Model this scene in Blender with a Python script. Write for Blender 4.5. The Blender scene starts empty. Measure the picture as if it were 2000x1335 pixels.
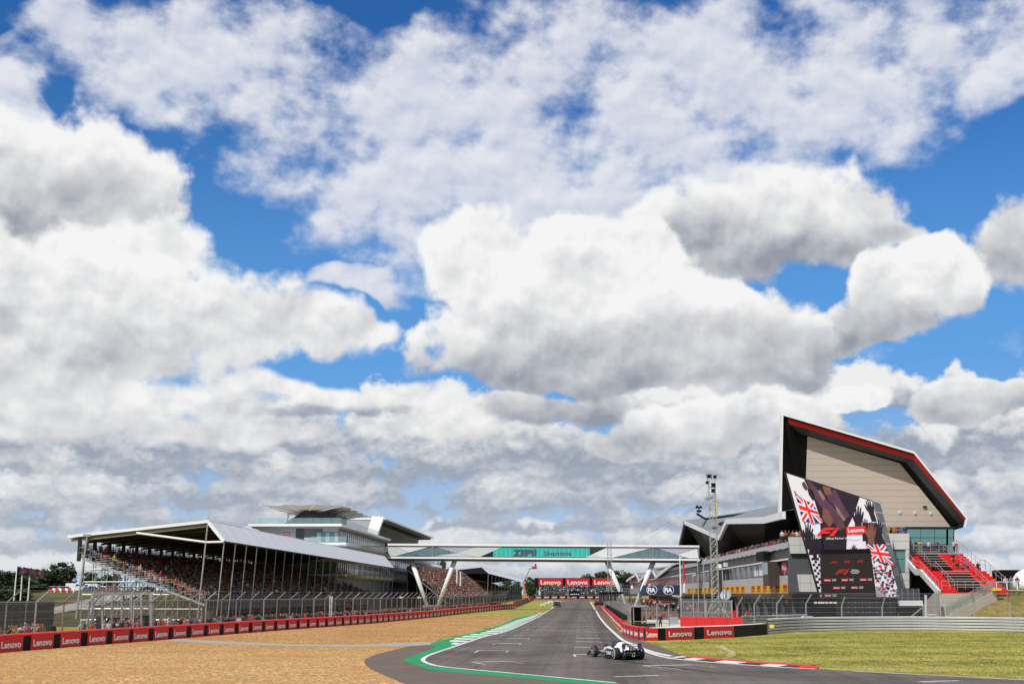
import bpy, bmesh, math, random
import numpy as np
from mathutils import Vector, Matrix
R = math.radians
random.seed(7)
SC = bpy.context.scene
COL = SC.collection
# ------------------------------------------------------------------ camera
FPX, PITCH, CAMH = 2400.0, math.atan((1160 - 667.5) / 2400.0), 3.9
cam_d = bpy.data.cameras.new('camera'); cam = bpy.data.objects.new('camera', cam_d); COL.objects.link(cam)
cam_d.sensor_width = 36.0; cam_d.lens = FPX / 2000 * 36.0
cam_d.clip_start = 0.5; cam_d.clip_end = 30000
cam.location = (0, 0, CAMH); cam.rotation_euler = (R(90) + PITCH, 0, 0)
SC.camera = cam
CP, SP = math.cos(PITCH), math.sin(PITCH)
def ray(px, py):
    """pixel of the photograph -> direction, scaled to y = 1"""
    u, v = (px - 1000) / FPX, (667.5 - py) / FPX
    d = Vector((u, CP - v * SP, SP + v * CP))
    return d / d.y
# ------------------------------------------------------------------ sun, exposure
SUN_EL, SUN_AZ = R(48), R(-145)          # azimuth from the view direction, clockwise positive
sd = bpy.data.lights.new('sun', 'SUN'); sd.energy = 3.9; sd.angle = R(0.53); sd.color = (1.0, 0.955, 0.88)
sun = bpy.data.objects.new('sun', sd); COL.objects.link(sun)
SUNV = Vector((math.sin(SUN_AZ) * math.cos(SUN_EL), math.cos(SUN_AZ) * math.cos(SUN_EL), math.sin(SUN_EL)))
sun.rotation_euler = SUNV.to_track_quat('Z', 'Y').to_euler(); sun.location = (0, 0, 300)
vs = SC.view_settings
vs.view_transform = 'Standard'; vs.look = 'None'; vs.exposure = 0.0; vs.gamma = 1.0; vs.use_curve_mapping = False
SC.render.engine = 'CYCLES'
SC.cycles.use_denoising = True
SC.cycles.max_bounces = 6; SC.cycles.transparent_max_bounces = 24
# ------------------------------------------------------------------ sky and clouds (world)
world = bpy.data.worlds.new('World'); SC.world = world; world.use_nodes = True
class NB:
    """small helper that strings shader nodes together"""
    def __init__(s, nt): s.nt = nt
    def n(s, kind, **kw):
        nd = s.nt.nodes.new(kind)
        for k, v in kw.items(): setattr(nd, k, v)
        return nd
    def put(s, sock, v):
        if isinstance(v, bpy.types.NodeSocket): s.nt.links.new(v, sock)
        else: sock.default_value = v
    def m(s, op, a, b=None, c=None, clamp=False):
        nd = s.n('ShaderNodeMath', operation=op, use_clamp=clamp)
        s.put(nd.inputs[0], a)
        if b is not None: s.put(nd.inputs[1], b)
        if c is not None: s.put(nd.inputs[2], c)
        return nd.outputs[0]
    def v(s, op, a, b=None, scale=None):
        nd = s.n('ShaderNodeVectorMath', operation=op)
        s.put(nd.inputs[0], a)
        if b is not None: s.put(nd.inputs[1], b)
        if scale is not None: s.put(nd.inputs['Scale'], scale)
        return nd.outputs['Value'] if op in ('LENGTH', 'DOT_PRODUCT', 'DISTANCE') else nd.outputs[0]
    def xyz(s, x, y, z):
        nd = s.n('ShaderNodeCombineXYZ')
        for i, q in enumerate((x, y, z)): s.put(nd.inputs[i], q)
        return nd.outputs[0]
    def chain(s, p, val):
        # a negligible dependency, so that Cycles evaluates the pieces one after another (its value stack is small)
        nd = s.n('ShaderNodeVectorMath', operation='MULTIPLY_ADD')
        s.put(nd.inputs[0], val); nd.inputs[1].default_value = (1e-7, 1e-7, 1e-7); s.put(nd.inputs[2], p)
        return nd.outputs[0]
    def madd(s, p, mul, add):
        nd = s.n('ShaderNodeVectorMath', operation='MULTIPLY_ADD')
        s.put(nd.inputs[0], p); s.put(nd.inputs[1], mul); s.put(nd.inputs[2], add)
        return nd.outputs[0]
    def sep(s, v):
        nd = s.n('ShaderNodeSeparateXYZ'); s.put(nd.inputs[0], v); return nd.outputs
    def noise(s, v, scale, detail=4.0, rough=0.55, lac=2.0, dist=0.0, kind='FBM'):
        nd = s.n('ShaderNodeTexNoise', noise_dimensions='3D')
        nd.noise_type = kind; nd.normalize = True
        s.put(nd.inputs['Vector'], v); s.put(nd.inputs['Scale'], scale); nd.inputs['Detail'].default_value = detail
        s.put(nd.inputs['Roughness'], rough); nd.inputs['Lacunarity'].default_value = lac; nd.inputs['Distortion'].default_value = dist
        return nd.outputs[0]
    def ss(s, x, lo, hi, o0=0.0, o1=1.0):
        nd = s.n('ShaderNodeMapRange', interpolation_type='SMOOTHSTEP')
        for i, q in enumerate((x, lo, hi, o0, o1)): s.put(nd.inputs[i], q)
        return nd.outputs[0]
    def lin(s, x, lo, hi, o0=0.0, o1=1.0):
        nd = s.n('ShaderNodeMapRange')
        for i, q in enumerate((x, lo, hi, o0, o1)): s.put(nd.inputs[i], q)
        return nd.outputs[0]
    def mix(s, f, a, b, blend='MIX'):
        nd = s.n('ShaderNodeMix', data_type='RGBA', blend_type=blend)
        s.put(nd.inputs[0], f)
        for i, q in ((6, a), (7, b)):
            if isinstance(q, tuple) and len(q) == 3: q = (*q, 1)
            s.put(nd.inputs[i], q)
        return nd.outputs[2]
    def scale(s, p, sx, sy, sz=1.0, loc=(0, 0, 0)):
        nd = s.n('ShaderNodeMapping'); s.put(nd.inputs['Vector'], p)
        nd.inputs['Scale'].default_value = (sx, sy, sz); nd.inputs['Location'].default_value = loc
        return nd.outputs[0]

def sky_pos(px, py):
    """pixel -> (azimuth, elevation) in units of 100 photograph pixels"""
    d = ray(px, py); k = FPX / 100
    return math.atan2(d.x, d.y) * k, math.atan2(d.z, math.hypot(d.x, d.y)) * k

def group(name, ins, outs):
    g = bpy.data.node_groups.new(name, 'ShaderNodeTree')
    for nm, t in ins: g.interface.new_socket(nm, in_out='INPUT', socket_type=t)
    for nm, t in outs: g.interface.new_socket(nm, in_out='OUTPUT', socket_type=t)
    gi = g.nodes.new('NodeGroupInput'); go = g.nodes.new('NodeGroupOutput')
    return g, gi, go

def blob_field(b, p, blobs, k=0.35):
    """smooth union of ellipses: > 0 inside, falls below 0 outside"""
    acc = None
    for cx, cy, rx, ry in blobs:
        a, e = sky_pos(cx, cy); sx, sy = 100.0 / rx, 100.0 / ry
        if acc is not None: p = b.chain(p, acc)
        ln = b.v('LENGTH', b.madd(p, (sx, sy, 0.0), (-a * sx, -e * sy, 0)))
        acc = ln if acc is None else b.m('SMOOTH_MIN', acc, ln, k)
    return b.m('SUBTRACT', 1.0, acc)
# near clouds, back to front: ellipses (photograph pixels), line of the base, height, darkness of the base, softness
NEAR = [([(250, 785, 400, 44), (60, 820, 240, 50), (640, 765, 300, 28), (860, 825, 200, 34), (420, 845, 260, 30)], 890, 150, 0.3, 0.6),
        ([(1350, 838, 185, 50), (1500, 815, 130, 50), (1665, 765, 95, 24), (1225, 855, 80, 32)], 885, 110, 0.75, 0.2),
        ([(1890, 780, 112, 38), (1985, 778, 80, 34)], 825, 80, 0.75, 0.18),
        ([(2030, 470, 130, 90), (1960, 500, 70, 40)], 560, 200, 0.75, 0.25),
        ([(30, 370, 290, 150), (190, 390, 150, 85), (-60, 430, 200, 170), (120, 450, 200, 70)], 500, 190, 0.6, 0.22),
        ([(1400, 450, 210, 100), (1520, 385, 160, 95), (1600, 445, 190, 85), (1740, 470, 80, 28), (1250, 480, 150, 70)], 535, 170, 0.85, 0.24),
        ([(140, 540, 290, 110), (270, 490, 130, 80), (350, 610, 320, 95), (540, 630, 220, 66), (690, 632, 110, 30), (90, 690, 350, 80), (0, 610, 300, 150)], 770, 300, 0.42, 0.3),
        ([(1845, 548, 95, 85), (1745, 590, 90, 65), (1690, 645, 140, 48)], 680, 150, 0.7, 0.2),
        ([(950, 510, 150, 110), (1010, 620, 180, 140), (1180, 640, 310, 125), (1400, 655, 210, 105), (1530, 690, 120, 70), (1080, 715, 230, 60), (1300, 730, 230, 45), (1150, 500, 230, 90)], 785, 250, 0.95, 0.2),
        ([(1060, 800, 150, 26), (1000, 785, 70, 22)], 860, 170, 1.1, 0.4)]
ALTO = [(440, 120, 330, 120), (820, 230, 420, 170), (1250, 250, 500, 240), (840, 370, 260, 110), (1500, 130, 330, 130), (1570, 230, 230, 120),
        (1930, 70, 190, 110), (230, 110, 170, 90), (1050, 420, 380, 150), (30, 150, 60, 40), (30, 215, 60, 40), (1420, 40, 150, 50), (710, 560, 110, 30)]
# rows of far cumulus: height of the flat base and of the tops in pixels above the horizon line, width of a cloud, seed, haze
ROWS = [(22, 40, 2.1, 3.1, 0.45), (62, 56, 2.6, 9.7, 0.36), (112, 60, 2.2, 17.3, 0.26), (140, 90, 3.4, 28.9, 0.2), (205, 90, 2.9, 41.1, 0.12), (240, 110, 4.2, 57.7, 0.06), (330, 60, 3.6, 71.3, 0.0)]
world.cycles.sampling_method = 'MANUAL'; world.cycles.sample_map_resolution = 256
nt = world.node_tree; nt.nodes.clear(); b = NB(nt)
tc = b.n('ShaderNodeTexCoord'); dirv = b.v('NORMALIZE', tc.outputs['Generated'])
dx, dy, dz = b.sep(dirv)
K = FPX / 100
az = b.m('MULTIPLY', b.m('ARCTAN2', dx, dy), K)
el = b.m('MULTIPLY', b.m('ARCSINE', dz), K)
P = b.xyz(az, el, 0.0)
sky = b.n('ShaderNodeTexSky', sky_type='NISHITA', sun_disc=False)
sky.sun_elevation = SUN_EL; sky.sun_rotation = SUN_AZ; sky.altitude = 150; sky.air_density = 1.0; sky.dust_density = 0.4; sky.ozone_density = 2.5
hs = b.n('ShaderNodeHueSaturation'); hs.inputs['Saturation'].default_value = 1.3; b.put(hs.inputs['Color'], sky.outputs[0])
blue = b.mix(1.0, hs.outputs[0], (0.62, 0.88, 1.16), 'MULTIPLY')
blue = b.mix(b.ss(el, 3.0, 10.5, 0.8, 0.0), blue, (1.3, 3.7, 7.6))
S = 10.0     # cloud radiance is given in picture units, the Background runs at 0.1
def rgb(r_, g_, b_): return (r_ * S, g_ * S, b_ * S)
w1 = b.noise(P, 0.5, 3, 0.5); w2 = b.noise(b.v('ADD', P, (31.4, 7.1, 3.3)), 0.5, 3, 0.5)
W = b.xyz(b.m('MULTIPLY_ADD', w1, 1.5, -0.75), b.m('MULTIPLY_ADD', w2, 1.0, -0.5), 0.0)
PW = b.v('ADD', P, W)
# ---- high broken sheet
fb = b.m('MINIMUM', blob_field(b, b.v('ADD', PW, W), ALTO, 0.3), 0.46)
away = b.m('MAXIMUM', b.ss(b.m('ABSOLUTE', az), 11.0, 15.0), b.ss(el, 11.5, 14.0))
fb = b.m('MINIMUM', fb, b.m('MULTIPLY', fb, 2.6))
fb = b.m('MAXIMUM', fb, b.m('MULTIPLY_ADD', away, 0.75, -0.8))  # high sheet is thinned out of view for less ambient light
Q = b.madd(P, (0.9, 1.2, 1.0), (5.0, 2.0, 9.0))
n0 = b.noise(Q, 0.86, 7, 0.52); n1 = b.noise(b.v('ADD', Q, (-0.08, 0.25, 0.0)), 0.86, 3, 0.52)
fs = b.m('ADD', fb, b.m('MULTIPLY_ADD', n0, 3.5, -1.70))
a_s = b.m('MULTIPLY', b.ss(fs, -0.45, 0.60), 0.95)
l_s = b.m('MULTIPLY_ADD', b.m('SUBTRACT', n0, n1), 1.9, 0.74, clamp=True)
col = b.mix(a_s, blue, b.mix(l_s, rgb(0.36, 0.44, 0.64), rgb(0.80, 0.815, 0.865)))
col = b.mix(b.ss(el, 0.0, 4.6, 0.85, 0.0), col, rgb(0.52, 0.62, 0.75))      # pale air towards the horizon
# ---- rows of far cumulus with flat bases
H2 = b.v('NORMALIZE', b.xyz(dx, dy, 0.0))
RP = b.madd(H2, (K, K, 0.0), b.xyz(0.0, 0.0, el))
rdet = b.noise(b.madd(RP, (1.0, 1.0, 1.5), (0, 0, 0)), 1.5, 8, 0.6, 2.1)
rdet2 = b.noise(b.madd(RP, (1.0, 1.0, 1.5), (0.04, 0, 0.20)), 1.5, 5, 0.6, 2.1)
emb = b.m('SUBTRACT', rdet, rdet2)
for base, top, wid, seed, hz in ROWS:
    e0, H = base / 100.0, top / 100.0
    RQ = b.madd(RP, (1.0 / wid, 1.0 / wid, 0.0), (seed, -seed, seed))
    n = b.noise(RQ, 1.0, 4, 0.62)
    ht = b.m('MULTIPLY', b.ss(n, 0.27, 0.62), 1.75 * H)                     # how high the cloud stands here
    wav = b.m('MULTIPLY_ADD', b.noise(b.v('ADD', RQ, (9.1, 4.2, 0.0)), 0.8, 2, 0.5), 0.7 * H, e0 - 0.35 * H)
    up = b.m('SUBTRACT', el, wav)
    f = b.m('MINIMUM', b.m('SUBTRACT', ht, up), b.m('MULTIPLY', up, 1.1))
    f = b.m('ADD', f, b.m('MULTIPLY_ADD', rdet, 1.35 * H, -0.67 * H))
    a_r = b.ss(f, -0.04 * H, 0.26 * H)
    lit = b.m('ADD', b.ss(b.m('DIVIDE', up, H), -0.1, 1.15), b.m('MULTIPLY', emb, 2.0))
    lit = b.m('ADD', lit, b.m('MULTIPLY_ADD', n, 2.4, -1.3), clamp=True)
    c_r = b.mix(lit, rgb(0.30, 0.35, 0.44), rgb(0.88, 0.875, 0.86))
    if hz: c_r = b.mix(hz, c_r, rgb(0.64, 0.68, 0.74))
    col = b.mix(b.m('MULTIPLY', a_r, 0.96), col, c_r)
# ---- near cumulus, one group in front of another
c0 = b.noise(P, 0.8, 9, 0.485, 2.1); cs = b.noise(P, 0.8, 4, 0.5, 2.1); c1 = b.noise(b.v('ADD', P, (-0.08, 0.22, 0)), 0.8, 4, 0.5, 2.1); c2 = b.noise(b.v('ADD', P, (-0.2, 0.55, 0)), 0.8, 2.5, 0.5, 2.1)
c3 = b.noise(b.madd(P, (0.55, 1.3, 1.0), (3, 8, 2)), 0.30, 3, 0.5)
emb = b.m('MULTIPLY_ADD', b.m('SUBTRACT', cs, c1), 1.25, b.m('MULTIPLY', b.m('SUBTRACT', cs, c2), 0.75))
emb = b.m('ADD', emb, b.m('MULTIPLY', b.m('SUBTRACT', c0, cs), 0.55))
puff = b.m('MULTIPLY_ADD', c0, 1.7, -0.78)
def near(fB, basey, Hpx, dark, soft):
    global col
    f = b.m('ADD', b.m('MINIMUM', fB, 0.8), puff)
    a_c = b.ss(f, -0.03, soft * 1.0)
    up = b.m('MULTIPLY', b.m('SUBTRACT', el, basey), 100.0 / Hpx)
    lit = b.m('ADD', b.ss(b.m('MULTIPLY_ADD', c3, 1.0, b.m('SUBTRACT', up, 0.48)), -0.1, 1.0, 1.0 - dark, 1.0), emb)
    lit = b.m('ADD', lit, b.ss(f, 0.0, 0.55, 0.12, -0.06), clamp=True)
    c_c = b.mix(lit, rgb(0.30, 0.33, 0.39), rgb(0.91, 0.91, 0.905))
    col = b.mix(a_c, col, c_c)
prev = None
for blobs, basey, Hpx, dark, soft in NEAR:
    fB = blob_field(b, PW if prev is None else b.chain(PW, prev), blobs); prev = fB
    near(fB, sky_pos(1000, basey)[1], Hpx, dark, soft)
gen = b.m('ADD', b.m('MULTIPLY_ADD', b.noise(P, 0.16, 2, 0.5), 5.0, -2.7), b.m('MULTIPLY_ADD', away, 1.4, -1.4))
near(gen, 4.0, 900, 0.8, 0.25)                                       # cumulus go on unseen outside the picture; cover there thinned to lower ambient light
col = b.mix(b.ss(dz, -0.02, 0.0), rgb(0.10, 0.10, 0.07), col)
bg = b.n('ShaderNodeBackground'); bg.inputs['Strength'].default_value = 0.1
b.put(bg.inputs['Color'], col)
wo = b.n('ShaderNodeOutputWorld'); nt.links.new(bg.outputs[0], wo.inputs[0])
# ------------------------------------------------------------------ helpers
SLOPE = 0.00636
def gz(y): return 0.0 if y < 220 else SLOPE * min(y - 220, 400)
def G(px, py):
    """pixel -> point on the ground"""
    d = ray(px, py); y = CAMH / max(-d.z, 1e-6)
    if y > 220: y = (CAMH + SLOPE * 220) / (SLOPE - d.z)
    return Vector((d.x * y, y, gz(y)))
def A(px, py, y):
    """pixel -> point at depth y"""
    d = ray(px, py); return Vector((d.x * y, y, CAMH + d.z * y))
def on_line(px, py, x0, y0, sl):
    """pixel -> point on the upright plane through (x0, y0) whose x grows by sl per metre of depth"""
    d = ray(px, py); y = (x0 - sl * y0) / (d.x - sl)
    return Vector((d.x * y, y, CAMH + d.z * y))
V = Vector
class MB:
    """collects shapes into one mesh"""
    def __init__(s): s.v = []; s.f = []; s.m = []
    def face(s, pts, mi=0):
        i = len(s.v); s.v += [tuple(p) for p in pts]; s.f.append(tuple(range(i, i + len(pts)))); s.m.append(mi); return s
    def hexa(s, a, mi=0):
        """eight corners: bottom ring 0-3, top ring 4-7"""
        i = len(s.v); s.v += [tuple(p) for p in a]
        for q in ((0, 3, 2, 1), (4, 5, 6, 7), (0, 1, 5, 4), (1, 2, 6, 5), (2, 3, 7, 6), (3, 0, 4, 7)):
            s.f.append(tuple(i + k for k in q)); s.m.append(mi)
        return s
    def box(s, c, size, rz=0.0, mi=0):
        hx, hy, hz = size[0] / 2, size[1] / 2, size[2] / 2; co, si = math.cos(rz), math.sin(rz)
        pts = []
        for z in (-hz, hz):
            for x, y in ((-hx, -hy), (hx, -hy), (hx, hy), (-hx, hy)):
                pts.append((c[0] + x * co - y * si, c[1] + x * si + y * co, c[2] + z))
        return s.hexa(pts, mi)
    def bar(s, p, q, r, n=6, r2=None, mi=0, caps=True):
        p, q = V(p), V(q); d = (q - p)
        if d.length < 1e-6: return s
        d.normalize(); u = d.orthogonal().normalized(); w = d.cross(u); r2 = r if r2 is None else r2
        i = len(s.v)
        for c, rr in ((p, r), (q, r2)):
            for k in range(n):
                a = 2 * math.pi * (k + 0.5) / n; s.v.append(tuple(c + (u * math.cos(a) + w * math.sin(a)) * rr))
        for k in range(n):
            k2 = (k + 1) % n; s.f.append((i + k, i + k2, i + n + k2, i + n + k)); s.m.append(mi)
        if caps:
            s.f.append(tuple(i + k for k in reversed(range(n)))); s.m.append(mi)
            s.f.append(tuple(i + n + k for k in range(n))); s.m.append(mi)
        return s
    def path(s, pts, r, n=6, mi=0):
        for a, c in zip(pts[:-1], pts[1:]): s.bar(a, c, r, n, mi=mi)
        return s
    def beam(s, p, q, w, h, mi=0):
        """square-cut beam, w across and h high"""
        p, q = V(p), V(q); d = (q - p).normalized(); u = V((0, 0, 1)) if abs(d.z) < 0.98 else V((0, 1, 0))
        a = d.cross(u).normalized() * (w / 2); t = a.cross(d).normalized() * (h / 2)
        return s.hexa([p - a - t, p + a - t, q + a - t, q - a - t, p - a + t, p + a + t, q + a + t, q - a + t], mi)
    def prism(s, pts, off, mi=0, mi_side=None):
        """polygon extruded by a vector"""
        off = V(off); n = len(pts); i = len(s.v); ms = mi if mi_side is None else mi_side
        s.v += [tuple(p) for p in pts] + [tuple(V(p) + off) for p in pts]
        s.f.append(tuple(range(i, i + n))); s.m.append(mi)
        s.f.append(tuple(i + n + k for k in reversed(range(n)))); s.m.append(mi)
        for k in range(n):
            k2 = (k + 1) % n; s.f.append((i + k2, i + k, i + n + k, i + n + k2)); s.m.append(ms)
        return s
    def ring(s, secs, mi=0, close=True, cap=True):
        """loft through sections of equal length"""
        i = len(s.v); n = len(secs[0])
        for q in secs: s.v += [tuple(p) for p in q]
        for j in range(len(secs) - 1):
            for k in range(n if close else n - 1):
                k2 = (k + 1) % n; a = i + j * n
                s.f.append((a + k, a + k2, a + n + k2, a + n + k)); s.m.append(mi)
        if cap:
            s.f.append(tuple(i + k for k in reversed(range(n)))); s.m.append(mi)
            s.f.append(tuple(i + (len(secs) - 1) * n + k for k in range(n))); s.m.append(mi)
        return s
    def mesh(s, name, mats, smooth=False, fix=True):
        me = bpy.data.meshes.new(name); me.from_pydata(s.v, [], s.f)
        for m_ in (mats if isinstance(mats, (list, tuple)) else [mats]): me.materials.append(m_)
        me.polygons.foreach_set('material_index', s.m)
        if fix and len(s.f) < 20000:
            bm = bmesh.new(); bm.from_mesh(me); bmesh.ops.recalc_face_normals(bm, faces=bm.faces); bm.to_mesh(me); bm.free()
        if smooth: me.polygons.foreach_set('use_smooth', [True] * len(me.polygons))
        me.update(); return me
    def build(s, name, mats, parent=None, smooth=False, fix=True):
        return obj(name, s.mesh(name, mats, smooth, fix), parent)
def obj(name, me, parent=None, mw=None):
    o = bpy.data.objects.new(name, me); COL.objects.link(o)
    if parent is not None:
        o.parent = parent
        if parent.get('flat'): o.matrix_parent_inverse = Matrix.Translation(-V(parent.location))
    if mw is not None: o.matrix_basis = mw
    return o
def tag(o, label=None, cat=None, group=None, kind=None):
    if label: o['label'] = label
    if cat: o['category'] = cat
    if group: o['group'] = group
    if kind: o['kind'] = kind
    return o
def thing(name, label, cat, loc=(0, 0, 0), group=None, rz=0.0, flat=True):
    """an Empty at the foot of the thing; with flat=True its parts are given in world coordinates"""
    o = bpy.data.objects.new(name, None); COL.objects.link(o); o.location = loc; o.rotation_euler = (0, 0, rz)
    o.empty_display_size = 0.3
    if flat: o['flat'] = 1
    return tag(o, label, cat, group)
def copy_tree(o, parent=None):
    c = o.copy(); COL.objects.link(c)
    if parent is not None: c.parent = parent
    for ch in o.children: copy_tree(ch, c)
    return c
# ------------------------------------------------------------------ materials
MATS = {}
def mat(name, col, rough=0.6, metal=0.0, var=0.12, scale=3.0, bump=0.0, bscale=40.0, spec=0.4, streak=False, coords='Object', emit=0.0):
    if name in MATS: return MATS[name]
    m_ = bpy.data.materials.new(name); m_.use_nodes = True; nt = m_.node_tree; bs = nt.nodes['Principled BSDF']; b = NB(nt)
    tc = b.n('ShaderNodeTexCoord').outputs[coords]
    n = b.noise(b.madd(tc, (1.0, 1.0, 0.25), (0, 0, 0)) if streak else tc, scale, 5, 0.6)
    n2 = b.noise(tc, scale * 0.13, 3, 0.5)
    k = b.m('MULTIPLY_ADD', b.m('ADD', n, n2), var, 1.0 - var)
    c = b.mix(1.0, (*col, 1.0), b.xyz(k, k, k), 'MULTIPLY')
    b.put(bs.inputs['Base Color'], c)
    b.put(bs.inputs['Roughness'], b.m('MULTIPLY_ADD', n, 0.2, rough - 0.1, clamp=True)); bs.inputs['Metallic'].default_value = metal
    bs.inputs['Specular IOR Level'].default_value = spec
    if bump:
        bn = b.n('ShaderNodeBump'); bn.inputs['Strength'].default_value = bump; bn.inputs['Distance'].default_value = 0.02
        b.put(bn.inputs['Height'], b.noise(tc, bscale, 4, 0.6)); nt.links.new(bn.outputs[0], bs.inputs['Normal'])
    if emit:
        b.put(bs.inputs['Emission Color'], c); bs.inputs['Emission Strength'].default_value = emit
    MATS[name] = m_; return m_
def glass_mat(name, col, rough=0.06, spec=0.9, var=0.3):
    if name in MATS: return MATS[name]
    m_ = mat(name, col, rough + 0.1, 0.0, var, 0.6, spec=spec); return m_
def clear_mat(name, col, alpha):
    """tinted see-through glass sheet"""
    if name in MATS: return MATS[name]
    m_ = bpy.data.materials.new(name); m_.use_nodes = True; nt = m_.node_tree; nt.nodes.clear(); b = NB(nt)
    tr = b.n('ShaderNodeBsdfTransparent'); tr.inputs[0].default_value = (0.75 + 0.25 * col[0], 0.75 + 0.25 * col[1], 0.75 + 0.25 * col[2], 1)
    pr = b.n('ShaderNodeBsdfPrincipled'); pr.inputs['Base Color'].default_value = (*col, 1); pr.inputs['Roughness'].default_value = 0.08
    mx = b.n('ShaderNodeMixShader'); mx.inputs[0].default_value = alpha
    nt.links.new(tr.outputs[0], mx.inputs[1]); nt.links.new(pr.outputs[0], mx.inputs[2])
    o = b.n('ShaderNodeOutputMaterial'); nt.links.new(mx.outputs[0], o.inputs[0]); MATS[name] = m_; return m_
def wire_mat(name, col, pitch, width):
    """woven wire: opaque only on the wires of a square grid laid over the sheet (u, v in metres)"""
    if name in MATS: return MATS[name]
    m_ = bpy.data.materials.new(name); m_.use_nodes = True; nt = m_.node_tree; nt.nodes.clear(); b = NB(nt)
    uv = b.n('ShaderNodeUVMap'); x, y, _ = b.sep(uv.outputs[0])
    def line(t): return b.m('LESS_THAN', b.m('ABSOLUTE', b.m('SUBTRACT', b.m('FRACT', b.m('DIVIDE', t, pitch)), 0.5)), width / pitch / 2)
    on = b.m('MAXIMUM', line(b.m('ADD', x, y)), line(b.m('SUBTRACT', x, y)))
    tr = b.n('ShaderNodeBsdfTransparent'); pr = b.n('ShaderNodeBsdfPrincipled')
    pr.inputs['Base Color'].default_value = (*col, 1); pr.inputs['Roughness'].default_value = 0.55; pr.inputs['Metallic'].default_value = 0.4
    mx = b.n('ShaderNodeMixShader'); b.put(mx.inputs[0], on)
    nt.links.new(tr.outputs[0], mx.inputs[1]); nt.links.new(pr.outputs[0], mx.inputs[2])
    o = b.n('ShaderNodeOutputMaterial'); nt.links.new(mx.outputs[0], o.inputs[0]); MATS[name] = m_; return m_
def sheet(name, quads, material, parent):
    """upright sheets of woven wire with metric UVs; quads: (p_low, q_low, q_high, p_high)"""
    mb = MB(); uvs = []; run = 0.0
    for a, c, d, e in quads:
        w = (V(c) - V(a)).length; h0 = (V(e) - V(a)).length; h1 = (V(d) - V(c)).length
        mb.face([a, c, d, e]); uvs += [(run, 0), (run + w, 0), (run + w, h1), (run, h0)]; run += w
    me = mb.mesh(name, material, fix=False); uv = me.uv_layers.new(name='UVMap')
    for i, q in enumerate(uvs): uv.data[i].uv = q
    return obj(name, me, parent)
# colours in use
WHITE = mat('white_paint', (0.78, 0.78, 0.77), 0.45, var=0.07, scale=1.2)
OFFWHITE = mat('white_cladding', (0.62, 0.62, 0.60), 0.5, var=0.08, scale=0.7)
STEEL = mat('galvanised_steel', (0.42, 0.43, 0.44), 0.42, 0.55, 0.2, 6)
DSTEEL = mat('weathered_steel', (0.22, 0.22, 0.215), 0.55, 0.4, 0.25, 6)
RUSTY = mat('rusty_steel', (0.26, 0.20, 0.15), 0.7, 0.2, 0.3, 6)
BLACK = mat('black_paint', (0.006, 0.006, 0.0065), 0.6, var=0.2, spec=0.15)
DARK = mat('dark_cladding', (0.020, 0.0205, 0.023), 0.5, var=0.2, scale=1.0, spec=0.2)
CHAR = mat('charcoal_cladding', (0.09, 0.095, 0.105), 0.5, var=0.15, scale=1.0)
GREY = mat('grey_cladding', (0.30, 0.31, 0.33), 0.5, var=0.1, scale=0.8)
LGREY = mat('light_grey_cladding', (0.46, 0.475, 0.49), 0.5, var=0.08, scale=0.8)
RED = mat('red_vinyl', (0.60, 0.012, 0.014), 0.42, var=0.14, scale=0.9)
REDTOP = mat('red_barrier_cover', (0.62, 0.022, 0.022), 0.5, var=0.16, scale=1.4)
LETTER = mat('white_vinyl', (0.80, 0.80, 0.80), 0.5, var=0.05)
RUBBER = mat('black_rubber', (0.010, 0.010, 0.011), 0.75, var=0.3, scale=2)
CONC = mat('concrete', (0.36, 0.345, 0.31), 0.8, var=0.16, scale=1.1, bump=0.2)
GLASSD = glass_mat('dark_glazing', (0.015, 0.022, 0.028))
GLASSB = glass_mat('blue_glazing', (0.17, 0.27, 0.33), 0.05)
GLASST = glass_mat('teal_glazing', (0.10, 0.23, 0.23), 0.05)
BALU = clear_mat('balustrade_glass', (0.30, 0.46, 0.46), 0.42)
YELLOW = mat('yellow_vinyl', (0.80, 0.45, 0.012), 0.5, var=0.06)
ORANGE = mat('orange_cloth', (0.85, 0.13, 0.02), 0.7, var=0.1)
NAVY = mat('navy_vinyl', (0.012, 0.018, 0.055), 0.5, var=0.1)
MESHW = wire_mat('fence_wire', (0.16, 0.16, 0.16), 0.075, 0.0085)
MESHD = wire_mat('dark_fence_wire', (0.09, 0.095, 0.10), 0.05, 0.017)
# ------------------------------------------------------------------ lettering
TEXTS = {}
def text_mesh(s, bold=0.012, extrude=0.004, shear=0.0, material=None, key=''):
    """lettering as a mesh, 1 high at the capitals, centred"""
    k = (s, bold, shear, key)
    if k in TEXTS: return TEXTS[k]
    cu = bpy.data.curves.new('lettering', 'FONT'); cu.body = s; cu.align_x = 'CENTER'; cu.align_y = 'CENTER'
    cu.offset = bold; cu.extrude = extrude; cu.resolution_u = 3; cu.shear = shear; cu.space_character = 1.03
    o = bpy.data.objects.new('lettering', cu); COL.objects.link(o)
    dg = bpy.context.evaluated_depsgraph_get(); me = bpy.data.meshes.new_from_object(o.evaluated_get(dg))
    bpy.data.objects.remove(o); bpy.data.curves.remove(cu)
    co = np.empty(len(me.vertices) * 3, np.float32); me.vertices.foreach_get('co', co); co = co.reshape(-1, 3)
    lo, hi = co.min(0), co.max(0); co[:, :2] -= ((lo + hi) / 2)[:2]; co[:, 0] /= (hi - lo)[0]; co[:, 1] /= (hi - lo)[1]
    me.vertices.foreach_set('co', co.ravel()); me.materials.clear(); me.materials.append(material or LETTER); me.update()
    TEXTS[k] = me; return me
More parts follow.
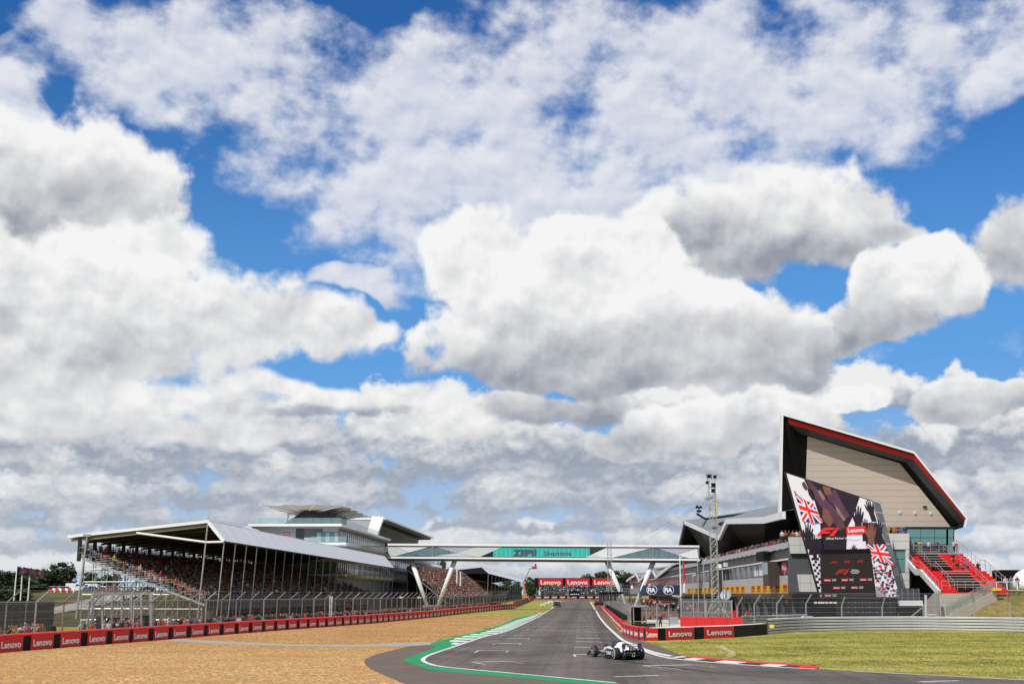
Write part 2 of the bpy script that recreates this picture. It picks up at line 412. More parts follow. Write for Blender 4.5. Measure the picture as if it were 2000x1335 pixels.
def place_text(s, centre, right, up, w, h, parent=None, name='lettering', proud=0.012, **kw):
    """lettering w wide and h high; right and up span the surface"""
    r_, u_ = V(right).normalized(), V(up).normalized(); n = r_.cross(u_).normalized(); u_ = n.cross(r_)
    c = V(centre) + n * proud
    M = Matrix(((r_.x * w, u_.x * h, n.x, c.x), (r_.y * w, u_.y * h, n.y, c.y), (r_.z * w, u_.z * h, n.z, c.z), (0, 0, 0, 1)))
    return obj(name, text_mesh(s, **kw), parent, M)
# ------------------------------------------------------------------ ground materials
def ground_mat(name, kind):
    m_ = bpy.data.materials.new(name); m_.use_nodes = True; nt = m_.node_tree; bs = nt.nodes['Principled BSDF']; b = NB(nt)
    P_ = b.n('ShaderNodeTexCoord').outputs['Object']; bs.inputs['Specular IOR Level'].default_value = 0.25
    h = None
    if kind == 'asphalt':
        x_, y_, _ = b.sep(P_)
        lane = b.m('SUBTRACT', x_, b.m('MULTIPLY', y_, 0.062))                       # across the straight
        n1 = b.noise(P_, 0.10, 5, 0.62); n2 = b.noise(b.xyz(lane, b.m('MULTIPLY', y_, 0.02), 0.0), 1.5, 5, 0.65); n3 = b.noise(P_, 26, 3, 0.7); n4 = b.noise(b.madd(P_, (0.35, 1.4, 1), (4, 2, 0)), 0.5, 5, 0.65)
        k = b.m('MULTIPLY_ADD', n1, 0.15, b.m('MULTIPLY_ADD', n2, 0.11, b.m('MULTIPLY_ADD', n3, 0.06, b.m('MULTIPLY_ADD', n4, 0.10, -0.128))))
        rub = b.m('MAXIMUM', b.ss(b.m('ABSOLUTE', b.m('SUBTRACT', lane, 1.6)), 1.7, 0.3, 0.0, 0.5), b.ss(b.m('ABSOLUTE', b.m('SUBTRACT', lane, -3.4)), 1.3, 0.2, 0.0, 0.3))
        k = b.m('MULTIPLY', k, b.m('SUBTRACT', 1.0, b.m('MULTIPLY', rub, b.ss(n2, 0.3, 0.6))))
        jn = b.ss(b.m('ABSOLUTE', b.m('SUBTRACT', b.m('FRACT', b.m('MULTIPLY', lane, 0.2)), 0.5)), 0.008, 0.004, 0.0, 0.3)
        k = b.m('MAXIMUM', b.m('MULTIPLY', k, b.m('SUBTRACT', 1.0, jn)), 0.02)
        c = b.mix(1.0, b.xyz(k, k, k), (1.50, 1.22, 1.04), 'MULTIPLY')
        bs.inputs['Roughness'].default_value = 0.78; h = n3; hs_, hd = 0.3, 0.01
    elif kind == 'runoff':
        n1 = b.noise(P_, 0.35, 5, 0.65); n3 = b.noise(P_, 24, 3, 0.7)
        c = b.mix(n1, (0.10, 0.075, 0.055), (0.21, 0.165, 0.125)); c = b.mix(b.m('MULTIPLY', n3, 0.35), c, (0.05, 0.045, 0.04))
        bs.inputs['Roughness'].default_value = 0.9; h = n3; hs_, hd = 0.3, 0.01
    elif kind == 'gravel':
        vo = b.n('ShaderNodeTexVoronoi', feature='F1'); b.put(vo.inputs['Vector'], P_); vo.inputs['Scale'].default_value = 7.5
        vo2 = b.n('ShaderNodeTexVoronoi', feature='F1'); b.put(vo2.inputs['Vector'], P_); vo2.inputs['Scale'].default_value = 2.6
        r_, g_, bb = b.sep(vo.outputs['Color'])
        c = b.mix(r_, (0.20, 0.08, 0.014), (0.72, 0.385, 0.12))
        c = b.mix(b.m('MULTIPLY', b.ss(g_, 0.76, 0.86), 0.85), c, (0.86, 0.66, 0.38)); c = b.mix(b.m('MULTIPLY', b.ss(bb, 0.80, 0.88), 0.8), c, (0.09, 0.045, 0.018))
        n1 = b.noise(P_, 0.10, 5, 0.62); n2 = b.noise(P_, 1.1, 4, 0.6); n5 = b.noise(b.madd(P_, (0.10, 0.9, 1), (0, 0, 0)), 1.0, 3, 0.55)
        x_, y_, _ = b.sep(P_)
        c = b.mix(b.m('MULTIPLY', b.ss(n1, 0.40, 0.62), 0.5), c, (0.40, 0.17, 0.035)); c = b.mix(b.m('MULTIPLY', b.ss(n2, 0.5, 0.72), 0.4), c, (0.70, 0.42, 0.15))
        c = b.mix(b.m('MULTIPLY', b.ss(n5, 0.52, 0.64), 0.35), c, (0.26, 0.12, 0.03))
        c = b.mix(b.ss(y_, 74.0, 112.0, 0.22, 0.0), c, (0.72, 0.48, 0.20))         # view-angle paling painted into the colour: lighter towards the camera
        bs.inputs['Roughness'].default_value = 0.95
        rake = b.m('SINE', b.m('MULTIPLY', b.m('ADD', b.m('MULTIPLY_ADD', x_, 0.35, y_), b.m('MULTIPLY', n1, 6.0)), 5.0))
        h = b.m('SUBTRACT', b.m('MULTIPLY_ADD', rake, 0.25, b.m('MULTIPLY', n2, 1.6)), b.m('MULTIPLY_ADD', vo.outputs['Distance'], 1.0, b.m('MULTIPLY', vo2.outputs['Distance'], 0.8))); hs_, hd = 1.0, 0.09
    elif kind in ('grass', 'dry_grass', 'rough_grass'):
        n1 = b.noise(P_, 0.16, 5, 0.6); n2 = b.noise(b.madd(P_, (1.0, 0.25, 1), (0, 0, 0)), 0.9, 5, 0.65); n3 = b.noise(b.madd(P_, (6.0, 1.1, 1.0), (0, 0, 0)), 1.0, 5, 0.72)
        x_, y_, _ = b.sep(P_)
        if kind == 'grass': lo, mid, hi = (0.075, 0.095, 0.012), (0.26, 0.245, 0.032), (0.46, 0.385, 0.09)
        elif kind == 'rough_grass': lo, mid, hi = (0.03, 0.036, 0.008), (0.075, 0.075, 0.018), (0.14, 0.115, 0.04)
        else: lo, mid, hi = (0.085, 0.07, 0.012), (0.22, 0.155, 0.03), (0.36, 0.25, 0.08)
        f = b.m('ADD', b.m('MULTIPLY', n1, 0.6), b.m('MULTIPLY', n2, 0.55))
        c = b.mix(b.ss(f, 0.40, 0.66), mid, hi); c = b.mix(b.ss(f, 0.62, 0.38, 0.0, 0.85), c, (0.135, 0.155, 0.02) if kind != 'rough_grass' else (0.05, 0.06, 0.012))
        mow = b.m('SINE', b.m('MULTIPLY', b.m('MULTIPLY_ADD', n1, 9.0, b.m('MULTIPLY_ADD', x_, -0.22, y_)), 0.62))
        c = b.mix(b.ss(mow, -0.3, 0.6, 0.0, 0.33), c, lo); c = b.mix(b.ss(n3, 0.42, 0.66, 0.0, 0.5), c, lo)
        bs.inputs['Roughness'].default_value = 0.95; h = n3; hs_, hd = 0.9, 0.08
    elif kind == 'kerbpaint':
        c = (1, 1, 1, 1)
    elif kind == 'greenpaint':
        n1 = b.noise(P_, 0.6, 5, 0.65); n3 = b.noise(P_, 14, 3, 0.7)
        c = b.mix(n1, (0.006, 0.20, 0.062), (0.012, 0.32, 0.105)); c = b.mix(b.ss(n3, 0.55, 0.8, 0.0, 0.5), c, (0.02, 0.12, 0.05)); bs.inputs['Roughness'].default_value = 0.7; h = n3; hs_, hd = 0.2, 0.01
    elif kind == 'concrete_road':
        n1 = b.noise(P_, 0.5, 5, 0.65); c = b.mix(n1, (0.26, 0.235, 0.20), (0.42, 0.40, 0.36)); bs.inputs['Roughness'].default_value = 0.9
    elif kind == 'linepaint':
        n1 = b.noise(P_, 3.0, 5, 0.7); n2 = b.noise(P_, 0.3, 3, 0.6)
        c = b.mix(b.ss(b.m('ADD', n1, b.m('MULTIPLY', n2, 0.5)), 0.66, 1.0), (0.74, 0.73, 0.71), (0.34, 0.31, 0.28)); bs.inputs['Roughness'].default_value = 0.7
    elif kind == 'worn_line':
        n1 = b.noise(P_, 2.0, 5, 0.7); c = b.mix(b.ss(n1, 0.36, 0.6), (0.58, 0.57, 0.55), (0.20, 0.18, 0.16)); bs.inputs['Roughness'].default_value = 0.7
    elif kind == 'orange_line':
        n1 = b.noise(P_, 2.0, 5, 0.7); c = b.mix(b.ss(n1, 0.4, 0.7), (0.45, 0.20, 0.09), (0.18, 0.12, 0.08)); bs.inputs['Roughness'].default_value = 0.7
    b.put(bs.inputs['Base Color'], c)
    if h is not None:
        bn = b.n('ShaderNodeBump'); bn.inputs['Strength'].default_value = hs_; bn.inputs['Distance'].default_value = hd
        b.put(bn.inputs['Height'], h); nt.links.new(bn.outputs[0], bs.inputs['Normal'])
    return m_
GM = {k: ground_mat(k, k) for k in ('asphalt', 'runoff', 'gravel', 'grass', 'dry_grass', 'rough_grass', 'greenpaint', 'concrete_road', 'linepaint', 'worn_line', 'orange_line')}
def smooth_path(pts, n=6, closed=False):
    """Catmull-Rom through 2D/3D points"""
    P_ = [V(p) for p in pts]; out = []
    N = len(P_)
    for i in range(N if closed else N - 1):
        p0, p1, p2, p3 = (P_[(i - 1) % N] if closed or i else P_[0]), P_[i], P_[(i + 1) % N], (P_[(i + 2) % N] if closed or i + 2 < N else P_[-1])
        for k in range(n):
            t = k / n
            out.append(0.5 * ((2 * p1) + (p2 - p0) * t + (2 * p0 - 5 * p1 + 4 * p2 - p3) * t * t + (3 * p1 - p0 - 3 * p2 + p3) * t ** 3))
    if not closed: out.append(P_[-1])
    return out
def lay(name, pts, material, lift, parent=None, kind='structure'):
    """flat sheet over the ground: outline (x, y), cut where the ground starts to rise"""
    bm = bmesh.new(); vs_ = [bm.verts.new((p[0], p[1], 0)) for p in pts]; bm.faces.new(vs_)
    bmesh.ops.triangulate(bm, faces=bm.faces[:])
    for yy in (220, 620): bmesh.ops.bisect_plane(bm, geom=bm.verts[:] + bm.edges[:] + bm.faces[:], plane_co=(0, yy, 0), plane_no=(0, 1, 0))
    for v_ in bm.verts: v_.co.z = gz(v_.co.y) + lift
    bmesh.ops.recalc_face_normals(bm, faces=bm.faces)
    for f_ in bm.faces:
        if f_.normal.z < 0: f_.normal_flip()
    me = bpy.data.meshes.new(name); bm.to_mesh(me); bm.free(); me.materials.append(material)
    o = obj(name, me, parent)
    if kind and parent is None: o['kind'] = kind
    return o
def strip(name, path, w0, w1, material, lift, parent=None, kind='structure'):
    """band along a ground path between two offsets (left of travel is positive)"""
    mb = MB(); L, Rr = [], []
    P_ = [V((p[0], p[1])) for p in path]
    for i, p in enumerate(P_):
        t = (P_[min(i + 1, len(P_) - 1)] - P_[max(i - 1, 0)]).normalized(); n = V((-t.y, t.x))
        for S_, w in ((L, w0), (Rr, w1)):
            q = p + n * (w(i / (len(P_) - 1)) if callable(w) else w); S_.append((q.x, q.y, gz(q.y) + lift))
    for i in range(len(L) - 1): mb.face([Rr[i], Rr[i + 1], L[i + 1], L[i]])
    o = mb.build(name, material, parent, fix=False)
    if kind and parent is None: o['kind'] = kind
    return o
def gpts(pix, n=5, smooth=True):
    q = [G(*p) for p in pix]; return smooth_path(q, n) if smooth else q
# ------------------------------------------------------------------ the ground
lay('ground', [(-1500, -60), (1500, -60), (1500, 220), (1500, 620), (1500, 3000), (-1500, 3000), (-1500, 620), (-1500, 220)], GM['grass'], 0.0)
bmx = MB()
left_edge = gpts([(1203, 1333), (1000, 1314), (900, 1305), (856, 1300), (834, 1294), (826, 1287.5), (834, 1281), (850, 1274.5), (908, 1255), (950, 1241.5), (999, 1228), (1059, 1199), (1080, 1186), (1096, 1174)])
right_edge = gpts([(1153, 1175), (1165, 1194), (1181, 1217), (1204, 1239), (1221, 1252), (1262, 1271.5), (1300, 1283), (1345, 1289), (1480, 1299.5), (1592, 1306), (1800, 1317), (2000, 1327), (2200, 1335)])
near_right = [V((40, 54, 0)), V((46, 38, 0)), V((30, 30, 0)), V((10, 46, 0))]
ab = [V((11, 520, 0)), V((45, 520, 0))]
track = lay('track', [*left_edge, V((21, 470, 0)), *ab, V((28, 460, 0)), *right_edge, *near_right], GM['asphalt'], 0.012)
# far bend at the end of the straight
lay('far_bend', gpts([(1040, 1171.5), (1170, 1171.5), (1175, 1168.5), (1036, 1168.5)], smooth=False), GM['asphalt'], 0.008)
# gravel trap on the left, its service road, the worn run-off and the green painted band
gravel_pix = [(-420, 1268), (0, 1268), (250, 1250), (540, 1229), (700, 1218), (800, 1208), (890, 1203.5), (1000, 1203), (1019, 1204), (960, 1222), (905, 1236), (862, 1245), (848, 1256), (800, 1265), (745, 1276), (712, 1290), (722, 1305), (780, 1325), (850, 1352), (900, 1390), (-700, 1390)]
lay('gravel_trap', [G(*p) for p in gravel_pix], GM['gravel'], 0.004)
lay('service_road', [G(*p) for p in [(345, 1246.5), (430, 1251.5), (560, 1257), (700, 1258), (790, 1254.5), (850, 1252), (862, 1257), (800, 1260.5), (700, 1262.5), (560, 1261), (420, 1256), (318, 1250)]], GM['concrete_road'], 0.009)
lay('run_off', [G(*p) for p in [(850, 1254), (800, 1261), (762, 1270), (735, 1277), (715, 1285), (711, 1291), (716, 1299), (735, 1311), (765, 1324), (800, 1338), (860, 1362), (1200, 1390), (1400, 1390), (1150, 1330), (900, 1309), (830, 1299), (822, 1285), (870, 1268)]], GM['runoff'], 0.008)
band = [G(*p) for p in [(1205, 1342), (1020, 1323), (860, 1309), (812, 1297.5), (789, 1287.5), (806, 1280), (850, 1263.5), (842, 1257.5), (850, 1252.5), (912, 1237.5), (980, 1219), (1012, 1204.5), (1060, 1198.5)]]
lay('green_band', [*smooth_path(band, 3), *[p for p in reversed(left_edge) if p.y < 242]], GM['greenpaint'], 0.010)
def lw(t): return 0.16
strip('track_line', left_edge, 0.13, -0.13, GM['linepaint'], 0.018)
strip('track_line', right_edge[:48], 0.16, -0.16, GM['linepaint'], 0.018)
strip('track_line', right_edge[45:], 0.11, -0.11, GM['linepaint'], 0.018)
# worn verge between the pit wall and the track
lay('pit_verge', [*[G(*p) for p in [(1157, 1175), (1163, 1181), (1188, 1204), (1213, 1237), (1258, 1252), (1290, 1262), (1330, 1279)]], *[G(*p) for p in [(1300, 1281.5), (1262, 1270), (1222, 1250), (1205, 1237), (1182, 1215.5), (1166, 1193)]]], GM['runoff'], 0.007)
# kerb on the inside of the corner: red outside, black and white towards the track
kpath = gpts([(1262, 1271.5), (1300, 1281), (1345, 1287.5), (1480, 1298.5), (1592, 1305)], 10)
strip('worn_kerb', gpts([(1222, 1250.5), (1262, 1270), (1302, 1281), (1330, 1285)], 6), lambda t: 0.05 + 0.9 * t, 0.0, GM['linepaint'], 0.022)
kr = bpy.data.objects.new('kerb', None); COL.objects.link(kr); kr['kind'] = 'structure'
def kerb_block(p, q, o0, o1, z0, z1, material, name):
    t = (q - p).normalized(); n = V((-t.y, t.x, 0))
    if n.y < 0: n = -n
    MB().hexa([p + n * o0, q + n * o0, q + n * o1, p + n * o1, p + n * o0 + V((0, 0, z0)), q + n * o0 + V((0, 0, z0)), q + n * o1 + V((0, 0, z1)), p + n * o1 + V((0, 0, z1))]).build(name, material, kr)
WK = mat('white_kerb', (0.66, 0.65, 0.63), 0.7, var=0.2, scale=2); BK = mat('black_kerb', (0.03, 0.03, 0.032), 0.7, var=0.2); RK = mat('red_kerb', (0.62, 0.035, 0.016), 0.65, var=0.2, scale=2)
for i in range(10, 40):
    p, q = kpath[i], kpath[i + 1]
    if i < 36: kerb_block(p, q, 0.15, 0.85, 0.02, 0.07, WK if (i // 3) % 2 == 0 else BK, 'kerb_block')
    if i >= 12: kerb_block(p, q, 0.86 if i < 36 else 0.2, 0.86 + min(0.85, 0.25 * (i - 11)) if i < 36 else 0.2 + 0.16 * (40 - i), 0.07, 0.10, RK, 'kerb_block')
# teeth of the exit kerb on the left
ek = bpy.data.objects.new('exit_kerb', None); COL.objects.link(ek); ek['kind'] = 'structure'
edge = [p for p in left_edge if 96 < p.y < 244]
EP = smooth_path([edge[0], *edge[1::3], edge[-1]], 10)
acc, nxt = 0.0, 0.0
for p, q in zip(EP[:-1], EP[1:]):
    seg = (q - p).length
    while nxt < acc + seg:
        c = p.lerp(q, (nxt - acc) / seg); t = (q - p).normalized(); n = V((-t.y, t.x, 0)); n = n if n.x < 0 else -n
        ln = 1.8 * min(1.0, 0.35 + nxt / 12.0) * (1.0 if c.y < 190 else max(0.35, 1 - (c.y - 190) / 70)); wd = 2.3
        a = c + n * 0.16
        zz = gz(c.y)
        MB().hexa([a + V((0, 0, zz + 0.012)), a + t * wd + V((0, 0, zz + 0.012)), a + t * (wd + 0.9) + n * ln + V((0, 0, zz + 0.012)), a + t * 0.9 + n * ln + V((0, 0, zz + 0.012)),
                   a + V((0, 0, zz + 0.03)), a + t * wd + V((0, 0, zz + 0.03)), a + t * (wd + 0.9) + n * ln + V((0, 0, zz + 0.075)), a + t * 0.9 + n * ln + V((0, 0, zz + 0.075))]).build('kerb_tooth', WK, ek)
        nxt += 5.6
    acc += seg
# grid boxes: front line with short returns towards the camera, orange extension line
def mark(pa, pb, w, material, name='grid_line', lift=0.016):
    a, c = G(*pa), G(*pb); d = (c - a).normalized(); n = V((-d.y, d.x, 0)) * (w / 2)
    pts = [a - n, c - n, c + n, a + n]
    lay(name, pts, material, lift, parent=track, kind=None)
LP_, WL, OL = GM['linepaint'], GM['worn_line'], GM['orange_line']
left_boxes = [  # (left return end), left corner, right corner, right return end, end of the orange line
    ((886 + 62, 1297), (922, 1292.5), (996, 1290.5), (1022, 1295.5), (1047, 1289.5)),
    ((927, 1273.5), (935, 1269.7), (994, 1269.7), (988, 1273.5), (1035, 1269.5)),
    ((963, 1258), (968, 1255.5), (1017, 1256), (1013, 1258.5), (1050, 1256.2)),
    ((987, 1247.5), (992, 1246), (1034, 1246.5), (1031, 1248), (1062, 1246.8)),
    ((1005, 1240.5), (1008, 1239), (1048, 1239.6), (1046, 1240.8), (1074, 1239.7)),
    ((1018, 1234.8), (1021, 1233.5), (1059, 1234), (1057, 1235), (1082, 1234.1)),
    ((1030, 1228.3), (1033, 1227), (1066, 1227.4), (1064, 1228.4), (1090, 1227.6)),
    ((1039, 1223.6), (1042, 1222.4), (1073, 1222.7), (1071, 1223.6), (1095, 1222.9)),
    ((1047, 1218.6), (1049, 1217.6), (1079, 1217.9), (1077.5, 1218.8), (1098, 1218)),
    ((1054, 1214.9), (1056, 1214), (1083, 1214.2), (1082, 1215), (1102, 1214.3)),
    ((1060, 1211.2), (1062, 1210.4), (1086, 1210.6), (1085, 1211.3), (1105, 1210.7)),
    ((1066, 1207.8), (1067, 1207.1), (1090, 1207.3), (1089, 1207.9), (1108, 1207.4)),
    ((1074, 1202.6), (1075, 1202), (1097, 1202.1), (1096, 1202.7), (1112, 1202.2)),
    ((1079, 1199.7), (1080, 1199.2), (1100, 1199.3), (1099.5, 1199.8), (1115, 1199.4))]
right_boxes = [
    ((1330, 1306.5), (1255, 1299.5), (1352, 1297.5), (1401, 1303.5), (1380, 1296.6)),
    ((1124, 1281.5), (1121, 1277.8), (1150, 1277.2), (1168, 1277), (1172, 1277)),
    ((1124, 1264.5), (1125, 1262.8), (1164, 1263.6), (1166, 1264.8), (1190, 1263.8)),
    ((1125.5, 1253.6), (1126, 1252), (1172, 1253), (1174, 1254.4), (1198, 1253.2)),
    ((1126.5, 1246.4), (1127, 1245.2), (1168, 1246), (1170, 1247.2), (1194, 1246.2)),
    ((1127, 1240.4), (1127.5, 1239.3), (1165, 1240), (1166.5, 1241), (1190, 1240.2)),
    ((1127.5, 1234.2), (1128, 1233.2), (1162, 1233.8), (1163.5, 1234.7), (1186, 1234)),
    ((1128, 1228.2), (1128.4, 1227.2), (1159, 1227.7), (1160.5, 1228.6), (1182, 1227.9)),
    ((1128.6, 1223), (1129, 1222.1), (1156.5, 1222.5), (1158, 1223.3), (1179, 1222.7)),
    ((1129, 1217.8), (1129.5, 1217), (1155, 1217.3), (1156, 1218), (1176, 1217.5)),
    ((1129.5, 1212.2), (1130, 1211.4), (1153.5, 1211.7), (1154.4, 1212.3), (1173, 1211.8)),
    ((1130, 1208), (1130.5, 1207.3), (1152, 1207.5), (1153, 1208.1), (1170, 1207.6)),
    ((1130.5, 1203), (1131, 1202.4), (1150.5, 1202.6), (1151.3, 1203.1), (1168, 1202.7))]
for bx in left_boxes + right_boxes:
    far_ = G(*bx[1]).y; w = 0.30 if far_ < 90 else 0.42
    mark(bx[1], bx[2], w, LP_ if far_ < 120 else WL); mark(bx[0], bx[1], 0.12, LP_ if far_ < 95 else WL); mark(bx[3], bx[2], 0.12, WL); mark(bx[2], bx[4], w * 0.8, OL, lift=0.014)
mark((1200, 1321), (1285, 1318.5), 0.25, LP_); mark((1285, 1318.5), (1310, 1319), 0.12, WL)
mark((1794, 1331), (1873, 1328.5), 0.25, LP_); mark((1794, 1331), (1830, 1333), 0.12, WL)
mark((1000, 1228.8), (1195, 1232.6), 0.5, WL, 'timing_line')
# patched repairs and skid marks on the asphalt
SKID = mat('skid_mark', (0.028, 0.025, 0.024), 0.85, var=0.3, scale=1.5)
for pa, pb, w in [((1090, 1284), (1128, 1283.5), 0.25), ((888, 1282), (960, 1280), 0.10), ((1280, 1310), (1330, 1309.6), 0.3), ((1350, 1312), (1376, 1311.7), 0.25), ((905, 1299), (935, 1292), 0.08), ((1075, 1255), (1095, 1250), 0.09), ((1088, 1250), (1096, 1257), 0.09),
                  ((1000, 1262), (1120, 1268), 0.07), ((1030, 1298), (1180, 1305), 0.07), ((1300, 1292), (1420, 1309), 0.07), ((1052, 1276), (1062, 1275.8), 0.3), ((1130, 1291), (1145, 1290.7), 0.25), ((1850, 1326), (1920, 1327), 0.2)]:
    mark(pa, pb, w, SKID, 'skid_mark', 0.0145)
# rubber laid down through the corner
for k, off_ in enumerate((0.0, 1.55, 3.4, 5.0, -1.5)):
    pth = smooth_path([p + V((off_ * 0.3, -off_ * 0.9, 0)) for p in [G(1950, 1345), G(1640, 1326), G(1400, 1311), G(1270, 1298), G(1190 - 8 * k, 1284), G(1140 - 10 * k, 1268)]], 8)
    strip('skid_mark', pth, lambda t: 0.16 * (1 - t) + 0.01, lambda t: -0.16 * (1 - t) - 0.01, mat('rubber_streak', (0.085, 0.072, 0.062), 0.75, var=0.6, scale=1.2), 0.0142, parent=track)
WEAR = mat('bare_earth', (0.46, 0.36, 0.22), 0.95, var=0.25, scale=1.2)
lay('bare_patch', [p for p in smooth_path([G(*q) for q in [(1397, 1262), (1410, 1259.5), (1421, 1265), (1433, 1270.5), (1437, 1277), (1425, 1283), (1419, 1279), (1426, 1273), (1414, 1268), (1404, 1264)]], 4, True)], WEAR, 0.004)
lay('pit_lane', [(20.5, 152), (31, 149), (44, 150.5), (62, 166), (62, 200), (60, 540), (31, 540), (30.0, 420), (26.5, 360), (22.5, 300), (19.5, 230), (18.6, 190)], ground_mat('pit_asphalt', 'runoff'), 0.006)
# short tufts standing on the right-hand grass
def tufts(name, label, poly, n, seed, h0, h1):
    rnd = np.random.RandomState(seed); xs, ys = [p[0] for p in poly], [p[1] for p in poly]; VV, FF, MM = [], [], []
    def inside(x, y):
        c = False
        for (x0, y0), (x1, y1) in zip(poly, poly[1:] + poly[:1]):
            if (y0 > y) != (y1 > y) and x < (x1 - x0) * (y - y0) / (y1 - y0) + x0: c = not c
        return c
    while len(FF) < n:
        x, y = rnd.uniform(min(xs), max(xs)), rnd.uniform(min(ys), max(ys))
        if not inside(x, y): continue
        a = rnd.uniform(0, math.pi); w = rnd.uniform(0.015, 0.045); h = rnd.uniform(h0, h1); dx, dy = math.cos(a) * w, math.sin(a) * w; lx, ly = rnd.uniform(-0.05, 0.05, 2); i = len(VV)
        VV += [(x - dx, y - dy, 0), (x + dx, y + dy, 0), (x + dx * 0.4 + lx, y + dy * 0.4 + ly, h), (x - dx * 0.6 + lx, y - dy * 0.6 + ly, h * 0.8)]; FF.append((i, i + 1, i + 2, i + 3)); MM.append(rnd.choice(3, p=(0.45, 0.3, 0.25)))
    me = bpy.data.meshes.new(name); me.from_pydata(VV, [], FF)
    for m_ in (mat('tuft_olive', (0.25, 0.24, 0.034), 0.9, var=0.3, scale=0.3), mat('tuft_green', (0.16, 0.175, 0.024), 0.9, var=0.3, scale=0.3), mat('tuft_straw', (0.46, 0.37, 0.09), 0.9, var=0.3, scale=0.3)): me.materials.append(m_)
    me.polygons.foreach_set('material_index', MM); me.update(); tag(obj(name, me), label, 'grass', kind='stuff')
tufts('grass_tufts', 'short dry tufts of grass between the kerb and the guard rail', [(p.x, p.y) for p in [G(*q) for q in [(1300, 1252), (1433, 1247), (1500, 1241), (1600, 1235), (1750, 1232), (2010, 1236), (2010, 1324), (1800, 1312), (1600, 1302), (1480, 1294), (1345, 1282), (1310, 1274)]]], 45000, 3, 0.01, 0.035)
# ------------------------------------------------------------------ people
CLOTH = {'orange': (0.75, 0.16, 0.03), 'red': (0.50, 0.025, 0.03), 'white': (0.72, 0.72, 0.70), 'black': (0.02, 0.02, 0.024), 'navy': (0.025, 0.035, 0.10), 'grey': (0.22, 0.22, 0.23),
         'pink': (0.60, 0.16, 0.22), 'teal': (0.05, 0.26, 0.27), 'yellow': (0.70, 0.55, 0.06), 'blue': (0.08, 0.22, 0.50), 'green': (0.06, 0.20, 0.07), 'beige': (0.42, 0.34, 0.24), 'hi-vis yellow': (0.70, 0.75, 0.05)}
CM = {k: mat('cloth_' + k.replace('-', '_').replace(' ', '_'), tuple(q * 0.72 for q in v), 0.8, var=0.15, scale=6) for k, v in CLOTH.items()}
SKIN = [mat('skin_light', (0.33, 0.18, 0.12), 0.6, var=0.1), mat('skin_tan', (0.36, 0.19, 0.12), 0.6, var=0.1), mat('skin_brown', (0.16, 0.08, 0.05), 0.6, var=0.1)]
HAIR = [mat('hair_dark', (0.025, 0.017, 0.012), 0.7), mat('hair_brown', (0.09, 0.05, 0.025), 0.7), mat('hair_fair', (0.30, 0.20, 0.09), 0.7)]
SHOE = mat('shoe', (0.05, 0.05, 0.05), 0.7)
def skin_figure(chains, radii, sub=1):
    """one continuous body grown over a skeleton: chains of joint names, joint -> (position, radius)"""
    names = list(radii); idx = {n: i for i, n in enumerate(names)}
    edges = []
    for ch in chains: edges += [(idx[a], idx[c]) for a, c in zip(ch[:-1], ch[1:])]
    me = bpy.data.meshes.new('figure'); me.from_pydata([radii[n][0] for n in names], edges, [])
    o = bpy.data.objects.new('figure', me); COL.objects.link(o)
    o.modifiers.new('skin', 'SKIN'); 
    for i, n in enumerate(names):
        r_ = radii[n][1]; r_ = (r_, r_) if not isinstance(r_, tuple) else r_
        me.skin_vertices[0].data[i].radius = r_; me.skin_vertices[0].data[i].use_root = (n == 'pelvis')
    if sub: m_ = o.modifiers.new('sub', 'SUBSURF'); m_.levels = sub; m_.render_levels = sub
    dg = bpy.context.evaluated_depsgraph_get(); out = bpy.data.meshes.new_from_object(o.evaluated_get(dg))
    bpy.data.objects.remove(o); bpy.data.meshes.remove(me); return out
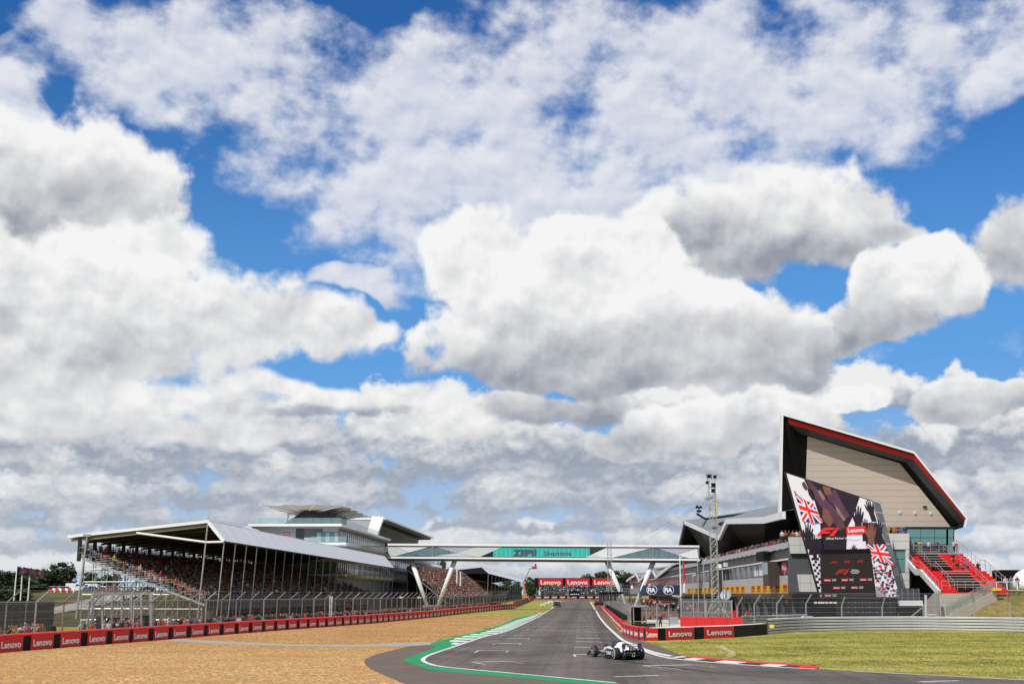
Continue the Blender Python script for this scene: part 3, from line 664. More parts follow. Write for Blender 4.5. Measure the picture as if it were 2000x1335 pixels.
def pose_mesh(pose, shorts=False):
    """body mesh facing -y, feet at z = 0, faces sorted into top, legs, skin, hair, shoes"""
    J = {}
    sit = pose.startswith('sit')
    hz = 0.50 if sit else 0.92
    J['pelvis'] = ((0, 0, hz), (0.145, 0.105)); J['waist'] = ((0, 0.01, hz + 0.17), (0.135, 0.10)); J['chest'] = ((0, 0.0, hz + 0.38), (0.165, 0.115)); J['neck0'] = ((0, 0.0, hz + 0.53), (0.085, 0.075))
    J['neck'] = ((0, -0.01, hz + 0.60), 0.055); J['head'] = ((0, -0.02, hz + 0.70), (0.075, 0.09)); J['crown'] = ((0, -0.01, hz + 0.80), (0.07, 0.085))
    ch = [['pelvis', 'waist', 'chest', 'neck0', 'neck', 'head', 'crown']]
    for s, n in ((-1, 'l'), (1, 'r')):
        if sit:
            J['hip' + n] = ((s * 0.09, -0.06, hz - 0.02), 0.085); J['knee' + n] = ((s * 0.12, -0.44, hz - 0.01), 0.062); J['ankle' + n] = ((s * 0.12, -0.46, 0.09), 0.043); J['toe' + n] = ((s * 0.12, -0.60, 0.04), 0.04)
        else:
            st = 0.05 if pose != 'walk' else (0.22 if s > 0 else -0.22)
            J['hip' + n] = ((s * 0.095, 0, hz - 0.08), 0.085); J['knee' + n] = ((s * 0.10, -0.02 - (st if pose == 'walk' else 0) * 0.6, 0.49), 0.062); J['ankle' + n] = ((s * 0.11, 0.02 - (st if pose == 'walk' else 0), 0.09), 0.043); J['toe' + n] = ((s * 0.125, -0.12 - (st if pose == 'walk' else 0), 0.04), 0.042)
        ch.append(['pelvis', 'hip' + n, 'knee' + n, 'ankle' + n, 'toe' + n])
        J['sh' + n] = ((s * 0.185, 0.0, hz + 0.46), 0.062)
        if pose == 'phone' or pose == 'sit_phone': el, ha = (s * 0.23, -0.10, hz + 0.22), (s * 0.07, -0.30, hz + 0.46)
        elif pose == 'cross': el, ha = (s * 0.25, -0.06, hz + 0.20), (s * -0.02, -0.20, hz + 0.24)
        elif sit: el, ha = (s * 0.23, -0.05, hz + 0.20), (s * 0.13, -0.30, hz + 0.10)
        elif pose == 'wave' and s > 0: el, ha = (s * 0.32, -0.05, hz + 0.62), (s * 0.26, -0.08, hz + 0.90)
        else: el, ha = (s * 0.24, 0.02, hz + 0.18), (s * 0.25, -0.06, hz - 0.05)
        J['el' + n] = (el, 0.045); J['wr' + n] = (ha, 0.033)
        d = (V(ha) - V(el)).normalized(); J['ha' + n] = (tuple(V(ha) + d * 0.09), (0.04, 0.022))
        ch.append(['chest', 'sh' + n, 'el' + n, 'wr' + n, 'ha' + n])
    me = skin_figure(ch, J, 1)
    for m_ in range(6): me.materials.append(SHOE)
    wr = [V(J['wrl'][0]), V(J['wrr'][0])]; el_ = [V(J['ell'][0]), V(J['elr'][0])]
    for p in me.polygons:
        c = p.center; mi = 0
        if c.z > hz + 0.60: mi = 2 if (c.y < 0.0 and c.z < hz + 0.76) else 5
        elif c.z > hz + 0.56: mi = 2
        elif min((c - w).length for w in wr) < 0.12 or (shorts and min((c - (w * 0.6 + e * 0.4)).length for w, e in zip(wr, el_)) < 0.16): mi = 2
        elif sit:
            if c.z < 0.07: mi = 4
            elif c.y < -0.16 and c.z < hz + 0.06 or c.z < hz - 0.05: mi = 2 if shorts and c.z < hz - 0.08 else 1
        else:
            if c.z < 0.08: mi = 4
            elif c.z < hz + 0.02: mi = 2 if shorts and c.z < 0.45 else 1
        p.material_index = mi; p.use_smooth = True
    return me
FIG = {}
TOPS = ['orange', 'red', 'white', 'black', 'navy', 'grey', 'pink', 'teal', 'yellow', 'blue', 'green', 'beige']
POSES = {(p, sh): pose_mesh(p, sh) for p in ('stand', 'walk', 'phone', 'cross', 'sit', 'sit_phone') for sh in (False, True)}
def fig(pose, top, v=0):
    k = (pose, top, v % 2)
    if k not in FIG:
        rnd = random.Random(sum(map(ord, pose + top)) * 7 + v % 2)
        me = POSES[pose, rnd.random() < 0.5].copy(); me.name = 'person'; hair = HAIR[rnd.randrange(3)]
        cap = CM[['white', 'orange', 'red', 'black'][rnd.randrange(4)]] if v % 2 else hair
        for i_, m_ in enumerate((CM[top], CM[['navy', 'black', 'beige', 'grey', 'blue'][rnd.randrange(5)]], SKIN[0 if rnd.random() < 0.7 else rnd.randrange(3)], hair, SHOE, cap)): me.materials[i_] = m_
        FIG[k] = me
    return FIG[k]
# lettering used later on, made now while the scene is small
for s_ in ('Lenovo',):
    for b_ in (0.018, 0.02, 0.022, 0.03): text_mesh(s_, bold=b_)
for k_ in range(22): text_mesh(str(k_ + 1))
NPERSON = [0]
def person(pos, face, pose, top, label, group=None, v=0, sc=1.0):
    """one individual; face is the heading in degrees of the way the person looks (0 = +x, 90 = +y)"""
    o = obj('person', fig(pose, top, v)); o.location = pos; o.rotation_euler = (0, 0, R(face + 90)); o.scale = (sc, sc, sc)
    NPERSON[0] += 1
    return tag(o, label, 'person', group)
# --- mass of the crowd: simple solid figures gathered into one object per stand
def lowfig(sit):
    mb = MB(); b0 = 0.45 if sit else 0.85
    def tap(z0, z1, w0, d0, w1, d1, y0, y1, mi):
        mb.hexa([(-w0, y0 - d0, z0), (w0, y0 - d0, z0), (w0, y0 + d0, z0), (-w0, y0 + d0, z0), (-w1, y1 - d1, z1), (w1, y1 - d1, z1), (w1, y1 + d1, z1), (-w1, y1 + d1, z1)], mi)
    tap(b0, b0 + 0.52, 0.17, 0.11, 0.215, 0.10, 0, 0, 0)
    if sit: mb.hexa([(-0.18, -0.48, 0.36), (0.18, -0.48, 0.36), (0.18, 0.08, 0.40), (-0.18, 0.08, 0.40), (-0.18, -0.48, 0.52), (0.18, -0.48, 0.52), (0.18, 0.08, 0.54), (-0.18, 0.08, 0.54)], 1); tap(0, 0.42, 0.13, 0.06, 0.15, 0.07, -0.45, -0.42, 1)
    else: tap(0, 0.87, 0.12, 0.07, 0.17, 0.11, 0, 0, 1)
    tap(b0 + 0.50, b0 + 0.58, 0.06, 0.06, 0.06, 0.06, 0, 0, 2)
    i = len(mb.v); zc = b0 + 0.69; h = 0.115
    mb.v += [(0.085, 0, zc), (0, 0.10, zc), (-0.085, 0, zc), (0, -0.10, zc), (0, 0, zc + h + 0.01), (0, 0, zc - h)]
    for a, c in ((0, 1), (1, 2), (2, 3), (3, 0)):
        mb.f.append((i + a, i + c, i + 4)); mb.m.append(3); mb.f.append((i + c, i + a, i + 5)); mb.m.append(2)
    for s in (-1, 1):
        mb.hexa([(s * 0.20, -0.06, b0 + 0.18), (s * 0.29, -0.06, b0 + 0.18), (s * 0.29, 0.06, b0 + 0.18), (s * 0.20, 0.06, b0 + 0.18), (s * 0.19, -0.06, b0 + 0.50), (s * 0.27, -0.06, b0 + 0.50), (s * 0.27, 0.06, b0 + 0.50), (s * 0.19, 0.06, b0 + 0.50)], 0)
        mb.hexa([(s * 0.17, -0.34, b0 + 0.10), (s * 0.25, -0.34, b0 + 0.10), (s * 0.29, 0.0, b0 + 0.12), (s * 0.21, 0.0, b0 + 0.12), (s * 0.17, -0.34, b0 + 0.18), (s * 0.25, -0.34, b0 + 0.18), (s * 0.29, 0.0, b0 + 0.22), (s * 0.21, 0.0, b0 + 0.22)], 2)
    return np.array(mb.v, np.float32), mb.f, mb.m
LOW = {s: lowfig(s) for s in (True, False)}
CROWD_W = {'black': 60, 'navy': 26, 'grey': 12, 'red': 8, 'orange': 5, 'white': 9, 'pink': 3, 'teal': 3, 'yellow': 2, 'blue': 4, 'green': 3, 'beige': 4}
def pick(rnd, w): return rnd.choices(list(w), list(w.values()))[0]
def crowd_mass(name, label, people, weights=CROWD_W, seed=1):
    """people: (x, y, z, heading degrees, sitting)"""
    rnd = random.Random(seed); keys = list(CLOTH); mats = [CM[k] for k in keys] + SKIN + HAIR; nk = len(keys)
    VV, FF, MM = [], [], []; base = 0
    for x, y, z, hd, sit in people:
        v, f, m_ = LOW[bool(sit)]; a = R(hd + 90 + rnd.uniform(-25, 25)); sc = rnd.uniform(0.92, 1.06); co, si = math.cos(a) * sc, math.sin(a) * sc
        w = np.empty_like(v); w[:, 0] = v[:, 0] * co - v[:, 1] * si + x; w[:, 1] = v[:, 0] * si + v[:, 1] * co + y; w[:, 2] = v[:, 2] * sc + z; VV.append(w)
        tp = keys.index(pick(rnd, weights)); lg = keys.index(rnd.choice(['navy', 'black', 'black', 'grey', 'navy'])); sk = nk + (0 if rnd.random() < 0.75 else rnd.randrange(3)); hr = nk + 3 + rnd.randrange(3)
        if rnd.random() < 0.2: hr = keys.index(rnd.choice(['white', 'orange', 'red', 'black', 'navy', 'black', 'beige']))
        mp = (tp, lg, sk, hr)
        FF += [tuple(i + base for i in q) for q in f]; MM += [mp[i] for i in m_]; base += len(v)
    me = bpy.data.meshes.new(name); me.from_pydata(np.concatenate(VV), [], FF)
    for m_ in mats: me.materials.append(m_)
    me.polygons.foreach_set('material_index', MM); me.update()
    o = obj(name, me); return tag(o, label, 'crowd', kind='stuff')
# ------------------------------------------------------------------ left barrier with its boards
UP = V((0, 0, 1))
LB = smooth_path([V((-45, 34, 0)), V((-38.5, 62, 0)), V((-34.9, 88, 0)), V((-31.7, 106, 0)), V((-26.3, 138, 0)), V((-20.6, 166, 0)), V((-17.6, 187, 0)), V((-10.6, 242, 0)), V((0.8, 309, 0))], 24)
def at_column(path, px):
    """point of a ground path that stands at a picture column"""
    for a, c in zip(path[:-1], path[1:]):
        fa, fc = 1000 + 2450 * a.x / a.y - px, 1000 + 2450 * c.x / c.y - px
        if fa <= 0 < fc: return a.lerp(c, -fa / (fc - fa))
    return path[-1]
def board(parent, a, c, h, thick, material, text=None, name='board', z0=0.0):
    """upright board from a to c (ground points), front towards the track"""
    a, c = V(a), V(c); t = (c - a); t.z = 0; L = t.length; t.normalize(); n = V((t.y, -t.x, 0)) * thick
    za, zc = gz(a.y) + z0, gz(c.y) + z0
    A0, C0 = V((a.x, a.y, za)), V((c.x, c.y, zc))
    o = MB().hexa([A0, C0, C0 + n, A0 + n, A0 + UP * h, C0 + UP * h, C0 + n + UP * h, A0 + n + UP * h]).build(name, material, parent)
    if text:
        m_ = (A0 + C0) / 2 + n + UP * (h * 0.47)
        place_text(text, m_, t, UP, L * 0.82, h * 0.47, o, proud=0.02, bold=0.03)
    return o
def body(parent, pts, h, thick, material, name='cover', back=True):
    """continuous wall body behind the boards, with a slightly rounded top"""
    mb = MB(); secs = []
    for i, p in enumerate(pts):
        t = (pts[min(i + 1, len(pts) - 1)] - pts[max(i - 1, 0)]); t.z = 0; t.normalize(); n = V((-t.y, t.x, 0))
        b0 = V((p.x, p.y, gz(p.y)))
        secs.append([b0, b0 + UP * (h - 0.06), b0 + n * 0.1 + UP * h, b0 + n * (thick - 0.1) + UP * h, b0 + n * thick + UP * (h - 0.08), b0 + n * thick])
    return mb.ring(secs).build(name, material, parent)
HB = 1.18
def barrier_run(name, label, x_from, x_to, first=None):
    t = thing(name, label, 'barrier', at_column(LB, x_from).to_tuple())
    cols = [x_from]
    pitch = lambda x: float(np.interp(x, [-60, 60, 110, 166, 215, 265, 438, 600, 743, 830, 900, 1008], [66, 58, 53, 49, 44, 40, 28.5, 18.5, 11, 7.5, 6, 4.2]))
    x = x_from
    pts = []
    while x < x_to - 1:
        w = pitch(x); a, c, e = at_column(LB, x), at_column(LB, x + w * 0.76), at_column(LB, x + w)
        j = random.uniform(-0.015, 0.03)
        board(t, a, c, HB - 0.14 + j, 0.07 + j, RED, 'Lenovo'); board(t, c, e, HB - 0.17, 0.045, BLACK, name='spacer')
        pts += [a, c]; x += w
    pts.append(at_column(LB, x))
    body(t, pts, HB, 0.9, REDTOP)
    return t
barrier_run('tyre_barrier', 'red Lenovo board barrier along the gravel, the stretch below the flag poles', -62, 252)
barrier_run('tyre_barrier', 'red Lenovo board barrier along the gravel in front of the roofed stand', 263, 884)
barrier_run('tyre_barrier', 'far red Lenovo board barrier beside the mown grass beyond the bridge', 888, 1006)
# dark rubber kerb where the first stretch ends
# ------------------------------------------------------------------ right barrier: boards towards the camera, then the pit wall
RB = [G(*p) for p in [(1261, 1250.5), (1285, 1250.2), (1300, 1250), (1355, 1247.6), (1375, 1246.5), (1433, 1244), (1498, 1238.5)]]
t = thing('tyre_barrier', 'red and black Lenovo board barrier at the corner beside the grass', 'barrier', RB[0].to_tuple())
for i, (mtl, txt) in enumerate([(RED, 'Lenovo'), (BLACK, None), (RED, 'Lenovo'), (BLACK, None), (RED, 'Lenovo'), (BLACK, None)]):
    a, c = RB[i], RB[i + 1]
    zz = 1.06
    tt = (c - a); L = tt.length; tt.normalize(); n = V((tt.y, -tt.x, 0)) * (0.06 if txt else 0.03)
    o = MB().hexa([a, c, c + n, a + n, a + UP * zz, c + UP * zz, c + n + UP * zz, a + n + UP * zz]).build('board' if txt else 'spacer', mtl, t)
    if txt: place_text(txt, (a + c) / 2 + n + UP * zz * 0.5, tt, UP, L * (0.82 if i else 0.86), zz * 0.46, o, proud=0.02, bold=0.02)
body(t, [RB[0].lerp(RB[1], 0.6), *RB[1:]], 1.10, 0.8, mat('white_barrier_cover', (0.66, 0.64, 0.62), 0.55, var=0.12))
PW_ = smooth_path([G(*p) for p in [(1261, 1250.5), (1240, 1247), (1226, 1242.5), (1215, 1237)]], 4)
t = thing('tyre_barrier', 'short red Lenovo barrier with dark gaps curving towards the pit wall', 'barrier', PW_[-1].to_tuple())
pp = list(reversed(PW_))
for i in range(6):
    a = pp[0].lerp(pp[-1], i / 6.0); idx = i * 2; a, c = pp[min(idx, len(pp) - 1)], pp[min(idx + 2, len(pp) - 1)]; e = a.lerp(c, 0.72)
    o = board(t, a, e, 1.08, 0.06, RED); board(t, e, c, 1.06, 0.03, NAVY, name='spacer')
    tt = (e - a).normalized(); n = V((tt.y, -tt.x, 0)) * 0.07
    place_text('Lenovo', (a + e) / 2 + n + UP * 0.52, tt, UP, (e - a).length * 0.8, 0.46, o, proud=0.02, bold=0.03)
body(t, pp, 1.14, 0.3, REDTOP)
PL = smooth_path([G(*p) for p in [(1214, 1231), (1203, 1220), (1191, 1206), (1180, 1196), (1170, 1187), (1163, 1181)]], 8)
t = thing('pit_wall', 'long red pit wall with small Lenovo boards below the grey wire fence', 'wall', PL[0].to_tuple())
run = [0.0]
for a, c in zip(PL[:-1], PL[1:]): run.append(run[-1] + (c - a).length)
def along(path, run, s):
    for i in range(len(path) - 1):
        if run[i + 1] >= s: return path[i].lerp(path[i + 1], (s - run[i]) / max(1e-6, run[i + 1] - run[i]))
    return path[-1]
s_ = 0.0; k = 0
while s_ < run[-1] - 4:
    a, c = along(PL, run, s_ + 3.2), along(PL, run, s_)
    o = board(t, c, a, 0.92, -0.05, RED)
    tt = (a - c).normalized(); n = V((-tt.y, tt.x, 0)) * 0.06
    if s_ < 180: place_text('Lenovo', (a + c) / 2 + n + UP * (gz(a.y) + 0.46), -tt, UP, 2.6, 0.42, o, proud=0.02, bold=0.03)
    s_ += 3.9; k += 1
mb = MB(); secs = []
for p in PL: secs.append([V((p.x + 0.02, p.y, gz(p.y))), V((p.x + 0.02, p.y, gz(p.y) + 1.1)), V((p.x + 0.5, p.y, gz(p.y) + 1.1)), V((p.x + 0.5, p.y, gz(p.y)))])
mb.ring(secs).build('concrete_core', REDTOP, t)
# mesh fence standing on the pit wall
t = thing('wire_fence', 'grey wire fence with thin posts on top of the red pit wall', 'fence', (PL[0].x + 1.0, PL[0].y, 0))
q_ = []
for i in range(0, len(PL) - 1):
    a, c = PL[i] + V((0.9, 0, 0)), PL[i + 1] + V((0.9, 0, 0)); a.z, c.z = gz(a.y), gz(c.y)
    q_.append((a + UP * 1.0, c + UP * 1.0, c + UP * 2.75, a + UP * 2.75))
sheet('wire_mesh', q_, wire_mat('pit_fence_wire', (0.30, 0.30, 0.29), 0.05, 0.016), t)
s_ = 0.0
while s_ < run[-1]:
    p = along(PL, run, s_) + V((0.95, 0, 0)); z = gz(p.y)
    MB().bar((p.x, p.y, z), (p.x, p.y, z + 2.8), 0.05).build('post', STEEL, t)
    s_ += 7.0
MB().path([p + V((0.95, 0, gz(p.y) - p.z + 2.78)) for p in PL], 0.035).build('top_rail', STEEL, t)
# black tyre stacks along the foot of that fence
TY = bpy.data.meshes.new('t')
mbt = MB()
for lv in range(4):
    secs = []
    for r_, z in ((0.24, 0.02), (0.32, 0.05), (0.33, 0.14), (0.32, 0.22), (0.24, 0.25)):
        secs.append([(r_ * math.cos(2 * math.pi * k / 12), r_ * math.sin(2 * math.pi * k / 12), lv * 0.26 + z) for k in range(12)])
    mbt.ring(secs)
TYM = mbt.mesh('tyre_stack', RUBBER, True)
s_ = 2.0; k = 0
while s_ < 120:
    p = along(PL, run, s_) + V((0.42, 0, 0)); o = obj('tyre_stack', TYM); o.location = (p.x, p.y, gz(p.y) + 1.1); o.scale = (1, 1, 0.55)
    tag(o, 'small stack of black tyres on top of the red pit wall', 'tyres', 'tyre stacks on the pit wall'); s_ += 8.0
# ------------------------------------------------------------------ debris fence behind the left barrier
def debris_fence(name, label, base, h, step, lean, mesh_mat, post_mats, cable=True, r=0.075, rel=0.55, start=0.0, mesh_top=None):
    """posts with a cantilevered head, cables and woven wire; base: ground path"""
    t = thing(name, label, 'fence', (base[0].x, base[0].y, gz(base[0].y)))
    run = [0.0]
    for a, c in zip(base[:-1], base[1:]): run.append(run[-1] + (c - a).length)
    s_ = start; heads, feet, elbows = [], [], []; k = 0
    while s_ <= run[-1] + 1e-3:
        p = along(base, run, min(s_, run[-1])); p2 = along(base, run, min(s_ + 0.5, run[-1])); p0 = along(base, run, max(s_ - 0.5, 0)); tt = (p2 - p0).normalized(); n = V((tt.y, -tt.x, 0)) * (1 if lean > 0 else -1)
        f = V((p.x, p.y, gz(p.y))); e = f + UP * h; hd = e + n * abs(lean) + UP * abs(lean) * rel * 1.5
        MB().bar(f, e, r, 6).bar(e - UP * 0.02, hd, r * 0.92, 6).build('post', post_mats[k % len(post_mats)], t)
        feet.append(f); elbows.append(e); heads.append(hd); s_ += step; k += 1
    if cable:
        for z in np.arange(0.45, h, 0.55): MB().path([f + UP * float(z) for f in feet], 0.013, 4).build('cable', DSTEEL, t)
        MB().path(elbows, 0.03, 4).build('cable', STEEL, t); MB().path(heads, 0.016, 4).build('cable', DSTEEL, t)
    top = h if mesh_top is None else mesh_top
    q_ = [(a + UP * 0.1, c + UP * 0.1, c + UP * top, a + UP * top) for a, c in zip(feet[:-1], feet[1:])]
    sheet('wire_mesh', q_, mesh_mat, t)
    return t
back = lambda path, d: [p + V((-d, 0.06 * d, 0)) for p in path]
LBf = [p for p in LB if p.y > 70]
debris_fence('debris_fence', 'tall grey debris fence with bent posts behind the left board barrier', back(LBf, 1.9), 3.35, 3.9, 1.0, MESHW, [DSTEEL, DSTEEL, STEEL, RUSTY], r=0.065)
# gate frame with close-set uprights below the open end of the stand
t = thing('fence_gate', 'heavy steel gate frame with close uprights below the end of the stand', 'gate', (-40, 112, 0))
def ga(px, y, Y=113.0): return A(px, y, Y)
for px in (181, 200, 219, 238, 257, 276, 295):
    MB().bar(A(px, 1232, 113), A(px, 1157, 113), 0.14 if px in (181, 295) else 0.11, 6).build('upright', STEEL, t)
for y in (1158, 1184): MB().beam(A(181, y, 113), A(295, y, 113), 0.16, 0.2).build('rail', DSTEEL, t)
MB().bar(A(181, 1180, 113), A(200, 1157, 111.5), 0.11, 6).build('brace', STEEL, t)
MB().bar(A(295, 1176, 113), A(316, 1160, 111.5), 0.11, 6).build('brace', STEEL, t)
MB().bar(A(163, 1232, 112), A(180, 1187, 112.9), 0.07, 6).build('brace', STEEL, t)
# dark barriers standing inside the gate
for i, (x0, x1, yt) in enumerate([(186, 206, 1202), (208, 240, 1205), (241, 268, 1206), (269, 294, 1201)]):
    t = thing('slatted_screen', 'black slatted crowd screen behind the steel gate frame', 'screen', A((x0 + x1) / 2, 1228, 114.5).to_tuple(), 'black screens behind the gate')
    a, c = A(x0, 1228, 114.5), A(x1, 1228, 114.5); h = A(x0, yt, 114.5).z; a.z = c.z = 0
    MB().box(((a.x + c.x) / 2, a.y, h / 2), (c.x - a.x, 0.06, h)).build('panel', BLACK, t)
    for k in range(9):
        xx = a.x + (c.x - a.x) * (k + 0.5) / 9; MB().box((xx, a.y - 0.05, h / 2), (0.035, 0.03, h * 0.98)).build('slat', CHAR, t)
# ------------------------------------------------------------------ guard rails on the right
def w_beam(mb, pts, z, h=0.3):
    """corrugated rail section swept along a path, bulging towards the camera"""
    prof = [(-0.05, 0.0), (0.10, 0.05), (0.10, 0.10), (-0.04, 0.135), (-0.04, 0.165), (0.10, 0.20), (0.10, 0.25), (-0.05, 0.30)]
    secs = []
    for i, p in enumerate(pts):
        t = (pts[min(i + 1, len(pts) - 1)] - pts[max(i - 1, 0)]); t.z = 0; t.normalize(); n = V((t.y, -t.x, 0))
        secs.append([V((p.x, p.y, gz(p.y) + z)) + n * d + UP * (q * h / 0.31) for d, q in prof])
    return mb.ring(secs, close=False, cap=False)
def guard_rail(name, label, pts, rails, z0, step, post_h, mtl=STEEL, post=True):
    t = thing(name, label, 'guard rail', (pts[0].x, pts[0].y, 0)); P2 = smooth_path(pts, 5)
    for k in range(rails): w_beam(MB(), P2, z0 + 0.03 + k * 0.31, 0.235).build('rail', mtl, t, fix=False)
    MB().ring([[p + V((0, 0.10, 0.02)), p + V((0, 0.10, post_h - 0.12)), p + V((0, 0.13, post_h - 0.12)), p + V((0, 0.13, 0.02))] for p in P2]).build('gap_shade_strip', DARK, t)  # added dark strip, stands in for shade in the gaps between rails
    if post:
        run = [0.0]
        for a, c in zip(P2[:-1], P2[1:]): run.append(run[-1] + (c - a).length)
        s_ = 0.5
        while s_ < run[-1]:
            p = along(P2, run, s_) + V((0.02, 0.24, 0)); MB().box((p.x, p.y, post_h / 2), (0.12, 0.16, post_h)).build('post', DSTEEL, t); s_ += step
    return t
RAILM = mat('rail_steel', (0.72, 0.72, 0.70), 0.45, 0.05, 0.2, 1.5, streak=True)
GRP = [G(*p) for p in [(1499, 1237.5), (1560, 1233), (1640, 1231), (1720, 1230), (1800, 1230), (1900, 1231.5), (2010, 1233.5), (2120, 1236)]] + [V((76, 122, 0)), V((96, 108, 0)), V((118, 90, 0))]
guard_rail('guard_rail', 'near four-row steel guard rail along the top of the grass', GRP, 5, 0.0, 3.4, 1.5, RAILM)
def off(path, dx, dy): return [p + V((dx, dy, 0)) for p in path]
G2 = [G(*p) for p in [(1448, 1229), (1500, 1227), (1580, 1224.5), (1700, 1223.5), (1800, 1223.8), (1900, 1224.5), (2060, 1227)]] + [V((88, 136, 0)), V((112, 120, 0)), V((134, 100, 0))]
guard_rail('guard_rail', 'second steel guard rail further back behind the near rails', G2, 5, 0.05, 3.2, 1.62, RAILM)
GREENR = mat('green_rail_paint', (0.045, 0.36, 0.17), 0.5, var=0.1)
gp = [A(1625, 1203, 151), A(1745, 1205, 151), A(1872, 1207, 150.5)]
t = thing('painted_rail', 'long mint green painted rail behind the steel guard rails', 'rail', (gp[0].x, gp[0].y, 0))
for a, c in zip(gp[:-1], gp[1:]): MB().beam(a, c, 0.12, 0.36).build('rail', GREENR, t)
for f_ in (0.02, 0.25, 0.5, 0.75, 0.98):
    p = gp[0].lerp(gp[2], f_); MB().box((p.x, p.y + 0.1, p.z / 2), (0.14, 0.1, p.z)).build('post', DSTEEL, t)
t = thing('marker_plate', 'small yellow plate fixed to the start of the near guard rail', 'plate', A(1508, 1226, 124.2).to_tuple())
p = A(1507.5, 1222, 123.6); MB().box((p.x, p.y, p.z), (0.45, 0.05, 0.32)).build('plate', mat('pale_yellow', (0.75, 0.66, 0.12), 0.5), t)
for dx in (-0.16, 0.16): MB().box((p.x + dx, p.y + 0.12, p.z), (0.05, 0.24, 0.05)).build('bracket', STEEL, t)
# debris fence above those rails (posts lean back towards the spectators' side)
FB = [V((p.x, p.y + 1.2, 0)) for p in smooth_path(GRP, 4)]
def slim_post(px, ytop, ybase, Y, lean_px, parent, mtl=STEEL, r=0.085, elbow=18):
    f = A(px, ybase, Y); f.z = 0; e = A(px, ytop + elbow, Y); h_ = A(px + lean_px, ytop, Y - 0.5)
    MB().bar(f, e, r, 6).bar(e - UP * 0.02, h_, r, 6).build('post', mtl, parent)
    return f, e, h_
t = thing('debris_fence', 'steel debris fence with bent posts behind the guard rails by the big screen', 'fence', (30, 143, 0))
ps = [slim_post(px, yt, 1215, Y, ln, t) for px, yt, Y, ln in [(1440, 1166, 138, 10), (1473, 1162, 140, 12), (1517, 1161, 140, 13), (1574, 1160, 142, 11), (1644, 1165, 144, 6), (1723, 1167, 144, 5), (1903, 1156, 146, -6), (1972, 1157, 146, -6), (2040, 1157, 146, -6)]]
fm = [(a[0] + UP * 0.8, c[0] + UP * 0.8, V((c[1].x, c[1].y, 4.0)), V((a[1].x, a[1].y, 4.0))) for a, c in zip(ps[:-1], ps[1:])]
sheet('wire_mesh', fm, MESHW, t)
for z in (1.9, 2.45, 3.0, 3.5, 4.0): MB().path([V((a[0].x, a[0].y, z)) for a in ps], 0.012, 4).build('cable', STEEL, t)
pa, pb = A(1808, 1213, 145), A(1808, 1161, 145); pa.z = 0
MB().bar(pa, pb, 0.16, 8).build('anchor_post', mat('pale_steel', (0.55, 0.55, 0.55), 0.45, 0.2), t); MB().bar(A(1806, 1182, 145), A(1773, 1209, 144.7), 0.09, 6).build('brace', STEEL, t)
# ------------------------------------------------------------------ roofed grandstand on the left
FX, FY, FS = -36.6, 150.0, 0.10                       # front top edge of the roof at its near end, run per metre
TD = V((FS, 1, 0)).normalized(); BD = V((-1, FS, 0)).normalized()      # along the stand, back from the track
O = V((FX, FY, 0)); SLEN = 106.0
def SP_(s, b, z): return O + TD * s + BD * b + UP * z
t = thing('grandstand', 'long roofed grandstand packed with spectators behind the left debris fence', 'grandstand', SP_(0, 0, 0).to_tuple())
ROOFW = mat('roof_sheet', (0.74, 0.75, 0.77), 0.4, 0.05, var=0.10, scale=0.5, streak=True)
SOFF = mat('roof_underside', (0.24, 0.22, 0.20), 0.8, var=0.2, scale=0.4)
zdrop = lambda s: -1.0 * s / SLEN
NB_ = 24; bay = SLEN / NB_
for i in range(NB_):
    s0, s1 = i * bay + 0.08, (i + 1) * bay - 0.08; d0, d1 = zdrop(s0), zdrop(s1)
    # sloping front panel of the roof
    MB().prism([SP_(s0, 0, 12.55 + d0), SP_(s1, 0, 12.55 + d1), SP_(s1, -2.0, 10.2 + d1), SP_(s0, -2.0, 10.2 + d0)], BD * 0.12 - UP * 0.05).build('roof_panel', ROOFW, t)
    MB().prism([SP_(s0, 0.02, 12.62 + d0), SP_(s1, 0.02, 12.62 + d1), SP_(s1, 17.6, 10.85 + d1), SP_(s0, 17.6, 10.85 + d0)], UP * -0.12, mi=0).build('roof_panel', [ROOFW], t)
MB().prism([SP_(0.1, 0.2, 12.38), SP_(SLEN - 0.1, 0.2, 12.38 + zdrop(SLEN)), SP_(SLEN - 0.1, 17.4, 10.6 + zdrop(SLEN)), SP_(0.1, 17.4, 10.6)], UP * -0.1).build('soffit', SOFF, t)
for i in range(0, NB_ + 1):
    s = min(i * bay, SLEN - 0.1) + (0.15 if i == 0 else 0); d = zdrop(s)
    MB().beam(SP_(s, 0.3, 12.05 + d), SP_(s, 17.3, 10.3 + d), 0.14, 0.25).build('rafter', DARK if i else SOFF, t)
    MB().bar(SP_(s, -1.9, 10.15 + d), SP_(s, -1.3, 0.0), 0.07, 8).build('front_post', STEEL if i < 4 else DSTEEL, t)
    MB().box(SP_(s, 16.2, 9.3 + d), (0.38, 0.38, 2.9)).build('rear_post', DARK, t)
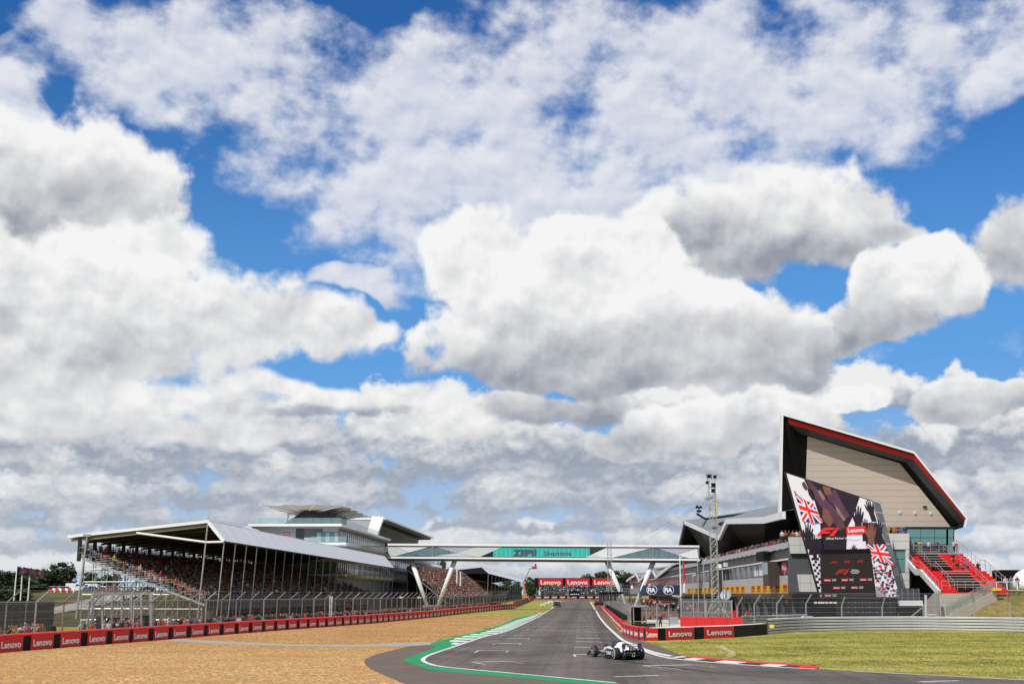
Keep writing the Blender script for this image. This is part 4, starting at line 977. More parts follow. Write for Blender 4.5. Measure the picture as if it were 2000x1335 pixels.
# white trims at the near end
MB().beam(SP_(-0.1, 0, 12.55), SP_(-0.1, 17.7, 10.8), 0.2, 0.34).build('gable_trim', WHITE, t)
MB().beam(SP_(-0.1, 0.05, 12.4), SP_(-0.1, -1.95, 10.15), 0.22, 0.4).build('gable_trim', WHITE, t)
MB().bar(SP_(-0.1, -1.9, 10.1), SP_(-0.1, 0.2, 10.05), 0.14, 6).bar(SP_(-0.1, 0.2, 10.05), SP_(-0.1, 9.0, 11.2), 0.14, 6).build('tie_rod', WHITE, t)
MB().bar(SP_(-0.15, 0.15, 12.3), SP_(-0.15, 0.9, 0), 0.09, 8).build('corner_post', STEEL, t)
MB().bar(SP_(-0.15, 15.2, 10.9), SP_(-0.15, 15.9, 1.0), 0.12, 8).build('corner_post', STEEL, t)
MB().box(SP_(-0.1, 15.2, 10.95), (0.9, 0.5, 0.3)).build('post_head', STEEL, t)
MB().beam(SP_(0, -1.98, 10.12), SP_(SLEN, -1.98, 10.12 + zdrop(SLEN)), 0.1, 0.16).build('gutter', DARK, t)
# raked decks, benches
ROWSN = 22; R0, R1 = 2.9, 8.35
DECK = mat('deck_boards', (0.07, 0.072, 0.075), 0.7, 0.2, var=0.2)
def row_z(k): return R0 + (R1 - R0) * k / (ROWSN - 1)
def row_b(k): return 0.4 + 15.0 * k / (ROWSN - 1)
for k in range(ROWSN):
    b0, z = row_b(k), row_z(k)
    MB().prism([SP_(0, b0, z), SP_(SLEN - 4, b0, z), SP_(SLEN - 4, b0 + 0.72, z), SP_(0, b0 + 0.72, z)], UP * -0.08).build('deck', DECK, t)
    MB().prism([SP_(0.3, b0 + 0.40, z + 0.42), SP_(SLEN - 4.3, b0 + 0.40, z + 0.42), SP_(SLEN - 4.3, b0 + 0.68, z + 0.42), SP_(0.3, b0 + 0.68, z + 0.42)], UP * -0.05).build('bench', DARK, t)
MB().beam(SP_(-0.2, 0.0, R0 - 0.25), SP_(-0.2, 15.6, R1 - 0.2), 0.12, 0.26).build('stringer', STEEL, t)
# end guard frames
for k in range(0, ROWSN):
    b0, z = row_b(k), row_z(k)
    mb = MB(); q = [SP_(-0.1, b0 + 0.05, z), SP_(-0.1, b0 + 0.05, z + 1.15), SP_(-0.1, b0 + 0.70, z + 1.15), SP_(-0.1, b0 + 0.70, z)]
    mb.path(q, 0.024, 5); mb.bar(SP_(-0.1, b0 + 0.05, z + 0.5), SP_(-0.1, b0 + 0.7, z + 0.5), 0.018, 5); mb.build('guard_frame', DSTEEL, t)
# back windbreak and front parapet
for i in range(58):
    s0 = i * 1.85; zb = R1 - 0.2
    MB().bar(SP_(s0, 15.9, zb), SP_(s0, 15.9, zb + 1.95), 0.05, 4).build('baluster', DARK, t)
MB().face([SP_(0, 15.95, R1), SP_(SLEN, 15.95, R1), SP_(SLEN, 15.95, R1 + 1.55), SP_(0, 15.95, R1 + 1.55)]).build('windbreak', clear_mat('smoked_sheet', (0.10, 0.11, 0.12), 0.45), t)
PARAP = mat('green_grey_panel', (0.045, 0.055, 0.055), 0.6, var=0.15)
for i in range(70):
    s0 = i * 1.5 + 0.02; MB().prism([SP_(s0, 0.1, R0 - 0.9), SP_(s0 + 1.46, 0.1, R0 - 0.9), SP_(s0 + 1.46, 0.1, R0 + 1.0), SP_(s0, 0.1, R0 + 1.0)], BD * 0.06).build('parapet_panel', PARAP, t)
    MB().bar(SP_(s0 - 0.02, 0.06, R0 - 0.9), SP_(s0 - 0.02, 0.06, R0 + 1.05), 0.03, 4).build('parapet_post', STEEL, t)
# scaffold below the decks: every upright, ledger and brace of the near end frame, then a few frames further in
def scaffold(s, every=1):
    top = lambda b: R0 - 0.35 + (R1 - R0) * (b - 0.4) / 15.0
    bs_ = [0.4 + 1.5 * i for i in range(11)]
    for i, b0 in enumerate(bs_):
        MB().bar(SP_(s, b0, 0), SP_(s, b0, top(b0)), 0.05, 5).build('scaffold_upright', STEEL, t)
    for z in (0.9, 2.2, 3.9, 5.4, 6.9):
        bq = 0.4 + max(0, (z + 0.35 - R0)) / (R1 - R0) * 15.0
        if bq < 14.5: MB().bar(SP_(s, max(bq, 0.4), z), SP_(s, 15.4, z), 0.055 if z != 3.9 else 0.075, 5).build('scaffold_ledger', WHITE if s < 1 else STEEL, t)
    for i, b0 in enumerate(bs_[:-1]):
        for z in (0.0, 1.9, 3.8, 5.5):
            if z + 1.9 < top(b0) + 0.6: MB().bar(SP_(s, b0 + 1.5, z + 0.1), SP_(s, b0, min(z + 1.8, top(b0))), 0.038, 4).build('scaffold_brace', STEEL, t)
for s in (0.0, 2.6, 5.2, 9.0): scaffold(s)
for i in range(8):
    s = 12 + i * 12.0
    for b0 in (0.6, 3.5, 7.0, 11.0): MB().bar(SP_(s, b0, 0), SP_(s, b0, R0 + (R1 - R0) * (b0 - 0.4) / 15 - 0.3), 0.06, 5).build('scaffold_upright', STEEL, t)
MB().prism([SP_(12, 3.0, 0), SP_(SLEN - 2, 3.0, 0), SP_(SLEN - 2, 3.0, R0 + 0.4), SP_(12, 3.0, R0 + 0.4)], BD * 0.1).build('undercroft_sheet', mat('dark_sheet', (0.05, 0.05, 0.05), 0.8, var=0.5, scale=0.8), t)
# white discs of lamps on the fence line: two small floodlights on the stand front
for px, py in ((495, 1160), (580, 1161), (700, 1165), (743, 1167), (783, 1166), (818, 1166)):
    p = on_line(px, py, -38.9, 140, 0.11); tt = thing('lamp', 'small white box lamp on a pole along the front of the stand', 'lamp', (p.x, p.y, gz(p.y)), 'white box lamps in front of the stand')
    MB().bar((p.x, p.y, gz(p.y)), (p.x, p.y, p.z - 0.2), 0.04, 6).build('pole', STEEL, tt); MB().box((p.x, p.y, p.z), (0.75, 0.3, 0.38)).build('lamp_box', WHITE, tt)
# people of the stand
STAND_SEATS = []
rs = random.Random(3)
for k in range(ROWSN):
    s = 0.5
    while s < SLEN - 4.6:
        if rs.random() < 0.93:
            st = rs.random() < 0.06
            p = SP_(s, row_b(k) + (0.5 if not st else 0.25), row_z(k)); STAND_SEATS.append((p.x, p.y, p.z, -5 + rs.uniform(-20, 12), not st))
        s += 0.56 if s < 50 else 0.7
# ------------------------------------------------------------------ white hotel building behind the stand
HX, HY, HS = -33.6, 240.0, 0.036
HT = V((HS, 1, 0)).normalized(); HN = V((1, -HS, 0)).normalized()       # along the side facade, out towards the track
def HP(s, o, z): return V((HX, HY, 0)) + HT * s + HN * o + UP * z
t = thing('hotel', 'grey and white hotel with balconies, rising behind the roofed stand', 'building', HP(0, 0, 0.2).to_tuple())
PANEL = mat('silver_cladding', (0.36, 0.385, 0.41), 0.45, 0.1, var=0.08, scale=0.6)
SIDEP = mat('slate_cladding', (0.125, 0.135, 0.15), 0.5, 0.1, var=0.12, scale=0.6)
FIN = mat('beige_fin', (0.42, 0.38, 0.33), 0.6, var=0.1)
CURT = mat('curtain', (0.35, 0.45, 0.42), 0.8, var=0.4, scale=1.5)
WN = 15.4                                       # width of the front facade
MB().hexa([HP(0, -WN, 0), HP(0, 0, 0), HP(66, 0, 0), HP(66, -WN, 0), HP(0, -WN, 16.7), HP(0, 0, 16.7), HP(66, 0, 16.7), HP(66, -WN, 16.7)]).build('core', SIDEP, t)
# front facade: separate cladding panels
xs = [-15.4, -11.6, -8.2, -6.6, -3.0, 0.0]
for i in range(5):
    for j in range(12):
        z0, z1 = 16.7 - 1.02 * (j + 1) + 0.04, 16.7 - 1.02 * j
        if i == 3 and 2 > j >= 0 or i == 2 and j < 3 and False: continue
        if xs[i] == -8.2 and j < 4: continue
        if xs[i] == -3.0 and 1 <= j <= 2: continue
        MB().prism([HP(-0.01, xs[i] + 0.03, z0), HP(-0.01, xs[i + 1] - 0.03, z0), HP(-0.01, xs[i + 1] - 0.03, z1), HP(-0.01, xs[i] + 0.03, z1)], -HT * 0.1).build('cladding_panel', PANEL, t)
MB().prism([HP(-0.02, -8.17, 12.7), HP(-0.02, -6.63, 12.7), HP(-0.02, -6.63, 16.6), HP(-0.02, -8.17, 16.6)], -HT * 0.05).build('window', GLASSD, t)
for k in range(5):
    x0 = -4.1 + k * 0.85; w = MB().prism([HP(-0.12, x0, 13.85), HP(-0.12, x0 + 0.8, 13.85), HP(-0.12, x0 + 0.8, 15.6), HP(-0.12, x0, 15.6)], -HT * 0.05).build('window', GLASST if k % 2 else CURT, t)
sg = MB().prism([HP(-0.12, -10.6, 14.7), HP(-0.12, -9.4, 14.7), HP(-0.12, -9.4, 15.6), HP(-0.12, -10.6, 15.6)], -HT * 0.06).build('sign', RED, t)
for cx in (-10.24, -9.76):
    pts = [HP(-0.2, cx + 0.27 * math.cos(a), 15.15 + 0.3 * math.sin(a)) for a in np.linspace(0, 2 * math.pi, 15)]
    MB().path(pts, 0.05, 4).build('emblem', LETTER, sg)
# roof slab with its thin projecting edge
MB().prism([HP(-1.6, -17.2, 16.75), HP(-1.6, 0.9, 16.75), HP(66, 1.4, 16.75), HP(66, -17, 16.75)], UP * 0.45).build('roof_slab', WHITE, t)
MB().prism([HP(-1.1, -16.6, 16.4), HP(-1.1, 0.5, 16.4), HP(65, 1.0, 16.4), HP(65, -16, 16.4)], UP * 0.34).build('eaves', mat('tan_soffit', (0.34, 0.29, 0.22), 0.6), t)
for i in range(9): MB().face([HP(-1.0, -15.5 + i * 1.8, 17.2), HP(-1.0, -13.75 + i * 1.8, 17.2), HP(-1.0, -13.75 + i * 1.8, 18.35), HP(-1.0, -15.5 + i * 1.8, 18.35)]).build('roof_balustrade', BALU, t)
for i in range(22): MB().face([HP(-0.8 + i * 2.4, 0.6, 17.2), HP(1.5 + i * 2.4, 0.62, 17.2), HP(1.5 + i * 2.4, 0.62, 18.35), HP(-0.8 + i * 2.4, 0.6, 18.35)]).build('roof_balustrade', BALU, t)
# storeys on the side facade: fins, windows, balcony slabs with glass
LEV = [13.55, 10.55, 7.65]
def storey(s0, s1, z, step, wrap):
    n = int((s1 - s0) / step)
    for k in range(n):
        a = s0 + 0.5 + k * step
        MB().prism([HP(a, 0.02, z + 0.5), HP(a + step * 0.45, 0.02, z + 0.5), HP(a + step * 0.45, 0.02, z + 2.3), HP(a, 0.02, z + 2.3)], HN * 0.06).build('window', GLASSD, t)
        MB().prism([HP(a + step * 0.55, 0.02, z + 0.2), HP(a + step * 0.85, 0.02, z + 0.2), HP(a + step * 0.85, 0.02, z + 2.4), HP(a + step * 0.55, 0.02, z + 2.4)], HN * 0.14).build('fin', FIN, t)
    MB().hexa([HP(s0 - (2.2 if wrap else 0.2), 0.0, z - 0.55), HP(s0 - (2.2 if wrap else 0.2), 1.35, z - 0.35), HP(s1, 2.2, z - 0.35), HP(s1, 0, z - 0.55), HP(s0 - (2.2 if wrap else 0.2), 0, z + 0.1), HP(s0 - (2.2 if wrap else 0.2), 1.9, z + 0.1), HP(s1, 2.7, z + 0.1), HP(s1, 0, z + 0.1)]).build('balcony_slab', WHITE, t)
    m_ = int((s1 - s0) / 3.2)
    for k in range(m_):
        a, c = s0 + k * (s1 - s0) / m_, s0 + (k + 0.95) * (s1 - s0) / m_
        MB().face([HP(a, 1.85 + 0.8 * k / m_, z + 0.1), HP(c, 1.85 + 0.8 * (k + 1) / m_, z + 0.1), HP(c, 1.85 + 0.8 * (k + 1) / m_, z + 1.2), HP(a, 1.85 + 0.8 * k / m_, z + 1.2)]).build('balustrade', BALU, t)
    if wrap:
        MB().hexa([HP(-2.2, -4.9, z - 0.35), HP(-2.2, 1.9, z - 0.35), HP(0, 1.9, z - 0.55), HP(0, -4.9, z - 0.55), HP(-2.3, -5.1, z + 0.08), HP(-2.3, 1.95, z + 0.08), HP(0, 1.95, z + 0.08), HP(0, -5.1, z + 0.08)]).build('balcony_slab', WHITE, t)
        for k in range(3): MB().face([HP(-2.1, -4.9 + k * 2.3, z + 0.1), HP(-2.1, -2.7 + k * 2.3, z + 0.1), HP(-2.1, -2.7 + k * 2.3, z + 1.2), HP(-2.1, -4.9 + k * 2.3, z + 1.2)]).build('balustrade', BALU, t)
for z in LEV: storey(0.5, 65, z, 2.6, True)
# window band of the lower storey towards the camera
for k in range(5):
    x0 = -4.1 + k * 0.85
    for z in (7.9, 10.8): MB().prism([HP(-0.12, x0, z), HP(-0.12, x0 + 0.8, z), HP(-0.12, x0 + 0.8, z + 2.1), HP(-0.12, x0, z + 2.1)], -HT * 0.05).build('window', GLASST if k % 2 == 0 else CURT, t)
# dark recess under the bridge, then the far half of the same building
MB().hexa([HP(66.2, -WN, 0), HP(66.2, -0.8, 0), HP(200, -0.8, 0), HP(200, -WN, 0), HP(66.2, -WN, 14.9), HP(66.2, -0.8, 14.9), HP(200, -0.8, 14.9), HP(200, -WN, 14.9)]).build('core', SIDEP, t)
for z in LEV:
    n = 30
    for k in range(n):
        a = 74 + k * 4.1
        MB().prism([HP(a, -0.77, z + 0.4), HP(a + 1.9, -0.77, z + 0.4), HP(a + 1.9, -0.77, z + 2.3), HP(a, -0.77, z + 2.3)], HN * 0.06).build('window', GLASSD, t)
        MB().prism([HP(a + 2.3, -0.77, z + 0.2), HP(a + 3.4, -0.77, z + 0.2), HP(a + 3.4, -0.77, z + 2.4), HP(a + 2.3, -0.77, z + 2.4)], HN * 0.16).build('fin', FIN, t)
    MB().hexa([HP(84, -0.7, z - 0.6), HP(84, 1.0, z - 0.5), HP(198, 1.6, z - 0.5), HP(198, -0.7, z - 0.6), HP(83, -0.7, z + 0.1), HP(83, 1.4, z + 0.1), HP(198, 2.0, z + 0.1), HP(198, -0.7, z + 0.1)]).build('balcony_slab', WHITE, t)
    for k in range(22): MB().face([HP(84 + k * 5.1, 1.4, z + 0.1), HP(88.9 + k * 5.1, 1.42, z + 0.1), HP(88.9 + k * 5.1, 1.42, z + 1.25), HP(84 + k * 5.1, 1.4, z + 1.25)]).build('balustrade', BALU, t)
# upper block: white leaning frame, dark front, flat projecting roof
Z1, Z2 = 16.9, 22.2
MB().hexa([HP(62, -14, Z1), HP(62, -3, Z1), HP(158, -3, Z1), HP(158, -14, Z1), HP(62, -14, Z2 - 0.8), HP(62, -1.8, Z2 - 0.8), HP(158, -1.8, Z2 - 0.8), HP(158, -14, Z2 - 0.8)]).build('upper_block', DARK, t)
for k in range(34): MB().prism([HP(66 + k * 2.7, -2.7, Z1 + 2.2), HP(67.4 + k * 2.7, -2.7, Z1 + 2.2), HP(67.4 + k * 2.7, -1.75, Z2 - 0.9), HP(66 + k * 2.7, -1.75, Z2 - 0.9)], HN * 0.08).build('louvre', CHAR, t)
for k in range(8): MB().prism([HP(64 + k * 2.2, -2.9, Z1 + 0.4), HP(65.9 + k * 2.2, -2.9, Z1 + 0.4), HP(65.9 + k * 2.2, -2.5, Z1 + 2.2), HP(64 + k * 2.2, -2.5, Z1 + 2.2)], HN * 0.06).build('window', GLASSB, t)
MB().prism([HP(57, -14, Z2 - 0.7), HP(57, 1.2, Z2 - 0.7), HP(160, 2.6, Z2 - 0.7), HP(160, -14, Z2 - 0.7)], UP * 0.32).build('roof_slab', WHITE, t)
MB().prism([HP(58, -14, Z2 - 1.2), HP(58, 0.4, Z2 - 1.2), HP(159, 1.8, Z2 - 1.2), HP(159, -14, Z2 - 1.2)], UP * 0.46).build('eaves', mat('brown_soffit', (0.09, 0.075, 0.06), 0.6), t)
p = [HP(56.8, -1.9, Z2 + 0.1), HP(56.8, 0.9, Z2 - 0.15), HP(56.8, -1.0, 17.0), HP(56.8, -3.4, 17.6)]
MB().prism(p, HT * 1.6).build('leaning_frame', WHITE, t)
MB().hexa([HP(57, -12, 17.2), HP(57, -3.6, 17.5), HP(62, -3.6, 17.5), HP(62, -12, 17.2), HP(57.2, -12, Z2), HP(57.2, -1.9, Z2), HP(62, -1.9, Z2), HP(62, -12, Z2)]).build('ribbed_roof', GREY, t)
# tensile canopies on the roof terrace
SAIL = mat('canopy_fabric', (0.52, 0.49, 0.42), 0.8, var=0.08)
for i in range(4):
    s0 = 4.0 + i * 8.3; c = HP(s0 + 4, -8.0, 19.7)
    k = bpy.data.objects.new('canopy', None); COL.objects.link(k); k.parent = t; k.matrix_parent_inverse = Matrix.Translation(-V(t.location)); k['flat'] = 1
    tip = [HP(s0, -16.6, 21.2), HP(s0, -11, 21.35), HP(s0, -5.5, 21.35), HP(s0, 0.6, 21.15), HP(s0 + 8, 0.6, 21.15), HP(s0 + 8, -5.5, 21.2), HP(s0 + 8, -11, 21.2), HP(s0 + 8, -16.6, 21.2)]
    hub = [c + V((0.5 * math.cos(2 * math.pi * (q + 0.5) / 8 + math.pi * 1.0), 0.5 * math.sin(2 * math.pi * (q + 0.5) / 8 + math.pi), 0)) for q in range(8)]
    mb = MB()
    for q in range(8):
        q2 = (q + 1) % 8; a, e = tip[q], tip[q2]; m_ = (a + e) / 2 * 0.86 + c * 0.14
        # sagging edge between neighbouring arms
        mb.face([a, m_, hub[q]]); mb.face([m_, e, hub[q2], hub[q]])
    mb.build('sail', SAIL, k, fix=False)
    for q in range(8): MB().bar(c - UP * 0.25, tip[q] + UP * 0.05, 0.14, 6, 0.09).build('arm', WHITE, k)
    for dx in (-4.0, 4.2): MB().bar(HP(s0 + 4, -8 + dx, 17.2), HP(s0 + 4, -8 + dx * 0.86, 20.0), 0.17, 8).build('mast', WHITE, k)
    MB().beam(HP(s0 + 4, -12, 19.55), HP(s0 + 4, -4, 19.55), 0.12, 0.2).build('tie_bar', WHITE, k)
MB().prism([HP(6, -12.6, 17.2), HP(6, -1.5, 17.2), HP(6, -1.5, 19.6), HP(6, -8.0, 20.2)], HT * 12).build('stair_core', DARK, t)
# ------------------------------------------------------------------ glazed footbridge over the track
BL, BR = V((-28.6, 290.0, 0)), V((40.2, 266.0, 0)); BT = (BR - BL).normalized(); BN = V((BT.y, -BT.x, 0))   # BN faces the camera
def BP(px, py, o=0.0):
    """pixel -> point on the near face of the bridge, o metres proud of it"""
    d = ray(px, py); n = BN; q = BL + BN * o
    k = (q - cam.location).dot(n) / d.dot(n); return V((d.x * k, d.y * k, CAMH + d.z * k))
t = thing('footbridge', 'white footbridge with glass sides and a turquoise banner spanning the track', 'bridge', (BL.x, BL.y, gz(290)))
BRW = mat('bridge_white', (0.80, 0.80, 0.80), 0.35, var=0.05); PALE = mat('pale_fritted_glass', (0.52, 0.58, 0.56), 0.25, var=0.12, scale=0.5); PALE2 = mat('white_fritted_glass', (0.68, 0.71, 0.72), 0.25, var=0.1, scale=0.5)
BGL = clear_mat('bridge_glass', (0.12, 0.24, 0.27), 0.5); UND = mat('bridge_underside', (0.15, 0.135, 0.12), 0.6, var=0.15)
yl = lambda px, a, c: a + (c - a) * (px - 757) / 608.0
def line(px, a, c, o=0.0): return BP(px, yl(px, a, c), o)
depth = -BN * 4.2
def beamx(a0, c0, a1, c1, o, th, mtl, name, x0=757, x1=1366):
    MB().prism([line(x0, a0, c0, o), line(x1, a0, c0, o), line(x1, a1, c1, o), line(x0, a1, c1, o)], -BN * th).build(name, mtl, t)
beamx(1060.6, 1064.4, 1064.6, 1068.0, 0.35, 4.9, BRW, 'roof_beam')
beamx(1064.7, 1068.1, 1065.6, 1069.0, 0.1, 4.2, DARK, 'gasket')
beamx(1086.0, 1090.6, 1089.6, 1094.2, 0.35, 4.9, BRW, 'floor_beam')
beamx(1084.9, 1089.6, 1085.9, 1090.5, 0.1, 4.2, DARK, 'gasket')
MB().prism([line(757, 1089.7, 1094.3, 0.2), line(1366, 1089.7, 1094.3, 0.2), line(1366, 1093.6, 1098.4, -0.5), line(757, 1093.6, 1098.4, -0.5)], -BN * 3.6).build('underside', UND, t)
# glass panes, near and far side
N = 31; 
for k in range(N):
    x0, x1 = 757 + 608 * k / N + 0.15, 757 + 608 * (k + 1) / N - 0.15
    for o in (0.0, -4.0):
        MB().face([line(x0, 1084.9, 1089.6, o), line(x1, 1084.9, 1089.6, o), line(x1, 1065.6, 1069, o), line(x0, 1065.6, 1069, o)]).build('pane', BGL, t)
    if k: MB().bar(line(757 + 608 * k / N, 1084.9, 1089.6, 0.02), line(757 + 608 * k / N, 1065.6, 1069, 0.02), 0.035, 4).build('mullion', DSTEEL, t)
Y0 = lambda px: yl(px, 1065.7, 1069.1); Y1 = lambda px: yl(px, 1084.8, 1089.5)
def clad(pts, mtl, o=0.05, name='fritted_panel'):
    q = [BP(px, Y0(px) + (Y1(px) - Y0(px)) * f, o) for px, f in pts]; MB().prism(q, -BN * 0.03).build(name, mtl, t)
clad([(758, 0), (770, 0), (798, 0.62), (772, 1), (758, 1)], PALE)
clad([(771, 0), (842, 0), (799, 0.62)], PALE2)
clad([(848, 1), (889, 0.68), (928, 1)], PALE); clad([(849, 0), (932, 0), (890, 0.64)], clear_mat('lavender_glass', (0.55, 0.53, 0.66), 0.7))
clad([(890, 0.66), (933, 0), (982, 0), (938, 1), (930, 1)], PALE)
clad([(939, 1), (963, 0.42), (963, 1)], GLASSD); clad([(1152, 0), (1186, 0), (1152, 0.8)], GLASSD)
clad([(1186, 0.0), (1143, 1), (1196, 1), (1275, 0.0)], PALE2); clad([(1143, 1), (1176, 1), (1160, 0.62)], PALE, 0.09)
clad([(1279, 0), (1364, 0), (1323, 0.66)], clear_mat('lavender_glass', (0.55, 0.53, 0.66), 0.7)); clad([(1323, 0.68), (1362, 0.05), (1364, 1), (1346, 1)], PALE2)
# lattice diagonals behind the glass and upright posts
for a, c in (((798, 0.95), (842, 0.05)), ((822, 0.95), (817, 0.45)), ((850, 0.05), (866, 0.9)), ((873, 0.95), (880, 0.1)), ((884, 0.1), (892, 0.9)), ((897, 0.9), (903, 0.1)), ((904, 0.1), (909, 0.8)), ((954, 0.5), (958, 0.98)), ((1168, 0.7), (1174, 0.2)), ((1174, 0.2), (1180, 0.7)),
             ((1236, 0.95), (1246, 0.45)), ((1252, 0.95), (1262, 0.25)), ((1264, 0.25), (1274, 0.95)), ((1280, 0.9), (1287, 0.1)), ((1287, 0.1), (1298, 0.95)), ((1303, 0.9), (1311, 0.1)), ((1312, 0.1), (1319, 0.8)), ((1332, 0.6), (1337, 0.2)), ((1337, 0.2), (1343, 0.6))):
    MB().bar(BP(a[0], Y0(a[0]) + (Y1(a[0]) - Y0(a[0])) * a[1], -0.35), BP(c[0], Y0(c[0]) + (Y1(c[0]) - Y0(c[0])) * c[1], -0.35), 0.12, 6).build('diagonal', BRW, t)
for px in (845, 1276, 1365): MB().bar(BP(px, Y0(px) - 1, 0.12), BP(px, Y1(px) + 1, 0.12), 0.16, 6).build('post', STEEL, t)
# turquoise banner behind the panes, with its lettering
TURQ = mat('turquoise_banner', (0.02, 0.43, 0.37), 0.5, var=0.12, scale=0.6)
bq = [(982, 0.02), (1152, 0.02), (1152, 0.78), (1143, 0.98), (963, 0.98), (963, 0.42)]
bn = MB().prism([BP(px, Y0(px) + (Y1(px) - Y0(px)) * f, 0.06) for px, f in bq], -BN * 0.03).build('banner', TURQ, t)
for k in range(21):
    px = 970 + 8.8 * k
    if px < 1150: MB().bar(BP(px, Y0(px) + (0.35 if px < 982 else 0.1) * 19, 0.1), BP(px, Y1(px) - 0.6, 0.1), 0.035, 4).build('seam', mat('pale_seam', (0.50, 0.78, 0.72), 0.5), bn)
INK = mat('slate_ink', (0.05, 0.085, 0.12), 0.6)
c_ = BP(1024.5, 1078.6, 0.12); place_text('ZEPII', c_, BT, UP, 5.6, 1.42, bn, proud=0.03, bold=0.05, material=INK, key='ink')
c_ = BP(1089, 1079.6, 0.12); place_text('Silverstone', c_, BT, UP, 6.2, 0.95, bn, proud=0.03, bold=0.004, material=INK, key='ink')
# V shaped legs
for pa, pb in (((803, 1091), (835, 1186)), ((889, 1092), (854, 1186)), ((1185, 1095), (1226, 1192)), ((1276, 1096), (1239, 1188))):
    a, c = BP(*pa, -1.8), BP(*pb, -1.8); c.z = max(c.z, gz(c.y) + 0.5)
    MB().bar(a, c, 0.56, 16, 0.42).build('leg', BRW, t, smooth=True)
for px in (844, 1232):
    p = BP(px, 1190, -1.8); MB().box((p.x, p.y, gz(p.y) + 0.5), (4.2, 2.4, 1.1)).build('footing', CONC, t)
# dark abutment joining the bridge to the hotel
p = BP(760, 1090, -2)
# ------------------------------------------------------------------ pit building with the great folded roof on the right
def WP(y, o, z): return V((37.8 + 0.033 * (y - 170) - o, y, z))      # o: metres proud of the facade, towards the track
t = thing('pit_building', 'long pit building with folded white roof edge, dark glass and yellow banners', 'building', WP(170, 0, 0).to_tuple())
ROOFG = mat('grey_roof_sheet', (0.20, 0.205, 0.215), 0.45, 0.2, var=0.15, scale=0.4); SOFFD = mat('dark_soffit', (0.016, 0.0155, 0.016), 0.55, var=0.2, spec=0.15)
BROWN = mat('led_band', (0.055, 0.042, 0.034), 0.4, var=0.3, scale=0.6); BEAM = mat('brown_beam', (0.07, 0.055, 0.05), 0.6)
Y0_, Y1_ = 168.0, 528.0
def band(y0, y1, z0, z1, o, mtl, name, th=0.3, parent=t):
    return MB().prism([WP(y0, o, z0), WP(y1, o, z0), WP(y1, o, z1), WP(y0, o, z1)], V((th, 0, 0))).build(name, mtl, parent)
MB().hexa([WP(Y0_, -0.6, 3.4), WP(Y0_, -12, 3.4), WP(Y1_, -12, 3.4), WP(Y1_, -0.6, 3.4), WP(Y0_, -0.6, 9.9), WP(Y0_, -12, 9.9), WP(Y1_, -12, 9.9), WP(Y1_, -0.6, 9.9)]).build('core', CHAR, t)
MB().hexa([WP(Y0_, -8, 0), WP(Y0_, -12, 0), WP(Y1_, -12, 0), WP(Y1_, -8, 0), WP(Y0_, -8, 3.4), WP(Y0_, -12, 3.4), WP(Y1_, -12, 3.4), WP(Y1_, -8, 3.4)]).build('core', DARK, t)
band(Y0_, Y1_, 3.45, 4.02, 0.25, BEAM, 'beam', 0.8)
for k in range(60):                                             # cladding panels above and behind the banners
    a = Y0_ + k * 6.0; band(a + 0.04, a + 5.96, 4.05, 6.5, 0.0, LGREY if a < 330 else GREY, 'cladding_panel')
for k in range(60):
    a = Y0_ + k * 6.0; w_ = band(a + 0.06, a + 5.94, 6.6, 8.45, -0.15, GLASSD, 'window', 0.1)
for k in range(0, 60):
    a = Y0_ + k * 6.0; band(a, a + 0.12, 6.55, 8.5, 0.02, STEEL, 'mullion', 0.1)
band(Y0_, Y1_, 8.5, 8.72, 0.35, WHITE, 'sill', 0.4); band(Y0_, Y1_, 8.75, 10.0, 0.22, BROWN, 'led_band', 0.3)
band(Y0_, Y1_, 10.02, 10.85, 0.5, LGREY, 'terrace_parapet', 0.2)
for k in range(72): a = Y0_ + k * 5.0; MB().bar(WP(a, 0.5, 10.1), WP(a, 1.0, 9.85), 0.05, 4).build('bracket', DARK, t)
GOLD = mat('dim_gold_print', (0.20, 0.13, 0.06), 0.5)
for k in range(13):                                             # dim emblems along the dark band
    a = WP(178 + k * 6.2, 0.24, 9.38); q = [(-.55, -.4), (-.15, .4), (.62, .4), (.5, .12), (.02, .12), (-.03, -.02), (.42, -.02), (.32, -.22), (-.12, -.22), (-.2, -.4)]
    MB().prism([a + V((0, -u * 1.0, 0)) + UP * (v * 1.0) + V((-0.03, 0, 0)) for u, v in q], V((0.02, 0, 0))).build('emblem', GOLD, t)
# hospitality windows with red banners behind the glass, black boxes standing out
for y0, y1, mtl, txt in ((172.5, 176.5, RED, 'WORX'), (184.5, 188.6, RED, 'WORX'),):
    o = band(y0, y1, 6.75, 8.35, -0.1, mtl, 'banner', 0.05)
    place_text(txt, WP((y0 + y1) / 2, -0.08, 7.6), V((0, -1, 0)), UP, 2.9, 0.8, o, proud=0.03, bold=0.03)
for y0, y1 in ((193.0, 196.0), (197.5, 201.0)): band(y0, y1, 6.75, 8.35, -0.1, LETTER, 'drape', 0.05)
for y0, y1 in ((178.0, 182.5), (238.0, 246.0)): MB().hexa([WP(y0, 1.6, 5.1), WP(y1, 1.6, 5.1), WP(y1, -0.3, 5.1), WP(y0, -0.3, 5.1), WP(y0, 1.6, 8.5), WP(y1, 1.6, 8.5), WP(y1, -0.3, 8.5), WP(y0, -0.3, 8.5)]).build('bay_box', BROWN, t)
MB().prism([WP(178.0, 1.62, 6.7), WP(182.5, 1.62, 6.7), WP(182.5, 1.62, 8.4), WP(178.0, 1.62, 8.4)], V((-0.03, 0, 0))).build('bay_glass', GLASSB, t)
MB().box(WP(186, 0.9, 9.5), (0.9, 5.5, 1.3)).build('plant_box', BLACK, t)
